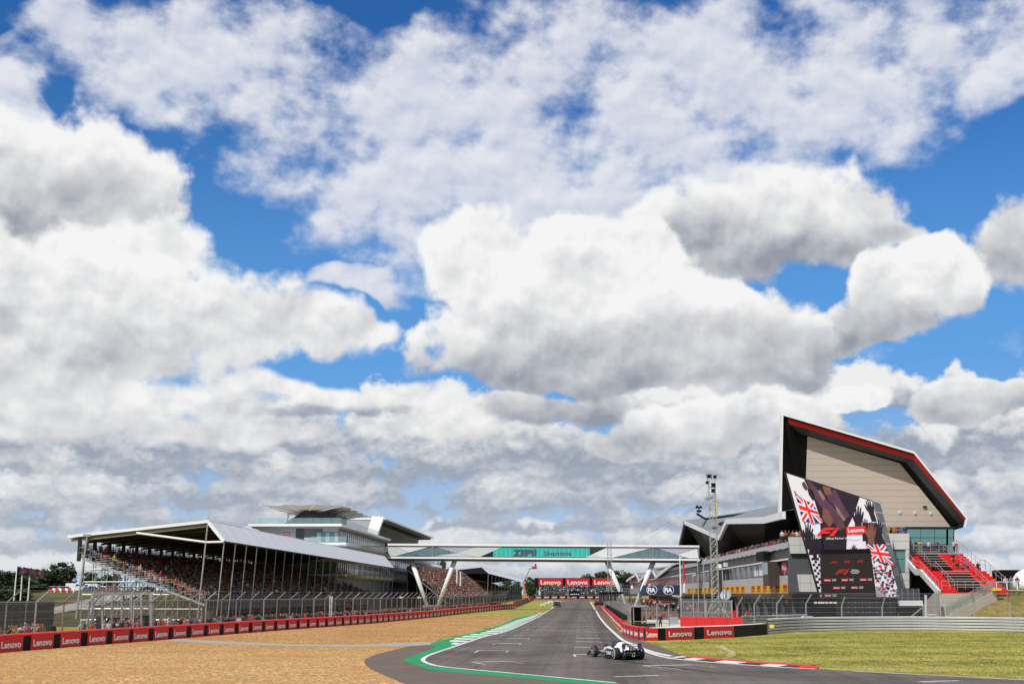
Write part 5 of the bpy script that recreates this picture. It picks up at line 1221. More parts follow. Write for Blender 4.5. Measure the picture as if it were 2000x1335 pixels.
# yellow banners with red lettering
DRED = mat('crimson_print', (0.45, 0.008, 0.012), 0.5)
def dhl(y0, y1, z0, z1, n):
    o = band(y0, y1, z0, z1, 0.06, YELLOW, 'banner', 0.04)
    for k in range(n):
        yc = y0 + (y1 - y0) * (k + 0.5) / n; w = (y1 - y0) / n * 0.56
        place_text('DHL', WP(yc, 0.07, z0 + (z1 - z0) * 0.66), V((0, -1, 0)), UP, w, (z1 - z0) * 0.40, o, proud=0.03, bold=0.05, shear=0.2, material=DRED, key='r')
        place_text('LOGISTICS', WP(yc, 0.07, z0 + (z1 - z0) * 0.26), V((0, -1, 0)), UP, w * 1.25, (z1 - z0) * 0.22, o, proud=0.03, bold=0.02, shear=0.2, material=DRED, key='r')
dhl(170.5, 204, 4.08, 5.42, 6); dhl(209, 240, 4.08, 5.42, 5); dhl(246, 300, 4.08, 5.42, 7); dhl(316, 350, 4.08, 5.42, 5); dhl(372, 420, 4.08, 5.42, 7)
# garage openings, numbers and doors
for k in range(30):
    a = 170 + k * 7.6
    MB().prism([WP(a, -0.2, 0), WP(a + 0.7, -0.2, 0), WP(a + 0.7, -0.2, 3.42), WP(a, -0.2, 3.42)], V((0.5, 0, 0))).build('pier', CHAR, t)
    MB().prism([WP(a + 0.75, -0.35, 2.5), WP(a + 7.5, -0.35, 2.5), WP(a + 7.5, -0.35, 3.4), WP(a + 0.75, -0.35, 3.4)], V((0.1, 0, 0))).build('door_header', DARK, t)
    if k < 22: o = MB().box(WP(a + 4, -0.2, 2.95), (0.06, 0.9, 0.6)).build('number_plate', CHAR if k % 3 else RED, t); place_text(str(k + 1), WP(a + 4, -0.165, 2.95), V((0, -1, 0)), UP, 0.3, 0.4, o, proud=0.02)
# glass wall above the terrace
for k in range(26):
    a = 172 + k * 5.6; MB().prism([WP(a + 0.05, -5.5, 10), WP(a + 5.55, -5.5, 10), WP(a + 5.55, -5.5, 16.0), WP(a + 0.05, -5.5, 16.0)], V((0.1, 0, 0))).build('glass_pane', glass_mat('painted_sky_glazing', (0.34, 0.47, 0.55), 0.05), t)  # reflected sky is put into the pale base colour of the panes
    MB().bar(WP(a, -5.4, 10), WP(a, -5.4, 16), 0.08, 4).build('mullion', DARK, t)
    MB().bar(WP(a + 2.8, -5.4, 10), WP(a + 2.8, -5.4, 16), 0.05, 4).build('mullion', DARK, t)
for z in (12.2, 14.2): MB().bar(WP(172, -5.38, z), WP(317, -5.38, z), 0.05, 4).build('transom', DARK, t)
MB().prism([WP(168, 0.2, 9.92), WP(528, 0.2, 9.92), WP(528, -6, 9.92), WP(168, -6, 9.92)], UP * 0.1).build('terrace_deck', GREY, t)
# folded roof
def RP(px, py): return on_line(px, py, 36.5, 170.0, 0.033)
fas = [RP(1527, 998), RP(1490, 1009), RP(1418, 1012), RP(1403, 1046), RP(1336, 1016)]
th = [1.0, 0.95, 0.95, 0.75, 0.9]
for i in range(4):
    a, c = fas[i], fas[i + 1]; MB().hexa([a - UP * th[i], c - UP * th[i + 1], c - UP * th[i + 1] + V((0.5, 0, 0)), a - UP * th[i] + V((0.5, 0, 0)), a, c, c + V((0.5, 0, 0)), a + V((0.5, 0, 0))]).build('fascia', WHITE, t)
rid = [V((62, 190, 19.5)), V((62, 215, 21.0)), V((61, 260, 23.0)), V((60, 300, 24.3)), V((59, 312, 24.4))]
roof = MB()
for i in range(4):
    a, c, e, f_ = fas[i] + V((0.1, 0, 0.02)), fas[i + 1] + V((0.1, 0, 0.02)), rid[i + 1], rid[i]
    roof.face([a, c, e]); roof.face([a, e, f_])
roof.build('roof_surface', ROOFG, t, fix=False)
for pa, pb in (((1378, 1013), (1474, 1000)), ((1362, 1003), (1378, 1013)), ((1405, 1022), (1418, 1018))):     # standing ridges on the roof
    MB().bar(A(*pa, 262), A(*pb, 285), 0.25, 5).build('roof_rib', BLACK, t)
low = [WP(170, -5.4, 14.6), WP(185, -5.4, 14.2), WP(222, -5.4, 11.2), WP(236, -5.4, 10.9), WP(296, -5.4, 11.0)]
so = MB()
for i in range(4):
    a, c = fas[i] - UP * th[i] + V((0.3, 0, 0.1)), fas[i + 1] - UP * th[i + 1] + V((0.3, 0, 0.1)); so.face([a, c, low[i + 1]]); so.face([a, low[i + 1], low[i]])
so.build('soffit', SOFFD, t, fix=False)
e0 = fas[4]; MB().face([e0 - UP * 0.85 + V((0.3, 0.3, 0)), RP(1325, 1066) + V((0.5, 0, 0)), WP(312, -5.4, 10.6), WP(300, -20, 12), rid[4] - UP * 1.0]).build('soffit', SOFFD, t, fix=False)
e1 = RP(1325, 1066); MB().hexa([e0 - UP * 0.9, e1 - UP * 0.6, e1 - UP * 0.6 + V((0.5, 0.3, 0)), e0 - UP * 0.9 + V((0.5, 0.3, 0)), e0 + V((0, 0.4, 0)), e1 + V((0, 0.6, 0)), e1 + V((0.5, 0.8, 0)), e0 + V((0.5, 0.6, 0))]).build('fascia', CHAR, t)
# farther folds of the same roof
farf = [RP(1322, 1094), RP(1312, 1098), RP(1280, 1124), RP(1272, 1108), RP(1247, 1132), RP(1242, 1118.5), RP(1223, 1132)]
fr = MB(); fs_ = MB()
for i in range(len(farf) - 1):
    a, c = farf[i], farf[i + 1]
    MB().hexa([a - UP * 0.8, c - UP * 0.8, c - UP * 0.8 + V((0.5, 0, 0)), a - UP * 0.8 + V((0.5, 0, 0)), a, c, c + V((0.5, 0, 0)), a + V((0.5, 0, 0))]).build('fascia', WHITE, t)
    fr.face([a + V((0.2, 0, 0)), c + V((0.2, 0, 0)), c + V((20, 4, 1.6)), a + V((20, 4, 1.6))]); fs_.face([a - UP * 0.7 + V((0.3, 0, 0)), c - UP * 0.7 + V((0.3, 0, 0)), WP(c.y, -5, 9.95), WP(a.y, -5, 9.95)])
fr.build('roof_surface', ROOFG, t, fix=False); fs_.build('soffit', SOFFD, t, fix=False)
for k in range(30): a = 322 + k * 6.8; MB().prism([WP(a, -5, 9.9), WP(a + 6.6, -5, 9.9), WP(a + 6.6, -5, 12.4), WP(a, -5, 12.4)], V((0.1, 0, 0))).build('glass_pane', GLASSB if k % 3 else GLASST, t)
# ------------------------------------------------------------------ end pavilion of that building: great gable, tower with the screen, white end walls
g = thing('end_pavilion', 'towering end pavilion with red-edged gable and beige panelled soffit', 'building', A(1650, 1200, 172).to_tuple())
BEIGE = mat('beige_panel', (0.63, 0.53, 0.45), 0.4, var=0.06, scale=0.5); REDB = mat('red_edge', (0.55, 0.02, 0.018), 0.4, var=0.08); GREYB = mat('slate_edge', (0.085, 0.095, 0.11), 0.4, var=0.1)
def ringp(pts, Y): return [A(px, py, Y if not isinstance(Y, (list, tuple)) else Y[i]) for i, (px, py) in enumerate(pts)]
rA = [(1523, 1012), (1527, 807), (1786, 881), (1890, 1011), (1886, 1029)]; rB = [(1526.5, 1012), (1530, 811), (1785, 885), (1887.5, 1012.5), (1884, 1029)]
A_, B_ = ringp(rA, 170.0), ringp(rB, 170.0)
MB().ring([[A_[i], B_[i], B_[i] + V((0, 1.2, 0)), A_[i] + V((0, 1.2, 0))] for i in range(5)]).build('edge_trim', WHITE, g)
r1 = [(1538, 817), (1786, 888.5), (1887.5, 1013.5)]; r2 = [(1541, 827), (1784, 896.5), (1884, 1016)]; r3 = [(1563, 847), (1770, 903), (1874, 1024)]
C1, C2, C3 = ringp(r1, 170.25), ringp(r2, 170.6), ringp(r3, 172.2)
MB().ring([C1, C2], close=False, cap=False).build('red_band', REDB, g, fix=False); MB().ring([C2, C3], close=False, cap=False).build('slate_band', GREYB, g, fix=False)
# dark reveal from the edge back to the panelled soffit
H_px = [(1569, 1032), (1575, 849), (1758, 902), (1861, 1029)]; H_ = ringp(H_px, [174.8, 172.4, 172.4, 174.2])
def soff_pt(px, py):                                               # point on the inclined soffit plane
    d = ray(px, py); n = (H_[1] - H_[0]).cross(H_[3] - H_[0]); k = (H_[0] - cam.location).dot(n) / d.dot(n); return V((d.x * k, d.y * k, CAMH + d.z * k))
H_[2] = soff_pt(*H_px[2])
MB().face([B_[0] + V((0, .3, 0)), B_[1] + V((0, .3, 0)), C1[0], C2[0], C3[0], H_[1], H_[0]]).build('reveal', BLACK, g, fix=False)
MB().face([B_[1] + V((0, .3, 0)), B_[2] + V((0, .3, 0)), C1[1], C1[0]]).face([B_[2] + V((0, .3, 0)), B_[3] + V((0, .3, 0)), C1[2], C1[1]]).build('reveal', BLACK, g, fix=False)
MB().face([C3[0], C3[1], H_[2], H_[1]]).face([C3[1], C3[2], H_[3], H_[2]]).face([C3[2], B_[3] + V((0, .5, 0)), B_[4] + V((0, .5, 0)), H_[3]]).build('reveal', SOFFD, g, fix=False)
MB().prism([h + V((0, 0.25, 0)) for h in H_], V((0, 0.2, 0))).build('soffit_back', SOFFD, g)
def clip(poly, conv):
    out = poly
    for i in range(len(conv)):
        a, c = conv[i], conv[(i + 1) % len(conv)]; inp, out = out, []
        side = lambda p: (c[0] - a[0]) * (p[1] - a[1]) - (c[1] - a[1]) * (p[0] - a[0])
        for j in range(len(inp)):
            p, q = inp[j], inp[(j + 1) % len(inp)]; sp, sq = side(p), side(q)
            if sp >= 0: out.append(p)
            if sp * sq < 0: k = sp / (sp - sq); out.append((p[0] + (q[0] - p[0]) * k, p[1] + (q[1] - p[1]) * k))
        if not out: return []
    return out
for r_ in range(16):
    for c_ in range(13):
        y0, y1 = 846 + r_ * 12.2, 846 + (r_ + 1) * 12.2 - 0.35; sh = lambda y: -0.24 * (y - 850)
        cell = [(1560 + c_ * 29 + sh(y0), y0), (1560 + (c_ + 1) * 29 - 0.35 + sh(y0), y0 + 1.5), (1560 + (c_ + 1) * 29 - 0.35 + sh(y1), y1 + 1.5), (1560 + c_ * 29 + sh(y1), y1)]
        q = clip(cell, [(1571, 1030.5), (1577, 851.5), (1757, 904), (1858, 1028.5)])
        if len(q) >= 3: MB().prism([soff_pt(*p) for p in q], V((0, 0.08, 0))).build('soffit_panel', BEIGE, g)
for px, py in ((1757, 1000), (1787, 1001), (1818, 1002)):
    p = soff_pt(px, py); MB().bar(p + V((0, 0.05, 0)), p + V((0, -0.12, -0.06)), 0.2, 10).build('downlight', WHITE, g)
p = soff_pt(1806, 989); MB().box(p - V((0, 0.1, 0)), (0.5, 0.2, 0.2)).build('camera_box', BLACK, g)
# shell of the roof behind the gable
sh_ = MB(); bk = [A_[0] + V((12, 45, -3)), A_[1] + V((13, 45, -9)), A_[2] + V((4, 45, -6)), A_[3] + V((0, 45, -3)), A_[4] + V((0, 45, -2))]
for i in range(1, 4): sh_.face([A_[i] + V((0, 1.2, 0)), A_[i + 1] + V((0, 1.2, 0)), bk[i + 1], bk[i]])
sh_.build('roof_shell', ROOFG, g, fix=False)
MB().face([A_[0] + V((0.1, .6, 0)), A_[1] + V((0.1, .6, 0)), bk[1], bk[0]]).build('side_cheek', DARK, g, fix=False)
MB().face([A_[0], RP(1490, 1012), WP(185, -5.4, 14.2), A(1570, 1034, 178)]).face([A_[0], A(1535, 1036, 176), A(1570, 1036, 178), H_[0]]).build('soffit', SOFFD, g, fix=False)
# white end wall: upper and lower bands of panels, dark glass between
def px_panel(pts, Y, mtl, name, th=0.35, parent=g): return MB().prism([A(px, py, Y) for px, py in pts], V((0, th, 0))).build(name, mtl, parent)
WPAN = mat('white_panel', (0.56, 0.56, 0.54), 0.45, var=0.06, scale=0.6)
for r_, (ya, yb) in enumerate(((1048, 1063.5), (1064, 1080), (1121, 1137.5), (1138, 1155))):
    left = lambda y: 1540 + max(0, (y - 1048)) * 0.13 + (8 if y > 1118 else 0)
    for c_ in range(3):
        x0, x1 = (left(ya), left(yb)) if c_ == 0 else (1563 + 21 * (c_ - 1), 1563 + 21 * (c_ - 1)), 1563 + 21 * c_ - 0.5
        px_panel([(x0[1], yb), (x1, yb), (x1, ya), (x0[0], ya)], 163.5 + (0 if c_ else 0.0), WPAN, 'white_panel', 0.3)
px_panel([(1545, 1120.5), (1625, 1120.5), (1625, 1080.5), (1543, 1080.5)], 164.6, GLASSD, 'dark_window', 0.2)
MB().hexa([A(1541, 1156, 164), A(1780, 1156, 164), A(1780, 1156, 164) + V((0, 20, 0)), A(1541, 1156, 164) + V((4, 20, 0)), A(1541, 1047, 164), A(1780, 1047, 164), A(1780, 1047, 164) + V((0, 20, 0)), A(1541, 1047, 164) + V((4, 20, 0))]).build('end_core', CHAR, g)
MB().hexa([A(1570, 1220, 166), A(1835, 1220, 166), A(1835, 1220, 166) + V((0, 16, 0)), A(1570, 1220, 166) + V((0, 16, 0)), A(1570, 1155, 166), A(1835, 1155, 166), A(1835, 1155, 166) + V((0, 16, 0)), A(1570, 1155, 166) + V((0, 16, 0))]).build('end_core', DARK, g)
for ya, yb in ((1041, 1056), (1056.5, 1072), (1118, 1133), (1133.5, 1148)):
    for xa, xb in ((1722, 1745.5), (1746, 1776)): px_panel([(xa, yb), (xb, yb), (xb, ya), (xa, ya)], 163.0, WPAN, 'white_panel', 0.3)
for ya, yb in ((1073, 1117),): px_panel([(1769, yb), (1776, yb), (1776, ya), (1769, ya)], 163.0, WPAN, 'white_panel', 0.3)
for ya, yb in ((1074, 1091), (1091.8, 1117)): px_panel([(1740, yb), (1768, yb), (1768, ya), (1740, ya)], 163.25, GLASST, 'window', 0.1)
px_panel([(1735, 1160), (1776, 1160), (1776, 1148.5), (1735, 1148.5)], 163.2, CHAR, 'plinth', 0.3)
# glass room above the red seats
for k in range(4):
    for ya, yb in ((1033, 1049), (1050, 1062), (1062.6, 1078)):
        xa, xb = 1772 + k * 27, 1798 + k * 27
        if k == 3: xa, xb = 1848, 1862
        px_panel([(xa, yb), (min(xb, 1862), yb), (min(xb, 1862), ya), (xa, ya)], 172.0, GLASST if ya != 1062.6 or k == 3 else GLASSD, 'glass_pane', 0.1)
px_panel([(1770, 1078), (1864, 1078), (1864, 1028), (1770, 1028)], 172.4, DARK, 'room_back', 8.0)
# leaning tower with the big screen
tw = thing('screen_tower', 'leaning tower carrying the huge video screen with flags and raised hands', 'screen', A(1680, 1200, 160).to_tuple())
YS = 158.0
def scr(pts, mtl, lay_, name='screen_image', parent=None):
    """piece of the picture on the screen, 3 mm per layer"""
    return MB().prism([A(px, py, YS - 0.02 * lay_) for px, py in pts], V((0, 0.012, 0))).build(name, mtl, parent)
TOWER = [(1534, 921), (1704, 977), (1759, 1167), (1602, 1167)]
MB().prism([A(px, py, YS + 0.1) for px, py in TOWER], V((0, 0.8, 0))).build('tower_body', DARK, tw)
STONE = mat('slate_glass', (0.13, 0.155, 0.165), 0.2, var=0.15)
for k in range(9):
    f0, f1 = k / 9.0 + 0.004, (k + 1) / 9.0 - 0.004; l_ = lambda f: (1705 + 55 * f, 977.5 + 189 * f); r_ = lambda f: (1719 + 48 * f, 982 + 178 * f)
    MB().face([A(*l_(f0), YS), A(*r_(f0), YS + 1.6), A(*r_(f1), YS + 1.6), A(*l_(f1), YS)]).build('side_pane', STONE, tw, fix=False)
def smat(n, c, e=0.35, v=0.06): return mat('screen_' + n, c, 0.35, var=v, scale=0.9, emit=e)
S_W, S_K, S_P, S_B, S_R = smat('white', (0.62, 0.58, 0.61)), smat('black', (0.018, 0.010, 0.018), v=0.85), smat('plum', (0.085, 0.035, 0.06), v=0.85), smat('blue', (0.012, 0.025, 0.16)), smat('red', (0.65, 0.02, 0.02))
S_S, S_G = smat('skin', (0.16, 0.065, 0.045), v=0.8), smat('gold', (0.22, 0.13, 0.09), v=0.8)
img = scr([(1536, 923.5), (1703, 978.5), (1757.5, 1165.5), (1603, 1165.5)], S_W, 1, 'display', tw)
def P_(pts, m_, l): scr(pts, m_, l, 'screen_image', img)
P_([(1570, 935), (1590, 941), (1679, 970.5), (1668, 1003), (1655, 1030), (1653, 1072), (1607, 1075), (1604, 1050), (1601, 1010), (1590, 975)], S_K, 2)
P_([(1575, 937), (1584, 939.5), (1606, 966), (1628, 990), (1645, 1012), (1651, 1030), (1640, 1036), (1622, 1010), (1600, 985), (1586, 962)], S_P, 3)
P_([(1612, 960), (1632, 956), (1640, 972), (1652, 995), (1660, 1006), (1650, 1014), (1632, 990), (1618, 976)], S_P, 3)
P_([(1606, 948), (1622, 952), (1624, 966), (1612, 966)], S_S, 4); P_([(1607, 990), (1618, 996), (1628, 1018), (1620, 1030), (1606, 1012)], S_S, 4)
P_([(1596, 958), (1602, 956), (1612, 972), (1608, 978)], S_G, 4); P_([(1630, 984), (1640, 996), (1652, 1014), (1648, 1017), (1636, 1002)], S_G, 4)
P_([(1566, 942), (1571, 940), (1578, 952), (1574, 958), (1568, 950)], S_P, 3); P_([(1576, 952), (1586, 956), (1592, 970), (1588, 978), (1580, 966)], S_K, 3)
def hand(cx, cy, s, m_, l, lean=0.0):
    """raised hand with five fingers and forearm, a dark cut-out on the screen"""
    pts = [(-5, 26), (-6, 8), (-9, 2), (-10, -7), (-8.2, -8), (-6, -1), (-5.5, -14), (-3.6, -14.6), (-2.8, -3), (-1.6, -18), (0.4, -18), (0.7, -3.5), (2.4, -16), (4.2, -15.4), (3.8, -2), (6.6, -9.5), (8.2, -8.6), (6.4, 3), (4.6, 9), (5, 26)]
    P_([(cx + (x + lean * -y) * s, cy + y * s) for x, y in pts], m_, l)
hand(1579, 1042, 1.15, S_K, 3); hand(1587, 1058, 0.95, S_K, 4, 0.1); hand(1677, 1010, 1.25, S_K, 4); hand(1700, 992, 1.0, S_K, 3, -0.3); hand(1702, 1040, 1.2, S_S, 5); hand(1715, 1035, 1.1, S_K, 4, 0.1); hand(1690, 1030, 1.0, S_K, 3); hand(1668, 1075, 0.7, S_K, 5); hand(1592, 1074, 0.7, S_K, 5)
P_([(1686, 1020), (1712, 1020), (1732, 1066), (1692, 1066)], S_K, 2); P_([(1577, 1054), (1606, 1050), (1610, 1082), (1586, 1082)], S_K, 2)
def union_jack(q, l, sag=0.0):
    """q: four corners (tl, tr, br, bl) in pixels"""
    def m(u, v):
        x = (q[0][0] * (1 - u) + q[1][0] * u) * (1 - v) + (q[3][0] * (1 - u) + q[2][0] * u) * v; y = (q[0][1] * (1 - u) + q[1][1] * u) * (1 - v) + (q[3][1] * (1 - u) + q[2][1] * u) * v
        return (x, y + sag * math.sin(u * 3.1))
    def poly(pts, mt, ll): P_([m(*p) for p in pts], mt, ll)
    poly([(0, 0), (.33, 0), (.66, 0), (1, 0), (1, 1), (.66, 1), (.33, 1), (0, 1)], S_B, l)
    for a in (((0, 0), (.16, 0), (1, .84), (1, 1), (.84, 1), (0, .16)), ((1, 0), (1, .16), (.16, 1), (0, 1), (0, .84), (.84, 0))): poly(a, S_W, l + 1)
    for a in (((0, 0), (.06, 0), (1, .93), (1, 1), (.94, 1), (0, .06)), ((1, 0), (1, .06), (.06, 1), (0, 1), (0, .94), (.94, 0))): poly(a, S_R, l + 2)
    poly([(.38, 0), (.62, 0), (.62, 1), (.38, 1)], S_W, l + 3); poly([(0, .34), (1, .34), (1, .66), (0, .66)], S_W, l + 3.4)
    poly([(.43, 0), (.57, 0), (.57, 1), (.43, 1)], S_R, l + 4); poly([(0, .42), (1, .42), (1, .58), (0, .58)], S_R, l + 4.4)
P_([(1551, 958), (1553, 958), (1577, 1034), (1575, 1034)], S_K, 6)
union_jack([(1554, 962), (1588, 982), (1608, 1020), (1567, 1016)], 6, 3.0); union_jack([(1690, 1062), (1729, 1062), (1746, 1104), (1704, 1092)], 6)
# chequered strip on the left edge, mosaic of the crowd on the right
for i in range(14):
    for j in range(4):
        if (i + j) % 2: y_ = 1083 + i * 5.6; x_ = 1584 + j * 5 + i * 1.25; P_([(x_, y_ + 5), (x_ + 4.6, y_ + 4.4), (x_ + 3.6, y_ - 0.4), (x_ - 1, y_)], S_K, 3)
rm = random.Random(5)
for i in range(150):
    y_ = rm.uniform(1092, 1162); x_ = rm.uniform(1701 + (y_ - 1092) * 0.2, 1734 + (y_ - 1092) * 0.29); a = rm.uniform(2, 5)
    P_([(x_, y_), (x_ + a, y_ + rm.uniform(-1, 2)), (x_ + a * 0.7, y_ + a), (x_ - 1, y_ + a * 0.8)], rm.choice([S_K, S_K, S_K, S_W, S_P, S_R, S_B]), 3 + i * 0.02)
def f1_logo(cx, cy, w, m_, put, l):
    """slanted two-part racing emblem"""
    h = w * 0.36
    q = [(-.5, .5), (-.28, -.22), (-.16, -.5), (.32, -.5), (.2, -.22), (-.06, -.2), (-.14, -.06), (.14, -.06), (.04, .2), (-.24, .2), (-.36, .5)]; put([(cx + x * w, cy + y * h) for x, y in q], m_, l)
    put([(cx + x * w, cy + y * h) for x, y in [(.5, -.5), (.36, -.5), (.04, .5), (.24, .5)]], m_, l)
f1_logo(1617, 1038, 46, S_R, P_, 9)
lb = scr([(1653, 1043), (1691, 1041), (1690, 1026), (1652.5, 1028)], S_R, 9, 'screen_image', img)
c_ = A(1671.8, 1034.6, YS - 0.2); place_text('Lenovo', c_, V((1, 0, 0.05)), UP, 2.05, 0.52, img, proud=0.02, bold=0.03)
c_ = A(1646, 1050, YS - 0.2); place_text('Official Partner of Formula 1', c_, V((1, 0, 0.03)), UP, 4.3, 0.27, img, proud=0.02, bold=0.01)
# dark announcement board standing in front of the screen
bd = thing('display_board', 'dark brown display board with small red logos in front of the tower', 'board', A(1655, 1200, 154).to_tuple())
S_BR = smat('brown', (0.020, 0.011, 0.012), 0.3); YB = 154.0
MB().prism([A(px, py, YB) for px, py in ((1603, 1073.5), (1700, 1071), (1712, 1165), (1606, 1167))], V((0, 0.5, 0))).build('panel', S_BR, bd)
MB().prism([A(px, py, YB - 0.1) for px, py in ((1603, 1073), (1700, 1070.5), (1700.5, 1078), (1603.2, 1080.5))], V((0, 0.7, 0))).build('hood', BLACK, bd)
MB().box((A(1608, 1180, YB).x, YB + 0.3, 1.8), (0.3, 0.4, 3.6)).build('leg', BLACK, bd); MB().box((A(1708, 1180, YB).x, YB + 0.3, 1.8), (0.3, 0.4, 3.6)).build('leg', BLACK, bd)
def PB(pts, m_, l): MB().prism([A(px, py, YB - 0.03 - 0.01 * l) for px, py in pts], V((0, 0.02, 0))).build('logo', m_, bd)
DIMR = smat('dim_red', (0.32, 0.015, 0.015), 0.4)
for cx, cy, w in ((1629, 1097.5, 13), (1654.5, 1096.5, 13), (1680, 1096, 13), (1645, 1116, 29)): f1_logo(cx, cy, w, DIMR, PB, 1)
for cx, cy in ((1616, 1132), (1650, 1131.5), (1686, 1131), (1634, 1147), (1669, 1146.5), (1617, 1162)):
    PB([(cx - 7, cy + 2.8), (cx + 7, cy + 2.7), (cx + 7, cy - 2.8), (cx - 7, cy - 2.7)], DIMR, 1)
    place_text('Lenovo', A(cx, cy, YB - 0.07), V((1, 0, 0)), UP, 0.66, 0.2, bd, proud=0.02, bold=0.02)
    for i_, s_ in enumerate(('RACE', 'CONTROL')): place_text(s_, A(cx + 13, cy - 1.3 + i_ * 2.4, YB - 0.05), V((1, 0, 0)), UP, 0.5, 0.11, bd, proud=0.02, bold=0.02)
for i_, s_ in enumerate(('FORMULA 1', 'LENOVO BRITISH', 'GRAND PRIX')): place_text(s_, A(1670, 1112.4 + i_ * 3, YB - 0.05), V((1, 0, 0)), UP, (0.85, 1.1, 0.85)[i_], 0.13, bd, proud=0.02, bold=0.02)
# ------------------------------------------------------------------ red seats on the right
s = thing('red_stand', 'small open stand with bright red steps and grey benches beside the tower', 'grandstand', (55, 152, 0))
REDST = mat('red_step', (0.60, 0.012, 0.010), 0.5, var=0.1, scale=1.2); BENCH = mat('bench_board', (0.36, 0.345, 0.31), 0.7, var=0.15, scale=3); CREAM = mat('cream_concrete', (0.50, 0.46, 0.38), 0.8, var=0.1, scale=0.9)
X0, X1 = 51.9, 60.2; NS = 15
def st(k): return 152.0 + 0.85 * k + (1.1 if k > 7 else 0), 4.45 + 0.335 * k
for k in range(NS):
    y, z = st(k); xl = X0 + 0.03 * k; x1 = X1 - 0.03 * k + (0 if k > 7 else 0.0)
    MB().hexa([(xl, y, z - 0.6), (x1, y, z - 0.6), (x1, y + (1.95 if k == 7 else 0.85), z - 0.6), (xl, y + (1.95 if k == 7 else 0.85), z - 0.6), (xl, y, z), (x1, y, z), (x1, y + (1.95 if k == 7 else 0.85), z), (xl, y + (1.95 if k == 7 else 0.85), z)]).build('step', REDST, s)
    if k != 7:
        xa, xb = (54.1, 57.6) if k < 7 else (53.6, 56.4)
        MB().box(((xa + xb) / 2, y + 0.45, z + 0.32), (xb - xa, 0.34, 0.07)).build('bench', BENCH, s); MB().box(((xa + xb) / 2, y + 0.01, z - 0.14), (xb - xa, 0.03, 0.28)).build('riser_board', BLACK, s)
MB().hexa([(X0 - 0.3, 151.9, 0), (57.0, 151.9, 0), (57.0, 166, 0), (X0 - 0.3, 166, 0), (X0 - 0.3, 151.9, 4.0), (57.0, 151.9, 4.0), (57.0, 153, 4.2), (X0 - 0.3, 153, 4.2)]).build('base_wall', CREAM, s)
MB().box((52.0, 167.2, 4.5), (17.0, 0.4, 9.0)).build('back_wall', DARK, s)
# concrete stringers and handrails
zst = [V((X0 - 0.15, 151.8, 4.3)), V((X0 - 0.15, 158.2, 6.9)), V((X0 - 0.15, 160.0, 6.95)), V((X0 - 0.1, 166.6, 9.6))]
for a, c in zip(zst[:-1], zst[1:]): MB().beam(a - UP * 0.25, c - UP * 0.25, 0.35, 0.75).build('stringer', OFFWHITE, s)
def rail(pts, h, parent, n, mtl=STEEL):
    MB().path([p + UP * h for p in pts], 0.035, 5).build('handrail', mtl, parent); MB().path([p + UP * h * 0.5 for p in pts], 0.022, 5).build('handrail', mtl, parent)
    for a, c in zip(pts[:-1], pts[1:]):
        m_ = max(1, int((c - a).length / n))
        for k in range(m_ + 1): p = a.lerp(c, k / m_); MB().bar(p, p + UP * h, 0.03, 5).build('baluster', mtl, parent)
rail(zst, 1.1, s, 1.3); rail([p + V((1.9, 0, 0.15)) for p in zst], 0.95, s, 2.2); rail([V((57.9, 151.9, 4.5)), V((57.9, 158, 6.9)), V((57.2, 165, 9.4))], 0.95, s, 2.0)
rail([V((60.3, 152.5, 4.6)), V((60.0, 158.3, 7.0)), V((60.0, 160.0, 7.1)), V((59.6, 166, 9.6))], 1.15, s, 1.3); rail([V((52.1, 151.85, 4.45)), V((57.8, 151.85, 4.45))], 1.05, s, 0.9)
rail([V((52.6, 166.6, 9.3)), V((59.4, 166.6, 9.3))], 1.05, s, 1.1)
MB().box((55.8, 169, 9.15), (8.4, 6.0, 0.3)).build('landing', GREY, s)
# stair up the bank, with glass-filled balustrade
sr = thing('bank_stair', 'concrete ramp wall with steel handrail climbing the dry grass bank', 'stairs', A(1850, 1200, 148).to_tuple())
a, c = A(1850, 1203, 148.5), A(1946, 1151, 151.0); MB().hexa([V((a.x, a.y, 0)), V((c.x, c.y, 0)), V((c.x, c.y + 0.6, 0)), V((a.x, a.y + 0.6, 0)), a, c, c + V((0, 0.6, 0)), a + V((0, 0.6, 0))]).build('side_wall', CREAM, sr)
rail([a + UP * 0.05, c + UP * 0.05], 1.25, sr, 1.0)
MB().prism([a + V((0, 0.3, 0.1)), c + V((0, 0.3, 0.1)), c + V((0, 0.3, 1.1)), a + V((0, 0.3, 1.1))], V((0, 0.03, 0))).build('infill', clear_mat('clear_glass', (0.45, 0.52, 0.46), 0.3), sr)
MB().box(A(1946, 1150, 150.6), (1.1, 0.5, 0.3)).build('warning_strip', mat('warning_yellow', (0.70, 0.50, 0.02), 0.6), sr)
# grass bank
bk = MB(); nx, ny = 30, 10; pts = {}
for i in range(nx + 1):
    for j in range(ny + 1):
        x = 50.5 + 65 * i / nx; y = 143.5 + 12 * j / ny
        f = j / ny; h = 4.35 * (3 * f * f - 2 * f ** 3) ** 0.8 * min(1.0, max(0.0, (x - 50.3 - 0.0) / 7.5)) ** 0.9 + 0.06 * math.sin(x * 1.7 + y) * f
        pts[i, j] = (x, y, h)
for i in range(nx):
    for j in range(ny): bk.face([pts[i, j], pts[i + 1, j], pts[i + 1, j + 1], pts[i, j + 1]])
for i in range(nx): bk.face([pts[i, ny], pts[i + 1, ny], (pts[i + 1, ny][0], 200, pts[i + 1, ny][2]), (pts[i, ny][0], 200, pts[i, ny][2])])
o = bk.build('grass_bank', GM['dry_grass'], None, smooth=True, fix=False); o['kind'] = 'structure'
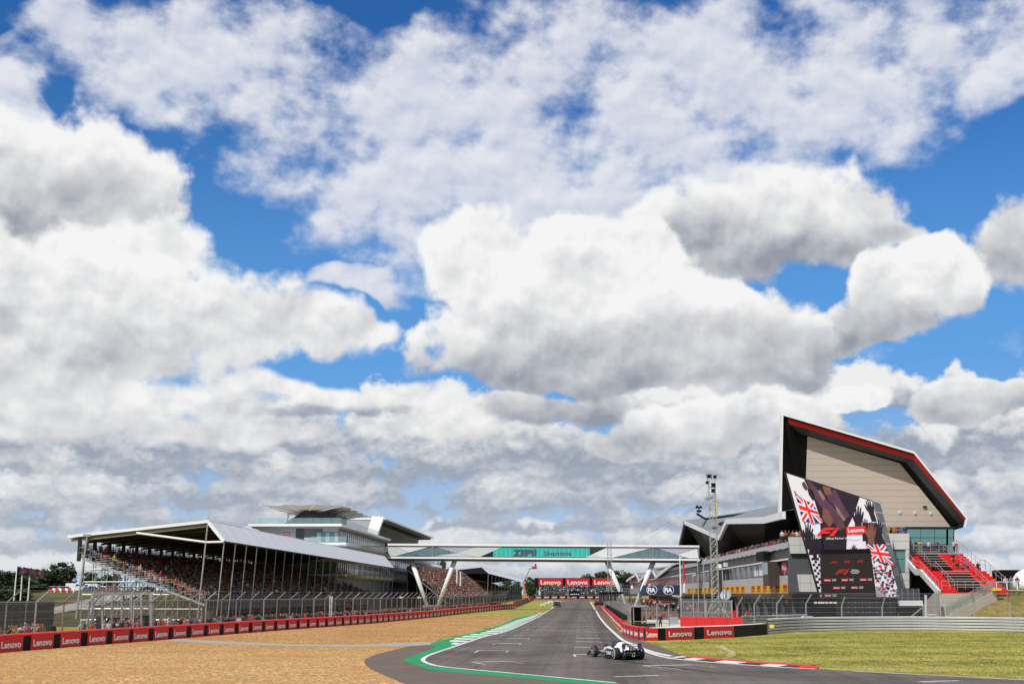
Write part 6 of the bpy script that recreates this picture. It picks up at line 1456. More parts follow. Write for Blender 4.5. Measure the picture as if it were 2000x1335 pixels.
# crowd barriers on top of the bank
for i, (xa, xb) in enumerate(((1947, 1967), (1968, 1987), (1988, 2012))):
    p, q = A(xa, 1153, 152.5), A(xb, 1153, 152.5); p.z = q.z = 4.3
    cb = thing('crowd_barrier', 'low steel crowd barrier standing on top of the dry grass bank', 'barrier', p.to_tuple(), 'crowd barriers on the bank')
    MB().path([p + UP * 0.1, p + UP * 1.1, q + UP * 1.1, q + UP * 0.1, p + UP * 0.1], 0.035, 5).build('frame', WHITE, cb)
    for k in range(1, 9): m_ = p.lerp(q, k / 9); MB().bar(m_ + UP * 0.1, m_ + UP * 1.1, 0.014, 4).build('bar', STEEL, cb)
    for m_ in (p, q): MB().beam(m_ + V((0, -0.3, 0.03)), m_ + V((0, 0.3, 0.03)), 0.06, 0.05).build('foot', STEEL, cb)
# dark lorry or stage with two round domes beyond the bank
dm = thing('stage_unit', 'black stage unit with two round black domes beyond the grass bank', 'stage', A(1975, 1140, 190).to_tuple())
p = A(1985, 1128, 190); MB().box((p.x + 4, 191, p.z - 0.6), (13, 4, 3.6)).build('body', BLACK, dm)
for px in (1962, 1981):
    c = A(px, 1118, 189.5); secs = []
    for k in range(9):
        th_ = math.pi * k / 8; secs.append([c + V((0.42 * math.cos(a) * math.sin(th_) , -0.42 + 0.42 * (1 - math.cos(th_)), 0.42 * math.sin(a) * math.sin(th_))) for a in np.linspace(0, 2 * math.pi, 15)[:-1]])
    MB().ring(secs).build('dome', BLACK, dm, smooth=True)
    MB().bar(c - UP * 0.3, c - UP * 1.2, 0.09, 6).build('dome_stem', BLACK, dm)
tn = thing('white_tent', 'white domed tent top showing behind the people on the bank', 'tent', A(2000, 1150, 186).to_tuple())
c = A(2008, 1150, 186); secs = []
for k in range(6):
    f = k / 5; secs.append([c + V((2.4 * math.cos(f * 1.45) * math.cos(a), 2.4 * math.cos(f * 1.45) * math.sin(a), 3.0 * math.sin(f * 1.45))) for a in np.linspace(0, 2 * math.pi, 19)[:-1]])
MB().ring(secs).build('canvas', WHITE, tn, smooth=True); MB().bar(c - UP * 6, c, 0.08, 6).build('pole', STEEL, tn)
# ------------------------------------------------------------------ pit entry: red wall, fences, towers, banner
t = thing('red_screen_wall', 'plain bright red wall of panels in front of the lattice tower', 'wall', A(1390, 1222, 127).to_tuple())
for i in range(4):
    a, c = A(1329.5 + 30.7 * i, 1222 + 0.6 * i, 128.5 - 0.6 * i), A(1359.7 + 30.7 * i, 1222.6 + 0.6 * i, 127.9 - 0.6 * i); a.z = c.z = 0.35
    MB().hexa([a, c, c + V((0, 0.3, 0)), a + V((0, 0.3, 0)), a + UP * 1.3, c + UP * 1.3, c + V((0, 0.3, 1.3)), a + V((0, 0.3, 1.3))]).build('panel', REDTOP, t)
    MB().box((a.x + 0.3, a.y + 0.15, 0.18), (0.3, 0.3, 0.36)).build('foot', CONC, t)
# close railing behind it
t = thing('rail_fence', 'close-barred grey steel fence with bent tops around the tower foot', 'fence', A(1390, 1200, 133).to_tuple())
for k in range(40):
    px = 1331 + k * 2.5; f = A(px, 1212, 133.5); f.z = 0; e = V((f.x, f.y, 3.15)); MB().bar(f, e, 0.03, 4).bar(e, e + V((-0.28, -0.1, 0.3)), 0.026, 4).build('bar', STEEL, t)
for px in (1331, 1380, 1430): f = A(px, 1212, 133.5); MB().bar((f.x, f.y - 0.05, 0), (f.x, f.y - 0.05, 3.3), 0.09, 6).build('post', STEEL, t)
for z in (0.7, 2.0, 3.12): MB().bar(V((A(1331, 1212, 133.5).x, 133.5, z)), V((A(1430, 1212, 133.5).x, 133.5, z)), 0.05, 5).build('rail', STEEL, t)
# ------------------------------------------------------------------ lattice tower
def lattice(name, label, base, h, w, step, mtl, r=0.06, group=None):
    tt = thing(name, label, 'tower', base.to_tuple(), group); c4 = [V((sx * w / 2, sy * w / 2, 0)) for sx, sy in ((-1, -1), (1, -1), (1, 1), (-1, 1))]
    for c in c4: MB().bar(base + c, base + c + UP * h, r, 6).build('chord', mtl, tt)
    n = int(h / step)
    for k in range(n):
        z0, z1 = k * step, (k + 1) * step; mb = MB()
        for q in range(4):
            a, c = c4[q], c4[(q + 1) % 4]; 
            mb.bar(base + (a if k % 2 else c) + UP * z0, base + (c if k % 2 else a) + UP * z1, r * 0.55, 4); mb.bar(base + a + UP * z1, base + c + UP * z1, r * 0.5, 4)
        mb.build('bracing', mtl, tt)
    return tt
TWB = A(1398.5, 1205, 136.0); TWB.z = 0
ALU = mat('aluminium_truss', (0.44, 0.44, 0.43), 0.4, 0.35, 0.12, 5)
lt = lattice('lattice_tower', 'tall aluminium lattice camera tower in front of the folded roof', TWB, 16.4, 0.70, 0.62, ALU, 0.03)
top = TWB + UP * 16.4
for dx, dy, dz, s_ in ((-0.3, -0.3, 0.25, 0.35), (0.32, -0.2, 0.2, 0.3), (0.1, -0.45, -0.75, 0.42), (0.05, -0.5, -1.35, 0.36), (-0.45, 0.2, -0.4, 0.3)): MB().box(top + V((dx, dy, dz)), (s_, s_ * 0.9, s_ * 1.1)).build('winch_box', BLACK, lt)
for dx in (-0.45, 0.0, 0.45): MB().bar(top + V((dx, 0, -0.1)), top + V((dx * 1.3, -0.2, 0.5)), 0.04, 5).build('aerial', DSTEEL, lt)
a = A(1393, 968, 135.6); c = A(1378, 973.5, 134.6); MB().beam(a, c, 0.35, 0.12).bar(a + UP * 0.2, c + UP * 0.16, 0.03, 4).bar(a - UP * 0.2, c - UP * 0.16, 0.03, 4).build('outrigger', ALU, lt)
MB().path([TWB + V((0.43, -0.46, 12.2 + k * 0.25)) for k in range(9)], 0.05, 4).build('yellow_cable', YELLOW, lt); MB().box(TWB + V((0.1, -0.45, 11.0)), (0.5, 0.15, 0.25)).build('control_box', CHAR, lt)
for sx in (-1, 1): MB().bar(TWB + V((sx * 2.0, -1.0, 0)), TWB + V((sx * 0.4, -0.3, 3.0)), 0.06, 6).build('stay', ALU, lt)
MB().box(TWB + UP * 0.15, (3.2, 3.0, 0.3)).build('ballast', CONC, lt)
# cable camera and its lines
cc = thing('cable_camera', 'small black cable camera hanging on thin lines beside the lattice tower', 'camera', A(1365, 993, 150).to_tuple())
p = A(1365, 990.5, 150); MB().box(p, (0.75, 0.5, 0.18)).box(p + V((-0.22, 0, 0.16)), (0.2, 0.3, 0.2)).box(p + V((0.22, 0, 0.12)), (0.16, 0.3, 0.16)).build('carriage', BLACK, cc)
MB().bar(p - UP * 0.05, p - UP * 0.35, 0.05, 6).build('neck', BLACK, cc)
c = p - UP * 0.42; MB().ring([[c + V((r_ * math.cos(a_), r_ * math.sin(a_), z_)) for a_ in np.linspace(0, 2 * math.pi, 11)[:-1]] for r_, z_ in ((0.05, 0.14), (0.30, 0.08), (0.34, 0.0), (0.2, -0.14), (0.04, -0.18))]).build('head', BLACK, cc, smooth=True)
WIRE = mat('thin_wire', (0.10, 0.10, 0.11), 0.5)
cl = thing('camera_lines', 'thin dark lines running from the lattice tower past the cable camera', 'cable', (TWB.x, TWB.y, 0))
for a, c in ((top + V((-0.3, -0.2, -0.6)), p + UP * 0.2), (top + V((-0.35, -0.2, -1.8)), p + V((0.2, 0, 0.1))), (p + V((-0.3, 0, 0.05)), A(1215, 1072, 330)), (p + V((-0.3, 0, 0.15)), A(1205, 1062, 330)), (top + V((-0.35, 0, -0.3)), A(1200, 1060, 345))):
    MB().path([a.lerp(c, f) - UP * 3.0 * f * (1 - f) for f in np.linspace(0, 1, 9)], 0.014, 4).build('line', WIRE, cl)
# slimmer masts
for k, (px, yt, Y) in enumerate(((1331, 1085, 140), (1365.5, 1092, 150), (1377, 1090, 141), (1355, 1120, 142))):
    b_ = A(px, 1208, Y); b_.z = 0; h_ = A(px, yt, Y).z
    mt = thing('mast', ['white pole mast with lamp arm left of the lattice tower', 'slim steel mast standing close behind the lattice tower', 'slim steel mast with aerial between pole and lattice tower', 'short steel mast with a crossbar beside the tower fence'][k], 'mast', b_.to_tuple())
    MB().bar(b_, b_ + UP * h_, 0.10 if k == 0 else 0.07, 8, 0.06).build('pole', WHITE if k == 0 else STEEL, mt)
    MB().bar(b_ + UP * (h_ - 0.3), b_ + V((0.5, 0, h_ + 0.1)), 0.03, 4).build('arm', STEEL, mt); MB().box(b_ + V((0.5, 0, h_ + 0.15)), (0.3, 0.2, 0.2)).build('head_box', CHAR if k else WHITE, mt)
    if k == 0: MB().bar(b_ + V((0, 0, 3.6)), b_ + V((-1.0, 0, 3.75)), 0.16, 8, 0.12).build('lamp_arm', STEEL, mt)
fl = thing('floodlight', 'white twin floodlight on a short pole right of the lattice tower', 'lamp', A(1415, 1205, 139).to_tuple())
b_ = A(1414, 1205, 139); b_.z = 0; hh = A(1414, 1104, 139).z; MB().bar(b_, b_ + UP * hh, 0.07, 6).build('pole', STEEL, fl)
for dx, dz in ((-0.35, -0.05), (0.35, 0.12)): MB().box(b_ + V((dx, -0.1, hh + dz)), (0.45, 0.3, 0.42)).build('lamp_box', WHITE, fl)
# satellite dish
ds = thing('satellite_dish', 'white satellite dish on a stand beside the lattice tower', 'dish', A(1419, 1205, 139.5).to_tuple())
c = A(1419, 1163, 139.5); ax = V((-0.45, -0.75, 0.48)).normalized(); u = ax.orthogonal().normalized(); w = ax.cross(u)
MB().ring([[c + ax * (0.26 * (r_ / 0.66) ** 2) + (u * math.cos(a_) + w * math.sin(a_)) * r_ for a_ in np.linspace(0, 2 * math.pi, 19)[:-1]] for r_ in (0.04, 0.26, 0.48, 0.66)], cap=False).build('reflector', LGREY, ds, smooth=True, fix=False)
MB().bar(c, c + ax * 0.9, 0.04, 5).build('feed_arm', STEEL, ds); MB().bar(V((c.x, c.y + 0.2, 0)), c + V((0, 0.15, 0)), 0.1, 6).build('stand', STEEL, ds)
# lattice gantry tower further up the pit lane
lattice('slim_lattice_mast', 'thin lattice mast rising past the bridge beside the right V legs', V((A(1192, 1200, 255).x, 255, gz(255))), 14.0, 0.75, 0.9, ALU, 0.045)
# navy banner over the pit lane
bn = thing('gantry_banner', 'navy blue banner with two round white emblems spanning the pit lane', 'banner', A(1255, 1180, 215).to_tuple())
q = [A(1248, 1161.5, 216), A(1328, 1160.5, 212), A(1328, 1141, 212), A(1256, 1142, 216)]
pn = MB().prism(q, V((0, 0.25, 0))).build('banner', NAVY, bn)
for px in (1250, 1327): b_ = A(px, 1180, 216); MB().bar((b_.x, 216.3, 0), (b_.x, 216.3, A(px, 1141, 216).z), 0.12, 6).build('post', DSTEEL, bn)
bd_ = (q[1] - q[0]); bd_.z = 0; bd_.normalize(); bnn = V((bd_.y, -bd_.x, 0))
for cx in (1273.5, 1306):
    c = A(cx, 1151.3, 216 - 4 * (cx - 1252) / 76 - 0.12); 
    for sx in (-1, 1): MB().path([c + bd_ * (sx * (0.22 + 0.74 * math.cos(a_))) + bnn * 0.06 + UP * (0.70 * math.sin(a_)) for a_ in np.linspace(-1.75, 1.75, 19)], 0.05, 4).build('emblem_ring', LETTER, pn)
    place_text('FiA', c, bd_, UP, 1.42, 0.78, pn, proud=0.16, bold=0.045)
# start-light gantry over the track edge and dark control boxes on the pit wall
gt = thing('light_gantry', 'black gantry of signal lights standing over the pit wall', 'gantry', A(1180, 1185, 300).to_tuple())
b_ = A(1213, 1195, 235); MB().bar((b_.x, 235, 0), (b_.x, 235, 6.0), 0.14, 6).build('post', DSTEEL, gt)
MB().beam(A(1170, 1158, 235), A(1216, 1157, 235), 0.35, 0.4).build('beam', BLACK, gt)
for k in range(5):
    c = A(1173 + 7 * k, 1166.5, 235); MB().box(c, (0.5, 0.35, 1.15)).build('light_box', BLACK, gt)
    for z in (-0.35, 0.0, 0.35): MB().bar(c + V((0, -0.16, z)), c + V((0, -0.22, z)), 0.13, 10).build('lens', CHAR, gt)
for k in range(4):
    c = A(1163 + 4.4 * k, 1177, 262); o = thing('signal_box', 'black signal box in a row at the start of the pit wall', 'signal box', (c.x, 262, gz(262)), 'signal boxes on the pit wall')
    MB().box((c.x, 262, c.z), (0.42, 0.4, 0.8)).build('housing', BLACK, o); MB().bar((c.x, 262, gz(262)), (c.x, 262, c.z - 0.4), 0.05, 5).build('leg', DSTEEL, o); MB().bar((c.x, 261.8, c.z + 0.15), (c.x, 261.75, c.z + 0.15), 0.14, 8).build('lens', CHAR, o)
# white and grey marshal post, gate in the fence
mp = thing('marshal_post', 'grey open marshal shelter with black back beside the pit wall end', 'shelter', A(1253, 1226, 140).to_tuple())
for px in (1238, 1263):
    for Y in (138, 141): b_ = A(px, 1226, Y); MB().bar((b_.x, Y, 0), (b_.x, Y, 2.6), 0.06, 6).build('post', STEEL, mp)
a, c = A(1238, 1226, 138), A(1263, 1226, 138)
MB().box(((a.x + c.x) / 2, 139.5, 2.65), (c.x - a.x + 0.3, 3.4, 0.1)).build('roof', STEEL, mp); MB().box(((a.x + c.x) / 2 - 0.1, 141.1, 1.35), (c.x - a.x - 0.3, 0.08, 2.3)).build('back', BLACK, mp)
for z in (0.15, 1.0): MB().bar((a.x, 138, z), (c.x, 138, z), 0.04, 5).build('rail', STEEL, mp)
fr = thing('fence_gate', 'tall empty steel frame gate on the grass beside the pit entry', 'gate', A(1290, 1226, 132).to_tuple())
p, q = A(1284, 1227, 131), A(1307, 1224, 135); p.z = q.z = 0; MB().path([p, p + UP * 2.9, q + UP * 2.9, q], 0.07, 6).build('frame', STEEL, fr); MB().bar(p + UP * 1.1, p + V((-1.5, 1.0, 1.1)), 0.04, 5).build('stub', STEEL, fr)
for px in (1243, 1250, 1259, 1266, 1275):
    c = A(px, 1232, 127.5); o = obj('tyre_stack', TYM); o.location = (c.x, c.y, 0); tag(o, 'stack of dark tyres on the grass behind the curved red barrier', 'tyres', 'tyre stacks behind the curved barrier')
# low platforms and rails of the pit entry
for k, (y0, xa, xb) in enumerate(((1199, 1264, 1330), (1203.5, 1264, 1330), (1208, 1266, 1330))):
    a, c = A(xa, y0 + 2, 158 - 6 * k), A(xb, y0 + 1, 158 - 6 * k); w_ = thing('low_wall', ['white low wall furthest up the pit entry lane', 'white low wall in the middle of the pit entry lane', 'pale low wall nearest the grass of the pit entry'][k], 'wall', (a.x, a.y, 0))
    MB().hexa([V((a.x, a.y, 0)), V((c.x, c.y, 0)), V((c.x, c.y + 0.4, 0)), V((a.x, a.y + 0.4, 0)), V((a.x, a.y, 0.7)), V((c.x, c.y, 0.7)), V((c.x, c.y + 0.4, 0.7)), V((a.x, a.y + 0.4, 0.7))]).build('wall', OFFWHITE, w_); MB().beam((a.x, a.y + 0.2, 0.74), (c.x, c.y + 0.2, 0.74), 0.5, 0.08).build('coping', WHITE, w_)
# small white utility trailer on the grass
tr = thing('utility_trailer', 'small white utility trailer with grey rack on the pit entry grass', 'trailer', A(1318, 1219, 132).to_tuple())
c = A(1319, 1219, 132.5); c.z = 0
MB().hexa([c + V((-0.95, -0.5, 0.25)), c + V((0.8, -0.3, 0.4)), c + V((0.8, 0.5, 0.4)), c + V((-0.95, 0.5, 0.25)), c + V((-0.95, -0.5, 0.55)), c + V((0.8, -0.3, 0.8)), c + V((0.8, 0.5, 0.8)), c + V((-0.95, 0.5, 0.55))]).build('body', WHITE, tr)
MB().box(c + V((-0.1, 0.3, 1.2)), (0.9, 0.1, 0.75)).build('rack', GREY, tr)
for y in (-0.55, 0.55): MB().bar(c + V((-0.7, y - 0.09, 0.28)), c + V((-0.7, y + 0.09, 0.28)), 0.28, 14).build('wheel', RUBBER, tr)
# tall narrow flags on the pit building front
for k, (px, yt, yb, Y) in enumerate(((1232, 1128, 1150, 440), (1266, 1120, 1150, 370), (1334, 1098, 1160, 235))):
    a, c = A(px, yb, Y), A(px, yt, Y); a2, c2 = A(px + (5 if k < 2 else 4), yb, Y), A(px + (1 if k < 2 else 3), yt, Y)
    f = thing('hanging_flag', ['red and white hanging flag furthest along the pit building', 'red and white hanging flag in the middle of the pit building', 'long red hanging banner beside the right end of the bridge'][k], 'flag', (a.x, a.y, a.z))
    MB().bar(c + UP * 0.5, a - UP * 0.5, 0.05, 5).build('pole', STEEL, f); MB().prism([a, a2, c2, c], V((0, 0.05, 0))).build('cloth', RED, f)
    m0 = a.lerp(c, 0.05); MB().prism([m0 - V((0, 0.05, 0)), a2.lerp(c2, 0.05) - V((0, 0.05, 0)), a2.lerp(c2, 0.4) - V((0, 0.05, 0)), a.lerp(c, 0.3) - V((0, 0.05, 0))], V((0, -0.03, 0))).build('white_field', LETTER, f)
# ------------------------------------------------------------------ black bleachers and boxes under the screen
bl = thing('seating_unit', 'black temporary seating unit with rows of folded seats under the screen', 'seating', A(1690, 1205, 150).to_tuple())
SEAT = mat('black_seat', (0.022, 0.022, 0.024), 0.3, var=0.3); SILV = mat('seat_bolt', (0.5, 0.5, 0.5), 0.4)
for r_ in range(5):
    z0 = 0.35 + 0.55 * r_; y0 = 147.0 + 0.7 * r_; xa, xb = A(1634, 1180, y0).x, A(1752, 1180, y0).x
    MB().box(((xa + xb) / 2, y0 + 0.35, z0 - 0.05), (xb - xa, 0.7, 0.1)).build('row', BLACK, bl)
    for k in range(17):
        x = xa + (xb - xa) * (k + 0.5) / 17; m_ = MB().hexa([(x - 0.19, y0 + 0.40, z0 + 0.05), (x + 0.19, y0 + 0.40, z0 + 0.05), (x + 0.19, y0 + 0.5, z0 + 0.05), (x - 0.19, y0 + 0.5, z0 + 0.05), (x - 0.17, y0 + 0.46, z0 + 0.52), (x + 0.17, y0 + 0.46, z0 + 0.52), (x + 0.17, y0 + 0.54, z0 + 0.52), (x - 0.17, y0 + 0.54, z0 + 0.52)])
        m_.build('seat', SEAT, bl)
        if k % 2: MB().box((x, y0 + 0.36, z0 + 0.4), (0.16, 0.04, 0.05)).build('number_tag', SILV, bl)
MB().box(((A(1634, 1180, 151).x + A(1752, 1180, 151).x) / 2, 150.9, 1.8), (A(1752, 1180, 151).x - A(1634, 1180, 151).x, 0.15, 3.6)).build('back_panel', BLACK, bl)
bx = thing('black_box_wall', 'long low black wall with white symbols beside the parked cars', 'wall', A(1605, 1205, 150).to_tuple())
xa, xb = A(1578, 1200, 150).x, A(1632, 1200, 150).x
MB().box(((xa + xb) / 2, 150, 1.35), (xb - xa, 0.5, 2.7)).build('panel', BLACK, bx)
for px, w_ in ((1593, 0.35), (1604, 0.8), (1615, 0.35), (1623, 0.4), (1631, 0.4)): c = A(px, 1176, 149.7); MB().box((c.x, 149.73, c.z), (w_, 0.03, 0.2)).build('symbol', LETTER, bx)
wp = thing('white_block', 'low white block with a glass railing behind it beside the tower foot', 'wall', A(1780, 1205, 151).to_tuple())
a, c = A(1758, 1182, 151), A(1803, 1182, 151); MB().box(((a.x + c.x) / 2, 151.4, a.z + 0.3), (c.x - a.x, 0.7, 0.62)).build('block', WHITE, wp); MB().box(((a.x + c.x) / 2, 151.6, a.z / 2), (c.x - a.x, 0.5, a.z)).build('base', BLACK, wp)
MB().box(((a.x + c.x) / 2, 152.2, a.z + 1.35), (c.x - a.x, 0.04, 1.3)).build('railing_glass', clear_mat('smoked_sheet', (0.10, 0.11, 0.12), 0.45), wp)
for k in range(5): MB().bar((a.x + (c.x - a.x) * k / 4, 152.2, a.z + 0.5), (a.x + (c.x - a.x) * k / 4, 152.2, a.z + 2.05), 0.03, 5).build('railing_post', STEEL, wp)
cp = thing('support_column', 'grey steel column below the corner of the red seats', 'column', A(1833, 1205, 150).to_tuple()); b_ = A(1834, 1205, 150.5); MB().bar((b_.x, 150.5, 0), (b_.x, 150.5, 4.2), 0.17, 10).build('shaft', STEEL, cp); MB().box((b_.x, 150.5, 0.06), (0.6, 0.6, 0.12)).build('base_plate', STEEL, cp)
# red fuel cabinet, pit furniture
for k, (px, Y, w_, h_, mtl, lab) in enumerate(((1434, 150, 0.6, 2.0, RED, 'tall red cabinet in the pit lane behind the fence'), (1345, 139, 0.5, 1.0, WHITE, 'white equipment case at the foot of the tower fence'), (1428, 137, 0.9, 0.8, CHAR, 'dark equipment case right of the lattice tower foot'))):
    c = A(px, 1200, Y); o = thing('cabinet', lab, 'cabinet', (c.x, Y, 0)); MB().box((c.x, Y, h_ / 2), (w_, 0.5, h_)).build('case', mtl, o); MB().box((c.x + w_ * 0.3, Y - 0.27, h_ * 0.55), (0.04, 0.04, 0.25)).build('handle', STEEL, o); MB().box((c.x, Y - 0.26, h_ * 0.5), (w_ * 0.9, 0.02, h_ * 0.92)).build('door', mtl, o)
# ------------------------------------------------------------------ cars
def car_proto(paint, glass=GLASSD, kind='car'):
    r_ = bpy.data.objects.new('parked_car', None); COL.objects.link(r_)
    L, W, H = (4.5, 1.8, 1.45) if kind == 'car' else (5.6, 2.1, 2.4)
    if kind == 'car': side = [(-2.25, .35), (-2.2, .75), (-1.95, .95), (-1.5, 1.0), (-0.95, 1.4), (0.65, 1.45), (1.35, 1.02), (2.05, .85), (2.25, .6), (2.25, .35), (1.8, .28), (-1.9, .28)]
    else: side = [(-2.8, .4), (-2.8, 2.2), (-2.6, 2.38), (1.0, 2.4), (1.5, 2.2), (2.0, 1.35), (2.7, 1.1), (2.8, .8), (2.8, .4), (2.3, .3), (-2.4, .3)]
    secs = []
    for y, k in ((-W / 2, 0.9), (-W / 2 * 0.93, 1.0), (W / 2 * 0.93, 1.0), (W / 2, 0.9)):
        secs.append([(x, y * (1.0 if z < H * 0.62 else 0.84), 0.3 + (z - 0.3) * (k if z > 0.5 else 1)) for x, z in side])
    body_ = MB().ring(secs).build('body', paint, r_)
    for s_ in (-1, 1):
        gx = [(-1.35, 1.02), (-0.92, 1.33), (0.6, 1.37), (1.15, 1.02)] if kind == 'car' else [(0.3, 1.4), (0.3, 2.1), (1.4, 2.1), (1.85, 1.4)]
        MB().prism([(x, s_ * W / 2 * (0.93 if z < H * 0.72 else 0.86), z) for x, z in gx], (0, s_ * 0.03, 0)).build('side_window', glass, r_)
    if kind == 'car':
        MB().prism([(1.32, -0.68, 1.06), (1.32, 0.68, 1.06), (0.72, 0.62, 1.42), (0.72, -0.62, 1.42)], (0.05, 0, 0.04)).build('windscreen', glass, r_)
        MB().prism([(-1.48, -0.68, 1.03), (-1.48, 0.68, 1.03), (-1.0, 0.62, 1.38), (-1.0, -0.62, 1.38)], (-0.05, 0, 0.04)).build('rear_window', glass, r_)
    else: MB().prism([(1.55, -0.85, 2.1), (1.55, 0.85, 2.1), (2.02, 0.9, 1.4), (2.02, -0.9, 1.4)], (0.06, 0, 0.04)).build('windscreen', glass, r_)
    for s_ in (-1, 1):
        MB().box((L / 2 - 0.06, s_ * 0.62, 0.68), (0.1, 0.32, 0.14)).build('headlight', WHITE, r_); MB().box((-L / 2 + 0.04, s_ * 0.66, 0.8), (0.1, 0.26, 0.16)).build('tail_light', RED, r_)
        for x in ((-1.35, 1.4) if kind == 'car' else (-1.7, 1.85)):
            w_ = MB().bar((x, s_ * (W / 2 - 0.2), 0.33), (x, s_ * (W / 2 + 0.01), 0.33), 0.33, 16).build('wheel', RUBBER, r_); MB().bar((x, s_ * (W / 2), 0.33), (x, s_ * (W / 2 + 0.03), 0.33), 0.2, 12).build('hub', STEEL, w_)
    return r_
CARS = {}
def car(paint, pos, rz, label, group=None, kind='car', cat=None, name=None):
    k = (paint.name, kind); o = car_proto(paint, kind=kind) if k not in CARS else copy_tree(CARS[k]); CARS.setdefault(k, o)
    o.location = pos; o.rotation_euler = (0, 0, rz); o.name = name or ('parked_van' if kind == 'van' else 'parked_car'); tag(o, label, cat or ('van' if kind == 'van' else 'car'))
    if group: o['group'] = group
    elif 'group' in o.keys(): del o['group']
    return o
CARW = mat('white_car_paint', (0.72, 0.72, 0.72), 0.25, var=0.03, spec=0.6); CARS_ = mat('silver_car_paint', (0.38, 0.39, 0.40), 0.3, 0.3, 0.05); CARB = mat('black_car_paint', (0.015, 0.015, 0.018), 0.25, var=0.1, spec=0.6); CARR = mat('red_car_paint', (0.40, 0.02, 0.02), 0.3, var=0.05); CARBL = mat('blue_car_paint', (0.03, 0.08, 0.25), 0.3, var=0.05)
c = A(1546, 1200, 152); car(CARW, (c.x, 152, 0), R(200), 'white car parked under the pit building, further from the screen')
c = A(1566, 1200, 149.5); car(CARW, (c.x, 149.3, 0), R(215), 'white car parked beside the black wall near the screen')
# ------------------------------------------------------------------ trees
LEAF = [mat('leaf_green', (0.045, 0.075, 0.018), 0.7, var=0.35, scale=0.9), mat('leaf_dark', (0.025, 0.045, 0.014), 0.7, var=0.35, scale=0.9), mat('leaf_olive', (0.07, 0.085, 0.022), 0.7, var=0.3, scale=0.9)]
BARK = mat('bark', (0.07, 0.05, 0.035), 0.9, var=0.3, scale=3)
def crown_mesh(seed, n, squash=1.0, leaf=0.062, conic=False):
    """leaf-sized faces spread through uneven clumps; unit crown: radius about 0.5, height 1"""
    rnd = np.random.RandomState(seed); cl = []
    for k in range(64):
        a, z = rnd.uniform(0, 2 * math.pi), rnd.uniform(0.02, 0.93)
        rr = (0.46 * (1.05 - z) if conic else 0.5 * math.sqrt(max(0.02, 1 - (2 * z - 0.85) ** 2 * 0.8))) * rnd.uniform(0.1, 1.0) ** 0.6
        cl.append((rr * math.cos(a), rr * math.sin(a), z, rnd.uniform(0.09, 0.19)))
    VV, FF, MM = [], [], []
    for i in range(n):
        cx, cy, cz, cr = cl[rnd.randint(len(cl))]; d = rnd.normal(size=3); d /= np.linalg.norm(d); r_ = cr * rnd.uniform(0.45, 1.0) ** 0.5
        p = np.array((cx, cy, cz)) + d * r_ * np.array((1, 1, 0.8)); u = rnd.normal(size=3); u /= np.linalg.norm(u); w = np.cross(u, rnd.normal(size=3)); w /= np.linalg.norm(w); s = leaf * rnd.uniform(0.5, 1.1)
        b0 = len(VV); VV += [p - u * s, p + w * s * 0.5, p + u * s, p - w * s * 0.5]; FF.append((b0, b0 + 1, b0 + 2, b0 + 3)); MM.append(rnd.choice(3, p=(0.5, 0.32, 0.18)))
    me = bpy.data.meshes.new('crown'); me.from_pydata([tuple(v) for v in VV], [], FF)
    for m_ in LEAF: me.materials.append(m_)
    me.polygons.foreach_set('material_index', MM); me.update(); return me
def trunk_mesh(seed):
    rnd = random.Random(seed); mb = MB(); mb.bar((0, 0, 0), (0.01, 0, 0.35), 0.035, 7, 0.026); mb.bar((0.01, 0, 0.34), (0, 0.02, 0.75), 0.026, 6, 0.008)
    for k in range(6):
        a = rnd.uniform(0, 6.28); z = rnd.uniform(0.3, 0.6); mb.bar((0.005, 0, z), (0.3 * math.cos(a), 0.3 * math.sin(a), z + rnd.uniform(0.15, 0.3)), 0.014, 5, 0.004)
    return mb.mesh('trunk', BARK, True)
CROWNS = [crown_mesh(k, 3000) for k in range(4)]; CONE = crown_mesh(9, 3600, conic=True); TRUNKS = [trunk_mesh(k) for k in range(2)]
def tree(px, ytop, Y, w_px, label, z0=None, mesh=None, group=None):
    """tree at a picture column; height from the row of its top"""
    topz = A(px, ytop, Y).z; x = A(px, ytop, Y).x; z0 = gz(Y) if z0 is None else z0; h = topz - z0; w = w_px * Y / 2450.0
    t = thing('tree', label, 'tree', (x, Y, z0), group, rz=random.uniform(0, 6), flat=False)
    o = obj('trunk', random.choice(TRUNKS), t); o.scale = (max(h, w) * 0.8, max(h, w) * 0.8, h); c = obj('crown', mesh or random.choice(CROWNS), t); c.scale = (w, w, h * 0.92); c.location = (0, 0, h * 0.1); return t
# rising ground behind the stand with the car park
hill = MB(); nx, ny = 40, 30; pp = {}
def hill_z(x, y):
    s1 = min(1, max(0, (y - 150) / 62)); s2 = min(1, max(0, (-50.5 - x + 0.10 * (y - 150) * 0.9) / 9)); return (4.1 * (3 * s1 * s1 - 2 * s1 ** 3) + max(0, y - 212) * 0.0045) * (3 * s2 * s2 - 2 * s2 ** 3) + 0.02
for i in range(nx + 1):
    for j in range(ny + 1):
        x = -330 + 300 * i / nx; y = 130 + 350 * j / ny; pp[i, j] = (x, y, hill_z(x, y) + (-0.06 if hill_z(x, y) < 0.03 else 0))
for i in range(nx):
    for j in range(ny): hill.face([pp[i, j], pp[i + 1, j], pp[i + 1, j + 1], pp[i, j + 1]])
o = hill.build('hillside', GM['rough_grass'], None, smooth=True, fix=False); o['kind'] = 'structure'
road = MB(); rpts = [V((-96, 158)), V((-80, 164)), V((-66, 172)), V((-62, 190)), V((-61, 215))]
rp2 = smooth_path([V((p.x, p.y, 0)) for p in rpts], 10)
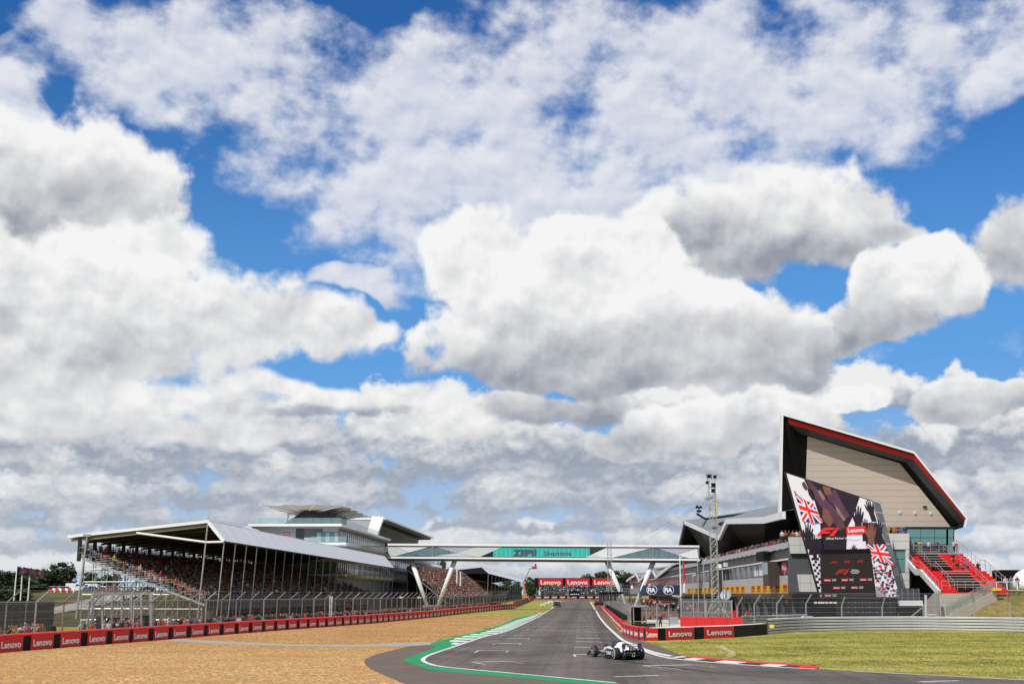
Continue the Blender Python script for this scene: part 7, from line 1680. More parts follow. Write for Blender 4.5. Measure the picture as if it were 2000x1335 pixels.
for a, c in zip(rp2[:-1], rp2[1:]):
    d = (c - a).normalized(); n = V((-d.y, d.x, 0)) * 2.6; q = [a - n, c - n, c + n, a + n]; road.face([(p.x, p.y, hill_z(p.x, p.y) + 0.10) for p in q])
o = road.build('park_road', GM['concrete_road'], None, smooth=True, fix=False); o['kind'] = 'structure'
for k, (px, yt, Y, w, lab) in enumerate(((14, 1117, 236, 90, 'broad dark green tree at the left edge behind the flag poles'), (70, 1121, 452, 75, 'low round tree right behind the three dark flags'), (118, 1098, 455, 62, 'taller tree with a thin leader beside the end of the stand'), (36, 1124, 262, 80, 'spreading tree directly behind the flag poles'), (95, 1113, 460, 60, 'dark tree between the flags and the taller tree'),
                                         (176, 1118, 450, 40, 'small tree seen through the scaffold of the stand'), (218, 1120, 455, 40, 'tree seen through the scaffold next to the sloping beam'), (-30, 1112, 240, 90, 'dark tree cut by the left picture edge'), (45, 1142, 225, 90, 'low bush under the flags on the car park hill'), (8, 1146, 220, 70, 'low bush on the hill beside the left picture edge'), (70, 1140, 300, 56, 'leafy bush beside the third flag pole'), (25, 1150, 190, 80, 'wide low bush behind the dark windbreak fence'), (84, 1148, 335, 30, 'small bush beside the parked white car on the hill'))):
    tree(px, yt, Y, w, lab, hill_z(A(px, yt, Y).x, Y))
# flag poles
FLAGM = mat('charcoal_flag', (0.035, 0.03, 0.045), 0.8, var=0.15, scale=3); FLAGR = mat('flag_emblem', (0.38, 0.05, 0.045), 0.8)
for k, (pxb, pxt, yt) in enumerate(((23, 33.5, 1104), (37, 44.5, 1105), (52, 59, 1106))):
    Y = 128 + k; b_ = A(pxb, 1214, Y); b_.z = 0; tp = A(pxt, yt, Y)
    f = thing('flag_pole', ['white flag pole with dark waving flag, furthest from the stand', 'white flag pole with dark waving flag, middle of the three', 'white flag pole with dark waving flag, closest to the stand'][k], 'flag pole', b_.to_tuple())
    MB().bar(b_, tp, 0.085, 8, 0.05).build('pole', WHITE, f)
    nx = 14; pts = [[tp + V((0.12 * i * 1.0, 0.22 * math.sin(i * 0.75 + k), -0.1 - j * 0.16 - 0.018 * i * (1 + 0.3 * k) + 0.05 * math.sin(i * 0.9 + k))) for i in range(nx)] for j in range(6)]
    mb = MB()
    for j in range(5):
        for i in range(nx - 1): mb.face([pts[j][i], pts[j][i + 1], pts[j + 1][i + 1], pts[j + 1][i]], 1 if (7 <= i <= 8 and 1 <= j <= 2) or (i == 6 and j == 2) else 0)
    mb.build('flag', [FLAGM, FLAGR], f, smooth=True, fix=False)
# dark windbreak fence and hedge at the left edge
wf = thing('windbreak_fence', 'dark mesh windbreak fence behind the spectators below the flags', 'fence', (-56, 124, 0))
q_ = []; 
for i in range(6):
    a, c = V((-62 + 2.7 * i, 124 + 0.3 * i, 0)), V((-59.3 + 2.7 * i, 124.3 + 0.3 * i, 0)); q_.append((a + UP * 0.1, c + UP * 0.1, c + UP * 3.3, a + UP * 3.3)); MB().bar(a, a + UP * 3.4, 0.05, 6).build('post', DSTEEL, wf)
sheet('wire_mesh', q_, wire_mat('windbreak_mesh', (0.012, 0.016, 0.013), 0.02, 0.0165), wf)
# vehicles of the car park
cars_ = [(CARW, 92, 372), (CARR, 104, 352), (CARS_, 116, 390), (CARB, 124, 366), (CARS_, 166, 402), (CARW, 186, 410), (CARB, 203, 384), (CARR, 214, 366), (CARBL, 232, 408), (CARW, 252, 392), (CARS_, 268, 412), (CARB, 288, 398), (CARW, 305, 415), (CARS_, 98, 420), (CARB, 112, 428), (CARW, 222, 425), (CARS_, 243, 370), (CARBL, 178, 360)]
names_ = {CARW.name: 'white', CARR.name: 'red', CARS_.name: 'silver', CARB.name: 'black', CARBL.name: 'blue'}
for k, (m_, px, Y) in enumerate(cars_):
    x = A(px, 1160, Y).x; car(m_, (x, Y, hill_z(x, Y)), R(random.choice((0, 180)) + random.uniform(-12, 12)), f'{names_[m_.name]} car parked on the hill {"left of the stand" if px < 130 else "seen through the stand scaffold"}', f'{names_[m_.name]} cars on the car park hill {"outside" if px < 130 else "behind the scaffold"}')
x = A(146, 1160, 395).x; car(CARW, (x, 395, hill_z(x, 395)), R(5), 'white van parked beside the end post of the stand', kind='van')
x = A(174, 1158, 430).x; car(CARW, (x, 430, hill_z(x, 430)), R(180), 'white van further back, seen through the scaffold', kind='van')
TAPE = mat('red_water_barrier', (0.55, 0.04, 0.03), 0.5)
for k in range(8):
    px = 96 + k * 6.2; Y = 262 + 0.5 * k; p = A(px, 1176, Y); p.z = hill_z(p.x, Y)
    o = thing('road_barrier', f'{"red" if k % 2 == 0 else "white"} plastic road barrier in the row beside the car park road', 'road barrier', p.to_tuple(), f'{"red" if k % 2 == 0 else "white"} road barriers')
    m_ = TAPE if k % 2 == 0 else WHITE
    MB().hexa([p + V((-0.45, -0.2, 0.0)), p + V((0.45, -0.2, 0.0)), p + V((0.45, 0.2, 0.0)), p + V((-0.45, 0.2, 0.0)), p + V((-0.42, -0.08, 0.75)), p + V((0.42, -0.08, 0.75)), p + V((0.42, 0.08, 0.75)), p + V((-0.42, 0.08, 0.75))]).build('body', m_, o); MB().box(p + V((0, 0, 0.8)), (0.5, 0.1, 0.1)).build('cap', m_, o)
# ------------------------------------------------------------------ open stand and second roofed stand beyond the bridge
o2 = V((-16.4, 310, 0)); T2 = V((0.10, 1, 0)).normalized(); B2 = V((-1, 0.10, 0)).normalized()
def S2(s, b, z): return o2 + T2 * s + B2 * b + UP * (z + gz(o2.y + s))
os_ = thing('open_stand', 'steep open grandstand full of people beyond the bridge leg', 'grandstand', S2(0, 0, 0).to_tuple())
OPEN_SEATS = []; ro = random.Random(4)
for k in range(16):
    b0, z = 0.6 * k, 1.6 + 0.5 * k
    MB().prism([S2(0, b0, z), S2(96, b0, z), S2(96, b0 + 0.6, z), S2(0, b0 + 0.6, z)], UP * -0.3).build('deck', DECK, os_)
    s_ = 0.4
    while s_ < 95:
        if ro.random() < 0.95: p = S2(s_, b0 + 0.3, z); OPEN_SEATS.append((p.x, p.y, p.z, -20 + ro.uniform(-20, 20), ro.random() < 0.75))
        s_ += 0.62
for k in range(12): MB().bar(S2(k * 8.6, 0.2, 0), S2(k * 8.6, 0.2, 1.5), 0.08, 5).build('support', STEEL, os_)
for k in range(5): MB().bar(S2(-0.2, 2.4 * k, 0), S2(-0.2, 2.4 * k, 1.3 + 2.0 * k), 0.07, 5).build('support', DSTEEL, os_)
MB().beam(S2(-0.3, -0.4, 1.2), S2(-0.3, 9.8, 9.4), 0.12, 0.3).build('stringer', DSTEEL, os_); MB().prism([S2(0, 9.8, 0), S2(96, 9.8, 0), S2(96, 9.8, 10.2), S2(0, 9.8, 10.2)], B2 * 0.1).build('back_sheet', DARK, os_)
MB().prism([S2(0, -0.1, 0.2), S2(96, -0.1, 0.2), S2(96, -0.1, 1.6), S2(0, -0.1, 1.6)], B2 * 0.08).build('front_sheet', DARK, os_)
for k, (s_, z) in enumerate(((40, 10.2), (47, 9.4))): MB().bar(S2(s_, 3, z - 4), S2(s_, 3, z), 0.2, 8).build('floodlight_pole', WHITE, os_)
o3 = V((-9.6, 402, 0)); T3 = V((0.075, 1, 0)).normalized(); B3 = V((-1, 0.075, 0)).normalized()
def S3(s, b, z): return o3 + T3 * s + B3 * b + UP * (z + gz(402))
rs_ = thing('far_grandstand', 'second roofed grandstand with dark gable further down the straight', 'grandstand', S3(0, 0, 0).to_tuple()); ROOF_SEATS = []
LEN3 = 190
for k in range(14):
    s0, s1 = k * LEN3 / 14, (k + 1) * LEN3 / 14 - 0.1; d0 = -1.4 * k / 14
    MB().prism([S3(s0, 0, 11.3 + d0), S3(s1, 0, 11.2 + d0), S3(s1, -2.2, 9.2 + d0), S3(s0, -2.2, 9.3 + d0)], B3 * 0.15).build('roof_panel', ROOFW, rs_); MB().prism([S3(s0, 0, 11.35 + d0), S3(s1, 0, 11.25 + d0), S3(s1, 17, 9.4 + d0), S3(s0, 17, 9.5 + d0)], UP * -0.2).build('roof_panel', ROOFW, rs_)
    MB().bar(S3(s0, -2.0, 9.3 + d0), S3(s0, -1.6, 0), 0.09, 5).build('front_post', STEEL, rs_)
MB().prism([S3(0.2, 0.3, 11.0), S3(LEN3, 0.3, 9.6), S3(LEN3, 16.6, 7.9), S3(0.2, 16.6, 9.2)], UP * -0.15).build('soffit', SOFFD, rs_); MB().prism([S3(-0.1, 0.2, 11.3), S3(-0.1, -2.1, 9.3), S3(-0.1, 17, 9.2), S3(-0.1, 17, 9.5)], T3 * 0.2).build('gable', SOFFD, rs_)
for k in range(13):
    b0, z = 1.0 * k + 0.4, 1.6 + 0.42 * k
    MB().prism([S3(0, b0, z), S3(LEN3, b0, z), S3(LEN3, b0 + 1.0, z), S3(0, b0 + 1.0, z)], UP * -0.3).build('deck', DECK, rs_)
    s_ = 0.4
    while s_ < LEN3 - 1:
        if ro.random() < 0.9: p = S3(s_, b0 + 0.4, z); ROOF_SEATS.append((p.x, p.y, p.z, -20, True))
        s_ += 1.0
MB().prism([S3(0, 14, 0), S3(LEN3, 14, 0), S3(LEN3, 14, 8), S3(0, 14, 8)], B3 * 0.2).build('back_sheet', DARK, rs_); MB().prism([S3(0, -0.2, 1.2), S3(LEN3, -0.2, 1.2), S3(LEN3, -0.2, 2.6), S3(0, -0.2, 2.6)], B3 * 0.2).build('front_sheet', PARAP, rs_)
tree(864, 1096, 455, 34, 'tall dark conifer between the hotel and the far grandstand', mesh=CONE)
tree(857, 1100, 462, 30, 'dark conifer close beside the tall conifer by the hotel', mesh=CONE)
# ------------------------------------------------------------------ end of the straight
YE = 552.0
hb = thing('hoarding', 'black hoarding with three large red Lenovo boards above the far crowd', 'hoarding', A(1130, 1160, YE).to_tuple())
MB().prism([A(px, py, YE) for px, py in ((1044.5, 1146), (1236, 1146), (1236, 1127.6), (1044.5, 1127.6))], V((0, 0.6, 0))).build('frame', BLACK, hb)
for xa, xb in ((1052, 1099), (1104.5, 1151.5), (1157, 1204)):
    b_ = MB().prism([A(px, py, YE - 0.1) for px, py in ((xa, 1144.3), (xb, 1144.3), (xb, 1128.4), (xa, 1128.4))], V((0, 0.08, 0))).build('board', RED, hb); place_text('Lenovo', A((xa + xb) / 2, 1136.3, YE - 0.12), V((1, 0, 0)), UP, 8.9, 1.95, b_, proud=0.05, bold=0.022)
for px in (1048, 1100, 1153, 1206, 1232): p = A(px, 1146, YE + 0.4); MB().bar((p.x, YE + 0.4, gz(YE)), (p.x, YE + 0.4, p.z), 0.2, 6).build('leg', DSTEEL, hb)
fs = thing('far_stand', 'low stand of teal-clad spectators under the black Lenovo hoarding', 'grandstand', A(1110, 1165, YE).to_tuple()); FAR_SEATS = []
for k in range(9):
    z = gz(YE) + 1.5 + 0.42 * k; y = YE - 8 + 0.85 * k; xa, xb = A(1056, 1160, y).x, A(1262, 1160, y).x
    MB().box(((xa + xb) / 2, y + 0.4, z - 0.2), (xb - xa, 0.85, 0.4)).build('deck', DECK, fs)
    x = xa
    while x < xb:
        if ro.random() < 0.85: FAR_SEATS.append((x, y + 0.4, z, -90, ro.random() < 0.6))
        x += 0.85
MB().box(((A(1056, 1160, YE).x + A(1180, 1160, YE).x) / 2, YE - 8.8, gz(YE) + 0.9), (A(1180, 1160, YE).x - A(1056, 1160, YE).x, 0.2, 2.2)).build('front_panel', mat('dark_green_panel', (0.02, 0.045, 0.04), 0.6), fs)
eb = thing('far_barrier', 'row of small red Lenovo boards across the end of the straight', 'barrier', A(1100, 1168, 540).to_tuple())
for k in range(8):
    xa = 1046 + k * 15.6 + (7 if k > 3 else 0); b_ = MB().prism([A(px, py, 536) for px, py in ((xa, 1168), (xa + 11.5, 1168.2), (xa + 11.5, 1162.6), (xa, 1162.4))], V((0, 0.2, 0))).build('board', RED, eb); place_text('Lenovo', A(xa + 5.8, 1165.3, 535.9), V((1, 0, 0)), UP, 2.0, 0.6, b_, proud=0.05, bold=0.03)
MB().prism([A(px, py, 536.3) for px, py in ((1036, 1168), (1176, 1168.6), (1176, 1162.9), (1036, 1162.2))], V((0, 0.8, 0))).build('core', BLACK, eb)
b_ = MB().prism([A(px, py, 535.9) for px, py in ((1107.5, 1168.2), (1114, 1168.2), (1114, 1163), (1107.5, 1163))], V((0, 0.1, 0))).build('board', ORANGE, eb)
sl = thing('start_lights', 'black start light panel with five pale lamps over the far track', 'traffic light', A(1122, 1166, 528).to_tuple())
MB().prism([A(px, py, 528) for px, py in ((1112, 1164.6), (1132.5, 1164.6), (1132.5, 1153), (1112, 1153))], V((0, 0.3, 0))).build('panel', BLACK, sl)
for k in range(5): c = A(1115.3 + 3.6 * k, 1159.7, 527.9); MB().bar(c, c - V((0, 0.08, 0)), 0.26, 10).build('lamp', mat('pale_lamp', (0.55, 0.75, 0.72), 0.4), sl)
MB().prism([A(px, py, 527.9) for px, py in ((1105, 1161), (1111, 1161), (1111, 1158.8), (1105, 1158.8))], V((0, 0.1, 0))).build('side_plate', GREY, sl)
for px in (1113, 1132): p = A(px, 1165, 528.3); MB().bar((p.x, 528.3, gz(528)), p, 0.12, 5).build('leg', DSTEEL, sl)
for k, (px, yt, Y, w, lab) in enumerate(((1148, 1121, 640, 40, 'round tree behind the middle red hoarding board'), (1176, 1117, 650, 44, 'broad tree behind the gap between the red hoarding boards'), (1203, 1114, 655, 46, 'highest tree behind the right end of the hoarding'), (1228, 1120, 640, 40, 'tree between the hoarding and the pit building roofs'), (1252, 1121, 660, 46, 'tree showing over the far folded roofs'), (1034, 1126, 600, 20, 'narrow dark tree beside the cherry picker'), (1044, 1130, 605, 18, 'small tree left of the black hoarding'), (1008, 1135, 640, 26, 'dark tree behind the end of the far grandstand'), (990, 1133, 640, 26, 'dark tree behind the middle of the far grandstand'), (1282, 1126, 660, 40, 'far tree low behind the pit building folds'))):
    tree(px, yt, Y, w, lab)
# cherry picker
cp_ = thing('cherry_picker', 'orange and grey cherry picker with raised basket beside the far stand', 'lift', A(1027, 1165, 430).to_tuple())
p0, p1, p2, p3 = A(1027, 1166, 430), A(1022.5, 1136, 430), A(1035, 1110, 430), A(1041, 1108.5, 430)
MB().box((p0.x, 430, gz(430) + 0.7), (2.4, 4.0, 1.4)).build('base', mat('lift_orange', (0.60, 0.15, 0.03), 0.5), cp_); MB().beam(p0, p1, 0.6, 0.6).build('lower_boom', mat('lift_orange', (0.60, 0.15, 0.03), 0.5), cp_); MB().beam(p1, p2, 0.28, 0.28).build('upper_boom', DSTEEL, cp_); MB().bar(p2, p3, 0.12, 5).build('jib', DSTEEL, cp_)
MB().box(p3 + V((0.5, 0, 0.1)), (1.7, 1.0, 0.9)).build('basket', mat('basket_red', (0.35, 0.05, 0.04), 0.6), cp_); MB().box(p3 + V((0.9, 0, 1.0)), (0.5, 0.5, 0.8)).build('camera_head', BLACK, cp_)
for sx in (-0.9, 0.9):
    for sy in (-1.4, 1.4): MB().bar((p0.x + sx - 0.2, 430 + sy, gz(430) + 0.4), (p0.x + sx + 0.2, 430 + sy, gz(430) + 0.4), 0.4, 12).build('wheel', RUBBER, cp_)
# brake distance boards on the grass
for px, py, s_, lab in ((1059.5, 1184, '150', 'white distance board furthest from the red end barrier'), (1068, 1180.2, '100', 'white distance board between the two others'), (1075, 1177.2, '50', 'white distance board closest to the end of the straight')):
    p = G(px, py); o = thing('distance_board', lab, 'sign', p.to_tuple()); w = 8.0 * p.y / 2450; h = 3.9 * p.y / 2450
    b_ = MB().box(p + UP * (0.15 + h / 2), (w, 0.15, h)).build('board', WHITE, o); place_text(s_, p + V((0, -0.08, 0.15 + h / 2)), V((1, 0, 0)), UP, w * 0.5, h * 0.4, b_, proud=0.02, material=INK, key='ink'); MB().box(p + UP * 0.08, (w * 0.6, 0.4, 0.16)).build('foot', BLACK, o)
p = G(1088, 1184.5); c = car(CARB, p.to_tuple(), R(86), 'black car with white top driving away on the far straight', name='course_car'); MB().box((0, 0, 1.5), (0.9, 1.1, 0.12)).build('light_bar', WHITE, c)
# red safety fence where the verge narrows
RF = smooth_path([G(1003, 1186), G(1020, 1179.5), G(1032, 1174.5), G(1042, 1170)], 6); rf = thing('red_fence', 'faded red fence rising beside the far verge towards the end barrier', 'fence', RF[0].to_tuple())
for a, c in zip(RF[:-1], RF[1:]): MB().prism([a, c, c + UP * 1.5, a + UP * 1.5], V((-0.1, 0, 0))).build('panel', mat('faded_red', (0.30, 0.06, 0.055), 0.6), rf)
for a in RF[::3]: MB().bar(a, a + UP * 1.7, 0.06, 5).build('post', DSTEEL, rf)
# small pieces along the left fence
sc_ = thing('info_screen', 'black square screen on a thin post behind the left barrier', 'screen', A(677, 1215, 168).to_tuple()); b_ = A(668, 1215, 168); b_.z = 0; MB().bar(b_, b_ + UP * 4.0, 0.05, 6).build('post', BLACK, sc_); c = A(681, 1181, 168); MB().box(c, (0.95, 0.15, 0.8)).build('casing', BLACK, sc_); MB().box(c - V((0, 0.09, 0)), (0.75, 0.02, 0.58)).build('display', mat('dull_red_display', (0.10, 0.04, 0.035), 0.4), sc_); MB().bar(b_ + UP * 2.5, c, 0.04, 5).build('arm', BLACK, sc_)
lattice('camera_mast', 'short white lattice mast with boxes behind the left barrier', V((A(648, 1212, 160).x - 0.4, 161.5, 0)), 3.7, 0.28, 0.4, WHITE, 0.03)
# ------------------------------------------------------------------ who stands and sits where
SEAT_TOPS = {'black': 12, 'navy': 9, 'grey': 8, 'red': 12, 'orange': 14, 'white': 12, 'pink': 8, 'teal': 4, 'yellow': 5, 'blue': 6, 'green': 3, 'beige': 5}
rp = random.Random(11)
def an(w): return 'an' if w[0] in 'aeiou' else 'a'
STAND_SEATS.sort(key=lambda q: q[1])
near_n = 80
for i, (x, y, z, hd, sit) in enumerate(STAND_SEATS[:near_n]):
    tp = pick(rp, SEAT_TOPS)
    person((x, y, z), hd - 20, ('sit' if rp.random() < 0.8 else 'sit_phone') if sit else 'stand', tp, f'spectator in {an(tp)} {tp} top {"sitting" if sit else "standing"} at the open end of the roofed stand', f'{tp} tops {"seated" if sit else "standing"} at the end of the stand', rp.randrange(2))
crowd_mass('crowd', 'dense crowd seated under the roof of the left grandstand', STAND_SEATS[near_n:])
crowd_mass('crowd', 'colourful crowd filling the open stand beyond the bridge leg', OPEN_SEATS, dict(CROWD_W, pink=20, white=22, red=24, orange=10), 2)
crowd_mass('crowd', 'distant crowd under the second grandstand roof', ROOF_SEATS, CROWD_W, 3)
crowd_mass('crowd', 'teal and white crowd under the far Lenovo hoarding', FAR_SEATS, {'teal': 10, 'white': 7, 'black': 7, 'green': 4, 'grey': 4, 'navy': 4, 'blue': 1}, 4)
# standing spectators along the left debris fence: nearest ones singly, the rest as a mass
LINE = []; BL_ = [p for p in LB if p.y > 84]; run = [0.0]
for a, c in zip(BL_[:-1], BL_[1:]): run.append(run[-1] + (c - a).length)
s_ = 0.0
while s_ < run[-1] - 4:
    p = along(BL_, run, s_); p2 = along(BL_, run, s_ + 1); tt = (p2 - p).normalized(); n = V((-tt.y, tt.x, 0))
    gap = 1020 < 1000 + 2450 * p.x / p.y or 178 < 1000 + 2450 * p.x / p.y < 300
    for row in range(3):
        if rp.random() < (0.12 if gap else 0.85 - 0.12 * row): q = p + n * (2.9 + 0.75 * row + rp.uniform(-0.2, 0.2)); LINE.append((q.x, q.y, gz(q.y), -40 + rp.uniform(-25, 25), False))
    s_ += 0.62
LINE.sort(key=lambda q: q[1])
for i, (x, y, z, hd, sit) in enumerate(LINE[:125]):
    tp = pick(rp, SEAT_TOPS); ps = rp.choice(['stand', 'stand', 'phone', 'cross', 'stand'])
    ds_ = {'stand': 'standing', 'phone': 'holding up a phone', 'cross': 'with folded arms'}[ps]
    person((x, y, z), hd, ps, tp, f'spectator in {an(tp)} {tp} top {ds_} behind the left debris fence', f'{tp} tops {ds_} at the fence', rp.randrange(2), rp.uniform(0.95, 1.04))
crowd_mass('crowd', 'long line of spectators standing behind the left debris fence', LINE[125:], CROWD_W, 6)
# terrace of the pit building
TER = []
y = 172.0
while y < 420:
    for row in range(2):
        if rp.random() < 0.8: q = WP(y, -0.1 - 0.6 * row, 10.02); TER.append((q.x, q.y, q.z, 180 + rp.uniform(-30, 30), False))
    y += 0.6 if y < 260 else 0.8
for i, (x, y, z, hd, sit) in enumerate(TER[:40]):
    tp = pick(rp, SEAT_TOPS); person((x, y, z), hd, rp.choice(['stand', 'phone', 'cross']), tp, f'guest in {an(tp)} {tp} top on the pit building terrace', f'{tp} tops on the terrace', rp.randrange(2))
crowd_mass('crowd', 'row of guests along the terrace of the pit building', TER[40:], CROWD_W, 7)
for px, Y, base, n_, wx in ((1550, 165.5, 1049, 6, 3.0), (1755, 165.0, 1041, 7, 2.6)):
    c = A(px, base, Y)
    for k in range(n_): tp = pick(rp, SEAT_TOPS); person((c.x - wx / 2 + wx * k / n_, Y + rp.uniform(0, 0.6), c.z - 0.75), -90 + rp.uniform(-30, 30), rp.choice(['stand', 'phone', 'cross']), tp, f'guest in {an(tp)} {tp} top on the white end wall {"left" if px < 1600 else "right"} of the big screen', f'{tp} tops {"left" if px < 1600 else "right"} of the screen', k)
# single people on the red stand and the bank
for px, py, Y, top, pose, face, lab in ((1789, 1076, 167.2, 'black', 'stand', -90, 'person in black on the landing above the red seats, furthest from the bank'), (1798, 1077, 166.9, 'yellow', 'cross', -90, 'person in a yellow jacket on the landing above the red seats'), (1815, 1076, 167.2, 'white', 'stand', -70, 'person in a white shirt on the landing near the glass room door'), (1832, 1076, 167.3, 'black', 'phone', -90, 'person in black leaning by the glass room door'), (1864, 1077, 166.6, 'white', 'stand', -60, 'person in a white shirt at the top of the outer red steps'), (1870, 1077, 166.4, 'white', 'cross', -150, 'person with folded arms in white at the top of the outer red steps')):
    c = A(px, py, Y); person((c.x, Y, 9.3), face, pose, top, lab)
for x, k, top, pose, lab in ((56.6, 7, 'black', 'sit', 'person in black sitting on the middle step of the red stand'), (57.1, 7, 'pink', 'sit_phone', 'person in pink sitting on the middle step of the red stand'), (57.5, 7, 'red', 'sit', 'person in red sitting on the middle step of the red stand'), (58.4, 8, 'blue', 'sit', 'person in pale blue sitting on the red steps'), (59.2, 7, 'black', 'sit_phone', 'person in black sitting alone at the outer edge of the red steps'), (57.0, 9, 'black', 'stand', 'person in black standing halfway up the red steps')):
    y, z = st(k); person((x, y + (0.7 if 'sit' in pose else 0.4), z - (0.1 if 'sit' in pose else 0)), -90, pose, top, lab)
for px, top, pose, lab in ((1965, 'white', 'stand', 'person in pale top and shorts by the barrier on the bank'), (1975.5, 'blue', 'phone', 'person in pale blue shirt leaning at the bank barrier'), (1988, 'black', 'cross', 'person in black beside the white tent on the bank')):
    c = A(px, 1153, 153.3); person((c.x, 153.2, 4.33), -100, pose, top, lab, sc=1.04)
# marshals and crew in the pit entry
for px, Y, top, pose, face, lab in ((1259, 139, 'orange', 'stand', -120, 'marshal in orange overalls beside the grey shelter'), (1270, 178, 'orange', 'walk', 180, 'marshal in orange walking in the pit lane below the banner'), (1291, 160, 'orange', 'stand', -60, 'marshal in orange behind the tall gate frame'), (1296, 163, 'red', 'stand', -100, 'crew member in red behind the tall gate frame'), (1311, 158, 'orange', 'walk', 0, 'marshal in orange beside the low white walls'), (1289.5, 143, 'navy', 'walk', -90, 'person in navy crossing the pit entry grass'), (1467, 152, 'pink', 'stand', -90, 'person in pink walking below the pit building'), (1480, 151, 'red', 'cross', -90, 'person in red behind the debris fence below the pit building'), (1456, 154, 'white', 'walk', 180, 'person in white in front of the garages'), (1525, 150, 'red', 'stand', -90, 'person in red beside the white parked car'), (1275, 185, 'red', 'stand', 180, 'crew member in red further up the pit lane'), (1282, 190, 'red', 'walk', 180, 'crew member in red walking up the pit lane'), (622, 157.5, 'orange', 'stand', -30, 'marshal in orange standing against the left barrier'), (716, 174, 'orange', 'cross', -30, 'marshal in orange further along the left barrier')):
    c = A(px, 1200, Y); z = 0.0
    if px in (622, 716): p = at_column(LB, px) + V((-1.5, 0.1, 0)); c = p; Y = p.y
    person((c.x, Y, z), face, pose, top, lab)
o = None
PITC = []
for k in range(150):
    y = rp.uniform(195, 420); q = WP(y, rp.uniform(1.0, 7.0), 0); PITC.append((q.x, q.y, gz(q.y), rp.uniform(0, 360), False))
crowd_mass('crowd', 'crews in red and black along the far garages of the pit lane', PITC, {'red': 10, 'black': 10, 'white': 4, 'orange': 5, 'navy': 6, 'green': 2}, 8)
print('people', NPERSON[0])
# ------------------------------------------------------------------ the racing car (x forward, y left, rear axle at the origin)
rc = thing('racing_car', 'white and navy open-wheel racing car heading away onto the straight', 'racing car', (7.08, 77.35, 0.012), rz=math.atan2(3.44, -1.05), flat=False)
CWH = mat('race_white', (0.80, 0.80, 0.80), 0.25, var=0.02, spec=0.6); CNV = mat('race_navy', (0.012, 0.016, 0.05), 0.25, var=0.05, spec=0.6); CFB = mat('carbon', (0.012, 0.012, 0.013), 0.35, var=0.2, scale=8); TYR = mat('slick_tyre', (0.016, 0.016, 0.016), 0.7, var=0.25, scale=5); RIMW = mat('rim_cover', (0.55, 0.55, 0.55), 0.3, 0.2)
def oval(x, hw, z0, z1, n=14, p=2.6, yc=0.0):
    c, h = (z0 + z1) / 2, (z1 - z0) / 2; out = []
    for k in range(n):
        a = 2 * math.pi * k / n; co, si = math.cos(a), math.sin(a)
        out.append((x, yc + hw * abs(co) ** (2 / p) * (1 if co >= 0 else -1), c + h * abs(si) ** (2 / p) * (1 if si >= 0 else -1)))
    return out
MB().ring([oval(*s) for s in ((4.72, .05, .24, .33), (4.6, .10, .21, .38), (4.1, .14, .22, .50), (3.6, .20, .20, .60), (3.0, .29, .14, .68), (2.45, .36, .12, .70), (1.75, .38, .12, .66))]).build('nose_and_tub', CWH, rc, smooth=True)
MB().ring([oval(*s) for s in ((1.85, .37, .12, .60), (1.55, .33, .14, .80), (1.25, .25, .2, 1.00), (0.95, .22, .2, 1.02), (0.45, .15, .2, .93), (-0.05, .09, .22, .76), (-0.45, .05, .26, .58))]).build('engine_cover', CWH, rc, smooth=True)
MB().ring([oval(1.18, .12, .80, .98, 12), oval(1.36, .14, .80, .99, 12), oval(1.39, .105, .83, .96, 12)]).build('airbox', CNV, rc, smooth=True)
MB().prism([(0.9, -.008, .98), (0.2, -.008, .86), (-0.35, -.008, .74), (-0.42, -.008, .62), (0.2, -.008, .8), (0.9, -.008, .9)], (0, .016, 0)).build('shark_fin', CNV, rc)
MB().bar((1.22, -.13, 1.06), (1.22, .13, 1.06), .025, 6).bar((1.22, 0, 1.0), (1.22, 0, 1.06), .02, 6).build('roll_camera', BLACK, rc)
MB().prism([(2.35, -.26, .705), (1.75, -.28, .70), (1.55, -.22, .72), (1.55, .22, .72), (1.75, .28, .70), (2.35, .26, .705), (2.5, 0, .71)], (0, 0, .02)).build('cockpit_opening', BLACK, rc)
hal = [(1.5, -.30, .80), (1.75, -.33, .93), (2.05, -.28, .97), (2.3, -.12, .98), (2.36, 0, .98), (2.3, .12, .98), (2.05, .28, .97), (1.75, .33, .93), (1.5, .30, .80)]
MB().path(smooth_path(hal, 3), .03, 8).bar((2.36, 0, .98), (2.62, 0, .70), .028, 8).build('halo', CNV, rc, smooth=True)
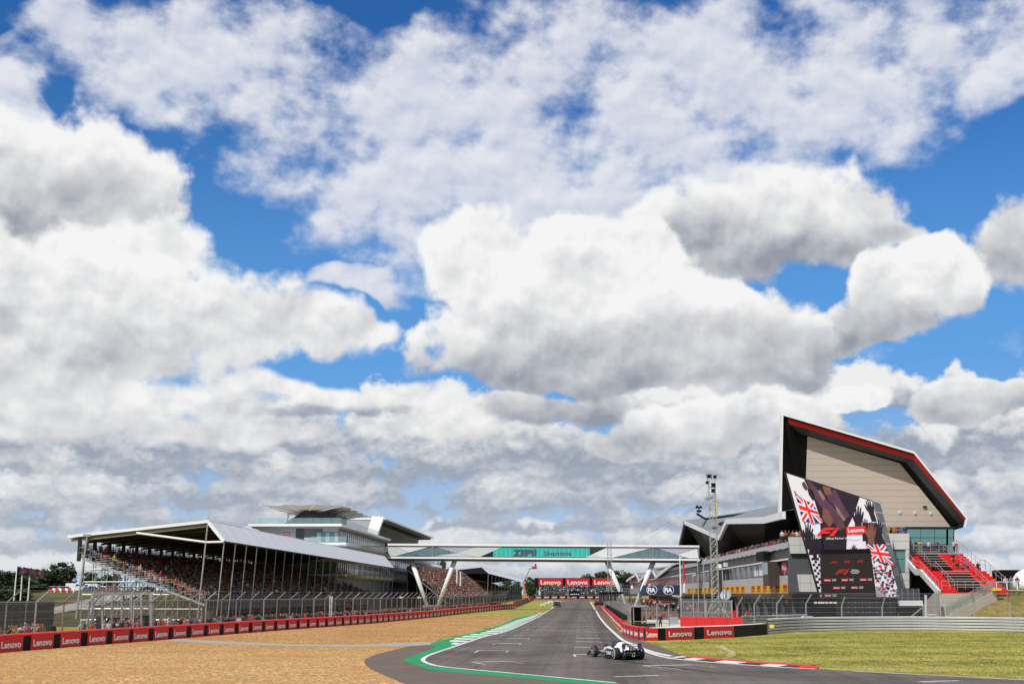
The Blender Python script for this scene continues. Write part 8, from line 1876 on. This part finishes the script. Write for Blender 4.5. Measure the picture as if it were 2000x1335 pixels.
for s in (-1, 1):
    sp = MB().ring([oval(x, hw, z0, z1, 14, 3.2, s * yc) for x, yc, hw, z0, z1 in ((2.0, .52, .20, .30, .62), (1.8, .55, .25, .20, .64), (1.2, .52, .26, .13, .60), (0.5, .42, .20, .12, .48), (-0.05, .30, .12, .14, .36), (-0.4, .22, .06, .18, .28))]).build('sidepod', CNV, rc, smooth=True)
    MB().ring([oval(2.0, .16, .36, .58, 10, 3.2, s * .52), oval(2.03, .14, .38, .56, 10, 3.2, s * .52)]).build('inlet', BLACK, sp)
    MB().ring([oval(x, hw, z0, z1, 12, 3.0, s * yc) for x, yc, hw, z0, z1 in ((1.75, .50, .20, .60, .655), (1.2, .46, .20, .56, .63), (0.5, .34, .14, .46, .53), (0.0, .22, .08, .36, .42))]).build('sidepod_top', CWH, rc, smooth=True)
    place_text('TAURI', V((1.05, s * .802, .36)), V((-s * 1, -s * s * .07 if s > 0 else -.07, 0)), V((0, 0, 1)), 1.0, .2, sp, proud=0.0, bold=0.03)
    # mirrors
    MB().box((2.15, s * .56, .80), (.10, .22, .10)).bar((2.1, s * .40, .70), (2.15, s * .52, .78), .012, 5).build('mirror', CNV, rc)
    # floor edge fence
    MB().prism([(1.9, s * .78, .08), (0.5, s * .78, .07), (0.5, s * .78, .16), (1.75, s * .78, .26)], (0, s * .015, 0)).build('floor_fence', CFB, rc)
MB().prism([(3.0, -.30, .05), (2.2, -.75, .05), (0.45, -.78, .05), (-0.1, -.55, .05), (-0.1, .55, .05), (0.45, .78, .05), (2.2, .75, .05), (3.0, .30, .05)], (0, 0, .035)).build('floor', CFB, rc)
MB().hexa([(-0.1, -.5, .06), (-0.1, .5, .06), (-.85, .5, .26), (-.85, -.5, .26), (-0.1, -.5, .12), (-0.1, .5, .12), (-.85, .5, .30), (-.85, -.5, .30)]).build('diffuser', CFB, rc)
for y in (-.5, -.25, .25, .5): MB().prism([(-0.1, y, .05), (-.85, y, .06), (-.85, y, .28), (-0.1, y, .10)], (0, .012, 0)).build('strake', CFB, rc)
MB().ring([oval(0.1, .15, .16, .42, 10), oval(-.5, .10, .2, .40, 10), oval(-.78, .07, .26, .36, 10)]).build('gearbox', CFB, rc)
MB().box((-.83, 0, .33), (.05, .09, .14)).build('rain_light', mat('rain_light', (0.06, 0.01, 0.01), 0.4), rc)
NEON = mat('neon_yellow', (0.45, 0.62, 0.03), 0.5)
MB().path([(-.90, -.075, .37), (-.90, -.075, .22), (-.90, .075, .22), (-.90, .075, .37)], .014, 5).build('neon_mark', NEON, rc)
# front wing
fw = MB()
for k, (x0, z0, ch) in enumerate(((4.78, .10, .22), (4.58, .14, .16), (4.44, .19, .13), (4.32, .25, .11))):
    for s in (-1, 1):
        secs = []
        for y in (0.12, 0.45, 0.75, 0.95):
            dz = .05 * math.sin(y * 2.6) if k else .02 * y; xb = x0 - 0.22 * y; secs.append([(xb, s * y, z0 + dz), (xb - ch * .5, s * y, z0 + dz + .035), (xb - ch, s * y, z0 + dz + .05), (xb - ch * .5, s * y, z0 + dz + .012)])
        fw.ring(secs, mi=0 if k < 2 else 1)
fw.build('front_wing', [CNV, CFB], rc)
for s in (-1, 1): MB().prism([(4.62, s * .97, .07), (4.0, s * .98, .07), (3.98, s * .98, .36), (4.2, s * .98, .38), (4.5, s * .97, .2)], (0, s * .015, 0)).build('front_endplate', CNV, rc)
# rear wing
for x0, z0, ch, a, nm in ((-.38, .80, .30, .16, 'main_plane'), (-.66, .90, .20, .38, 'flap')):
    secs = []
    for y in (-.49, -.40, 0, .40, .49):
        dz = -0.03 * math.cos(y * 3.2) + (0.02 if abs(y) > .45 else 0); c_, s_ = math.cos(a), math.sin(a)
        secs.append([(x0, y, z0 + dz), (x0 - ch * .5 * c_, y, z0 + dz + ch * .5 * s_ + .02), (x0 - ch * c_, y, z0 + dz + ch * s_), (x0 - ch * .5 * c_, y, z0 + dz + ch * .5 * s_ - .012)])
    rw = MB().ring(secs).build(nm, CNV, rc, smooth=False)
place_text('ORLEN', V((-.87, 0, .93)), V((0, -1, 0)), V((0.25, 0, 1)), .52, .075, rw, proud=0.015, bold=0.03)
for s in (-1, 1):
    MB().prism([(-.28, s * .50, .84), (-.42, s * .50, .98), (-.88, s * .50, .99), (-.92, s * .51, .80), (-.78, s * .53, .55), (-.66, s * .55, .30), (-.42, s * .55, .30), (-.50, s * .53, .60)], (0, s * .02, 0)).build('rear_endplate', CNV, rc)
    o = MB().box((-.80, s * .56, .60), (.10, .012, .14)).build('badge', LETTER, rc)
    MB().bar((-.45, s * .10, .40), (-.52, s * .10, .80), .016, 6).build('pylon', CFB, rc)
MB().prism([(-.45, -.53, .44), (-.45, .53, .44), (-.68, .53, .50), (-.68, -.53, .50)], (0, 0, .02)).prism([(-.62, -.53, .50), (-.62, .53, .50), (-.80, .53, .58), (-.80, -.53, .58)], (0, 0, .015)).build('beam_wing', CNV, rc)
# wheels with rims and suspension
def wheel(x, y, w, r_=.36):
    prof = [(-.5, .62), (-.5, .80), (-.44, .94), (-.36, 1.0), (.36, 1.0), (.44, .94), (.5, .80), (.5, .62)]
    n = 28; secs = [[(x + r_ * q * math.cos(2 * math.pi * k / n), y + w * p, r_ + r_ * q * math.sin(2 * math.pi * k / n)) for k in range(n)] for p, q in prof]
    t_ = MB().ring(secs, cap=False).build('wheel', TYR, rc, smooth=True)
    for s in (-1, 1):
        yy = y + s * w * .44; secs = [[(x + r_ * q * math.cos(2 * math.pi * k / n), yy - s * d, r_ + r_ * q * math.sin(2 * math.pi * k / n)) for k in range(n)] for q, d in ((.63, -.02), (.56, -.005), (.30, .02), (.10, .0), (.02, -.01))]
        MB().ring(secs).build('rim', CFB, t_, smooth=True)
        secs = [[(x + r_ * q * math.cos(2 * math.pi * k / n), yy + s * .03, r_ + r_ * q * math.sin(2 * math.pi * k / n)) for k in range(n)] for q in (.42, .24)]
        MB().ring(secs, cap=False).build('rim_cover', RIMW, t_, smooth=True, fix=False)
        yb = y + s * w * .5
        secs = [[(x + r_ * q * math.cos(2 * math.pi * k / n), yb + s * .004 - s * abs(q - .8) * .22, r_ + r_ * q * math.sin(2 * math.pi * k / n)) for k in range(n)] for q in (.82, .90)]
        MB().ring(secs, cap=False).build('tyre_band', LETTER, t_, smooth=True, fix=False)
    return t_
for s in (-1, 1):
    wheel(0.0, s * .79, .405); wheel(3.6, s * .82, .305)
    for a, c in (((3.55, s * .22, .48), (3.6, s * .68, .50)), ((3.95, s * .18, .45), (3.6, s * .68, .50)), ((3.5, s * .25, .22), (3.6, s * .68, .22)), ((4.0, s * .18, .24), (3.6, s * .68, .22)), ((3.3, s * .26, .56), (3.62, s * .68, .24)),
                 ((0.25, s * .16, .42), (0.0, s * .60, .48)), ((-.3, s * .12, .40), (0.0, s * .60, .48)), ((0.35, s * .18, .22), (0.0, s * .60, .22)), ((-.35, s * .12, .24), (0.0, s * .60, .22)), ((0.1, s * .1, .34), (0.0, s * .60, .34))):
        MB().bar(a, c, .018, 6).build('suspension_arm', CFB, rc)
    MB().prism([(.30, s * .58, .12), (-.15, s * .58, .12), (-.2, s * .58, .52), (.22, s * .58, .55)], (0, s * .02, 0)).build('brake_duct', CFB, rc); MB().prism([(3.85, s * .66, .14), (3.45, s * .66, .14), (3.42, s * .66, .52), (3.8, s * .66, .50)], (0, s * .02, 0)).build('brake_duct', CFB, rc)
# driver: helmet and shoulders showing in the cockpit
dr = thing('person', 'driver with a dark helmet in the cockpit of the white racing car', 'person', rc.location.to_tuple(), rz=rc.rotation_euler.z, flat=False)
HEL = mat('dark_helmet', (0.02, 0.02, 0.045), 0.2, spec=0.7)
MB().ring([[(1.88 + r_ * math.cos(a) * 1.12, r_ * math.sin(a), .84 + z) for a in np.linspace(0, 2 * math.pi, 17)[:-1]] for r_, z in ((.07, -.12), (.115, -.08), (.13, 0), (.12, .07), (.08, .12), (.02, .14))]).build('helmet', HEL, dr, smooth=True)
MB().ring([[(1.88 + r_ * math.cos(a) * 1.14, r_ * math.sin(a) * 1.02, .84 + z) for a in np.linspace(-1.0, 1.0, 8)] for r_, z in ((.131, -.015), (.129, .05))], close=False, cap=False).build('visor', BLACK, dr, smooth=True, fix=False)
MB().ring([oval(1.80, .22, .56, .72, 12), oval(1.92, .20, .56, .71, 12), oval(2.05, .14, .56, .68, 12)]).build('shoulders', CNV, dr, smooth=True)
for o_ in list(bpy.data.objects):
    if 'flat' in o_.keys(): del o_['flat']
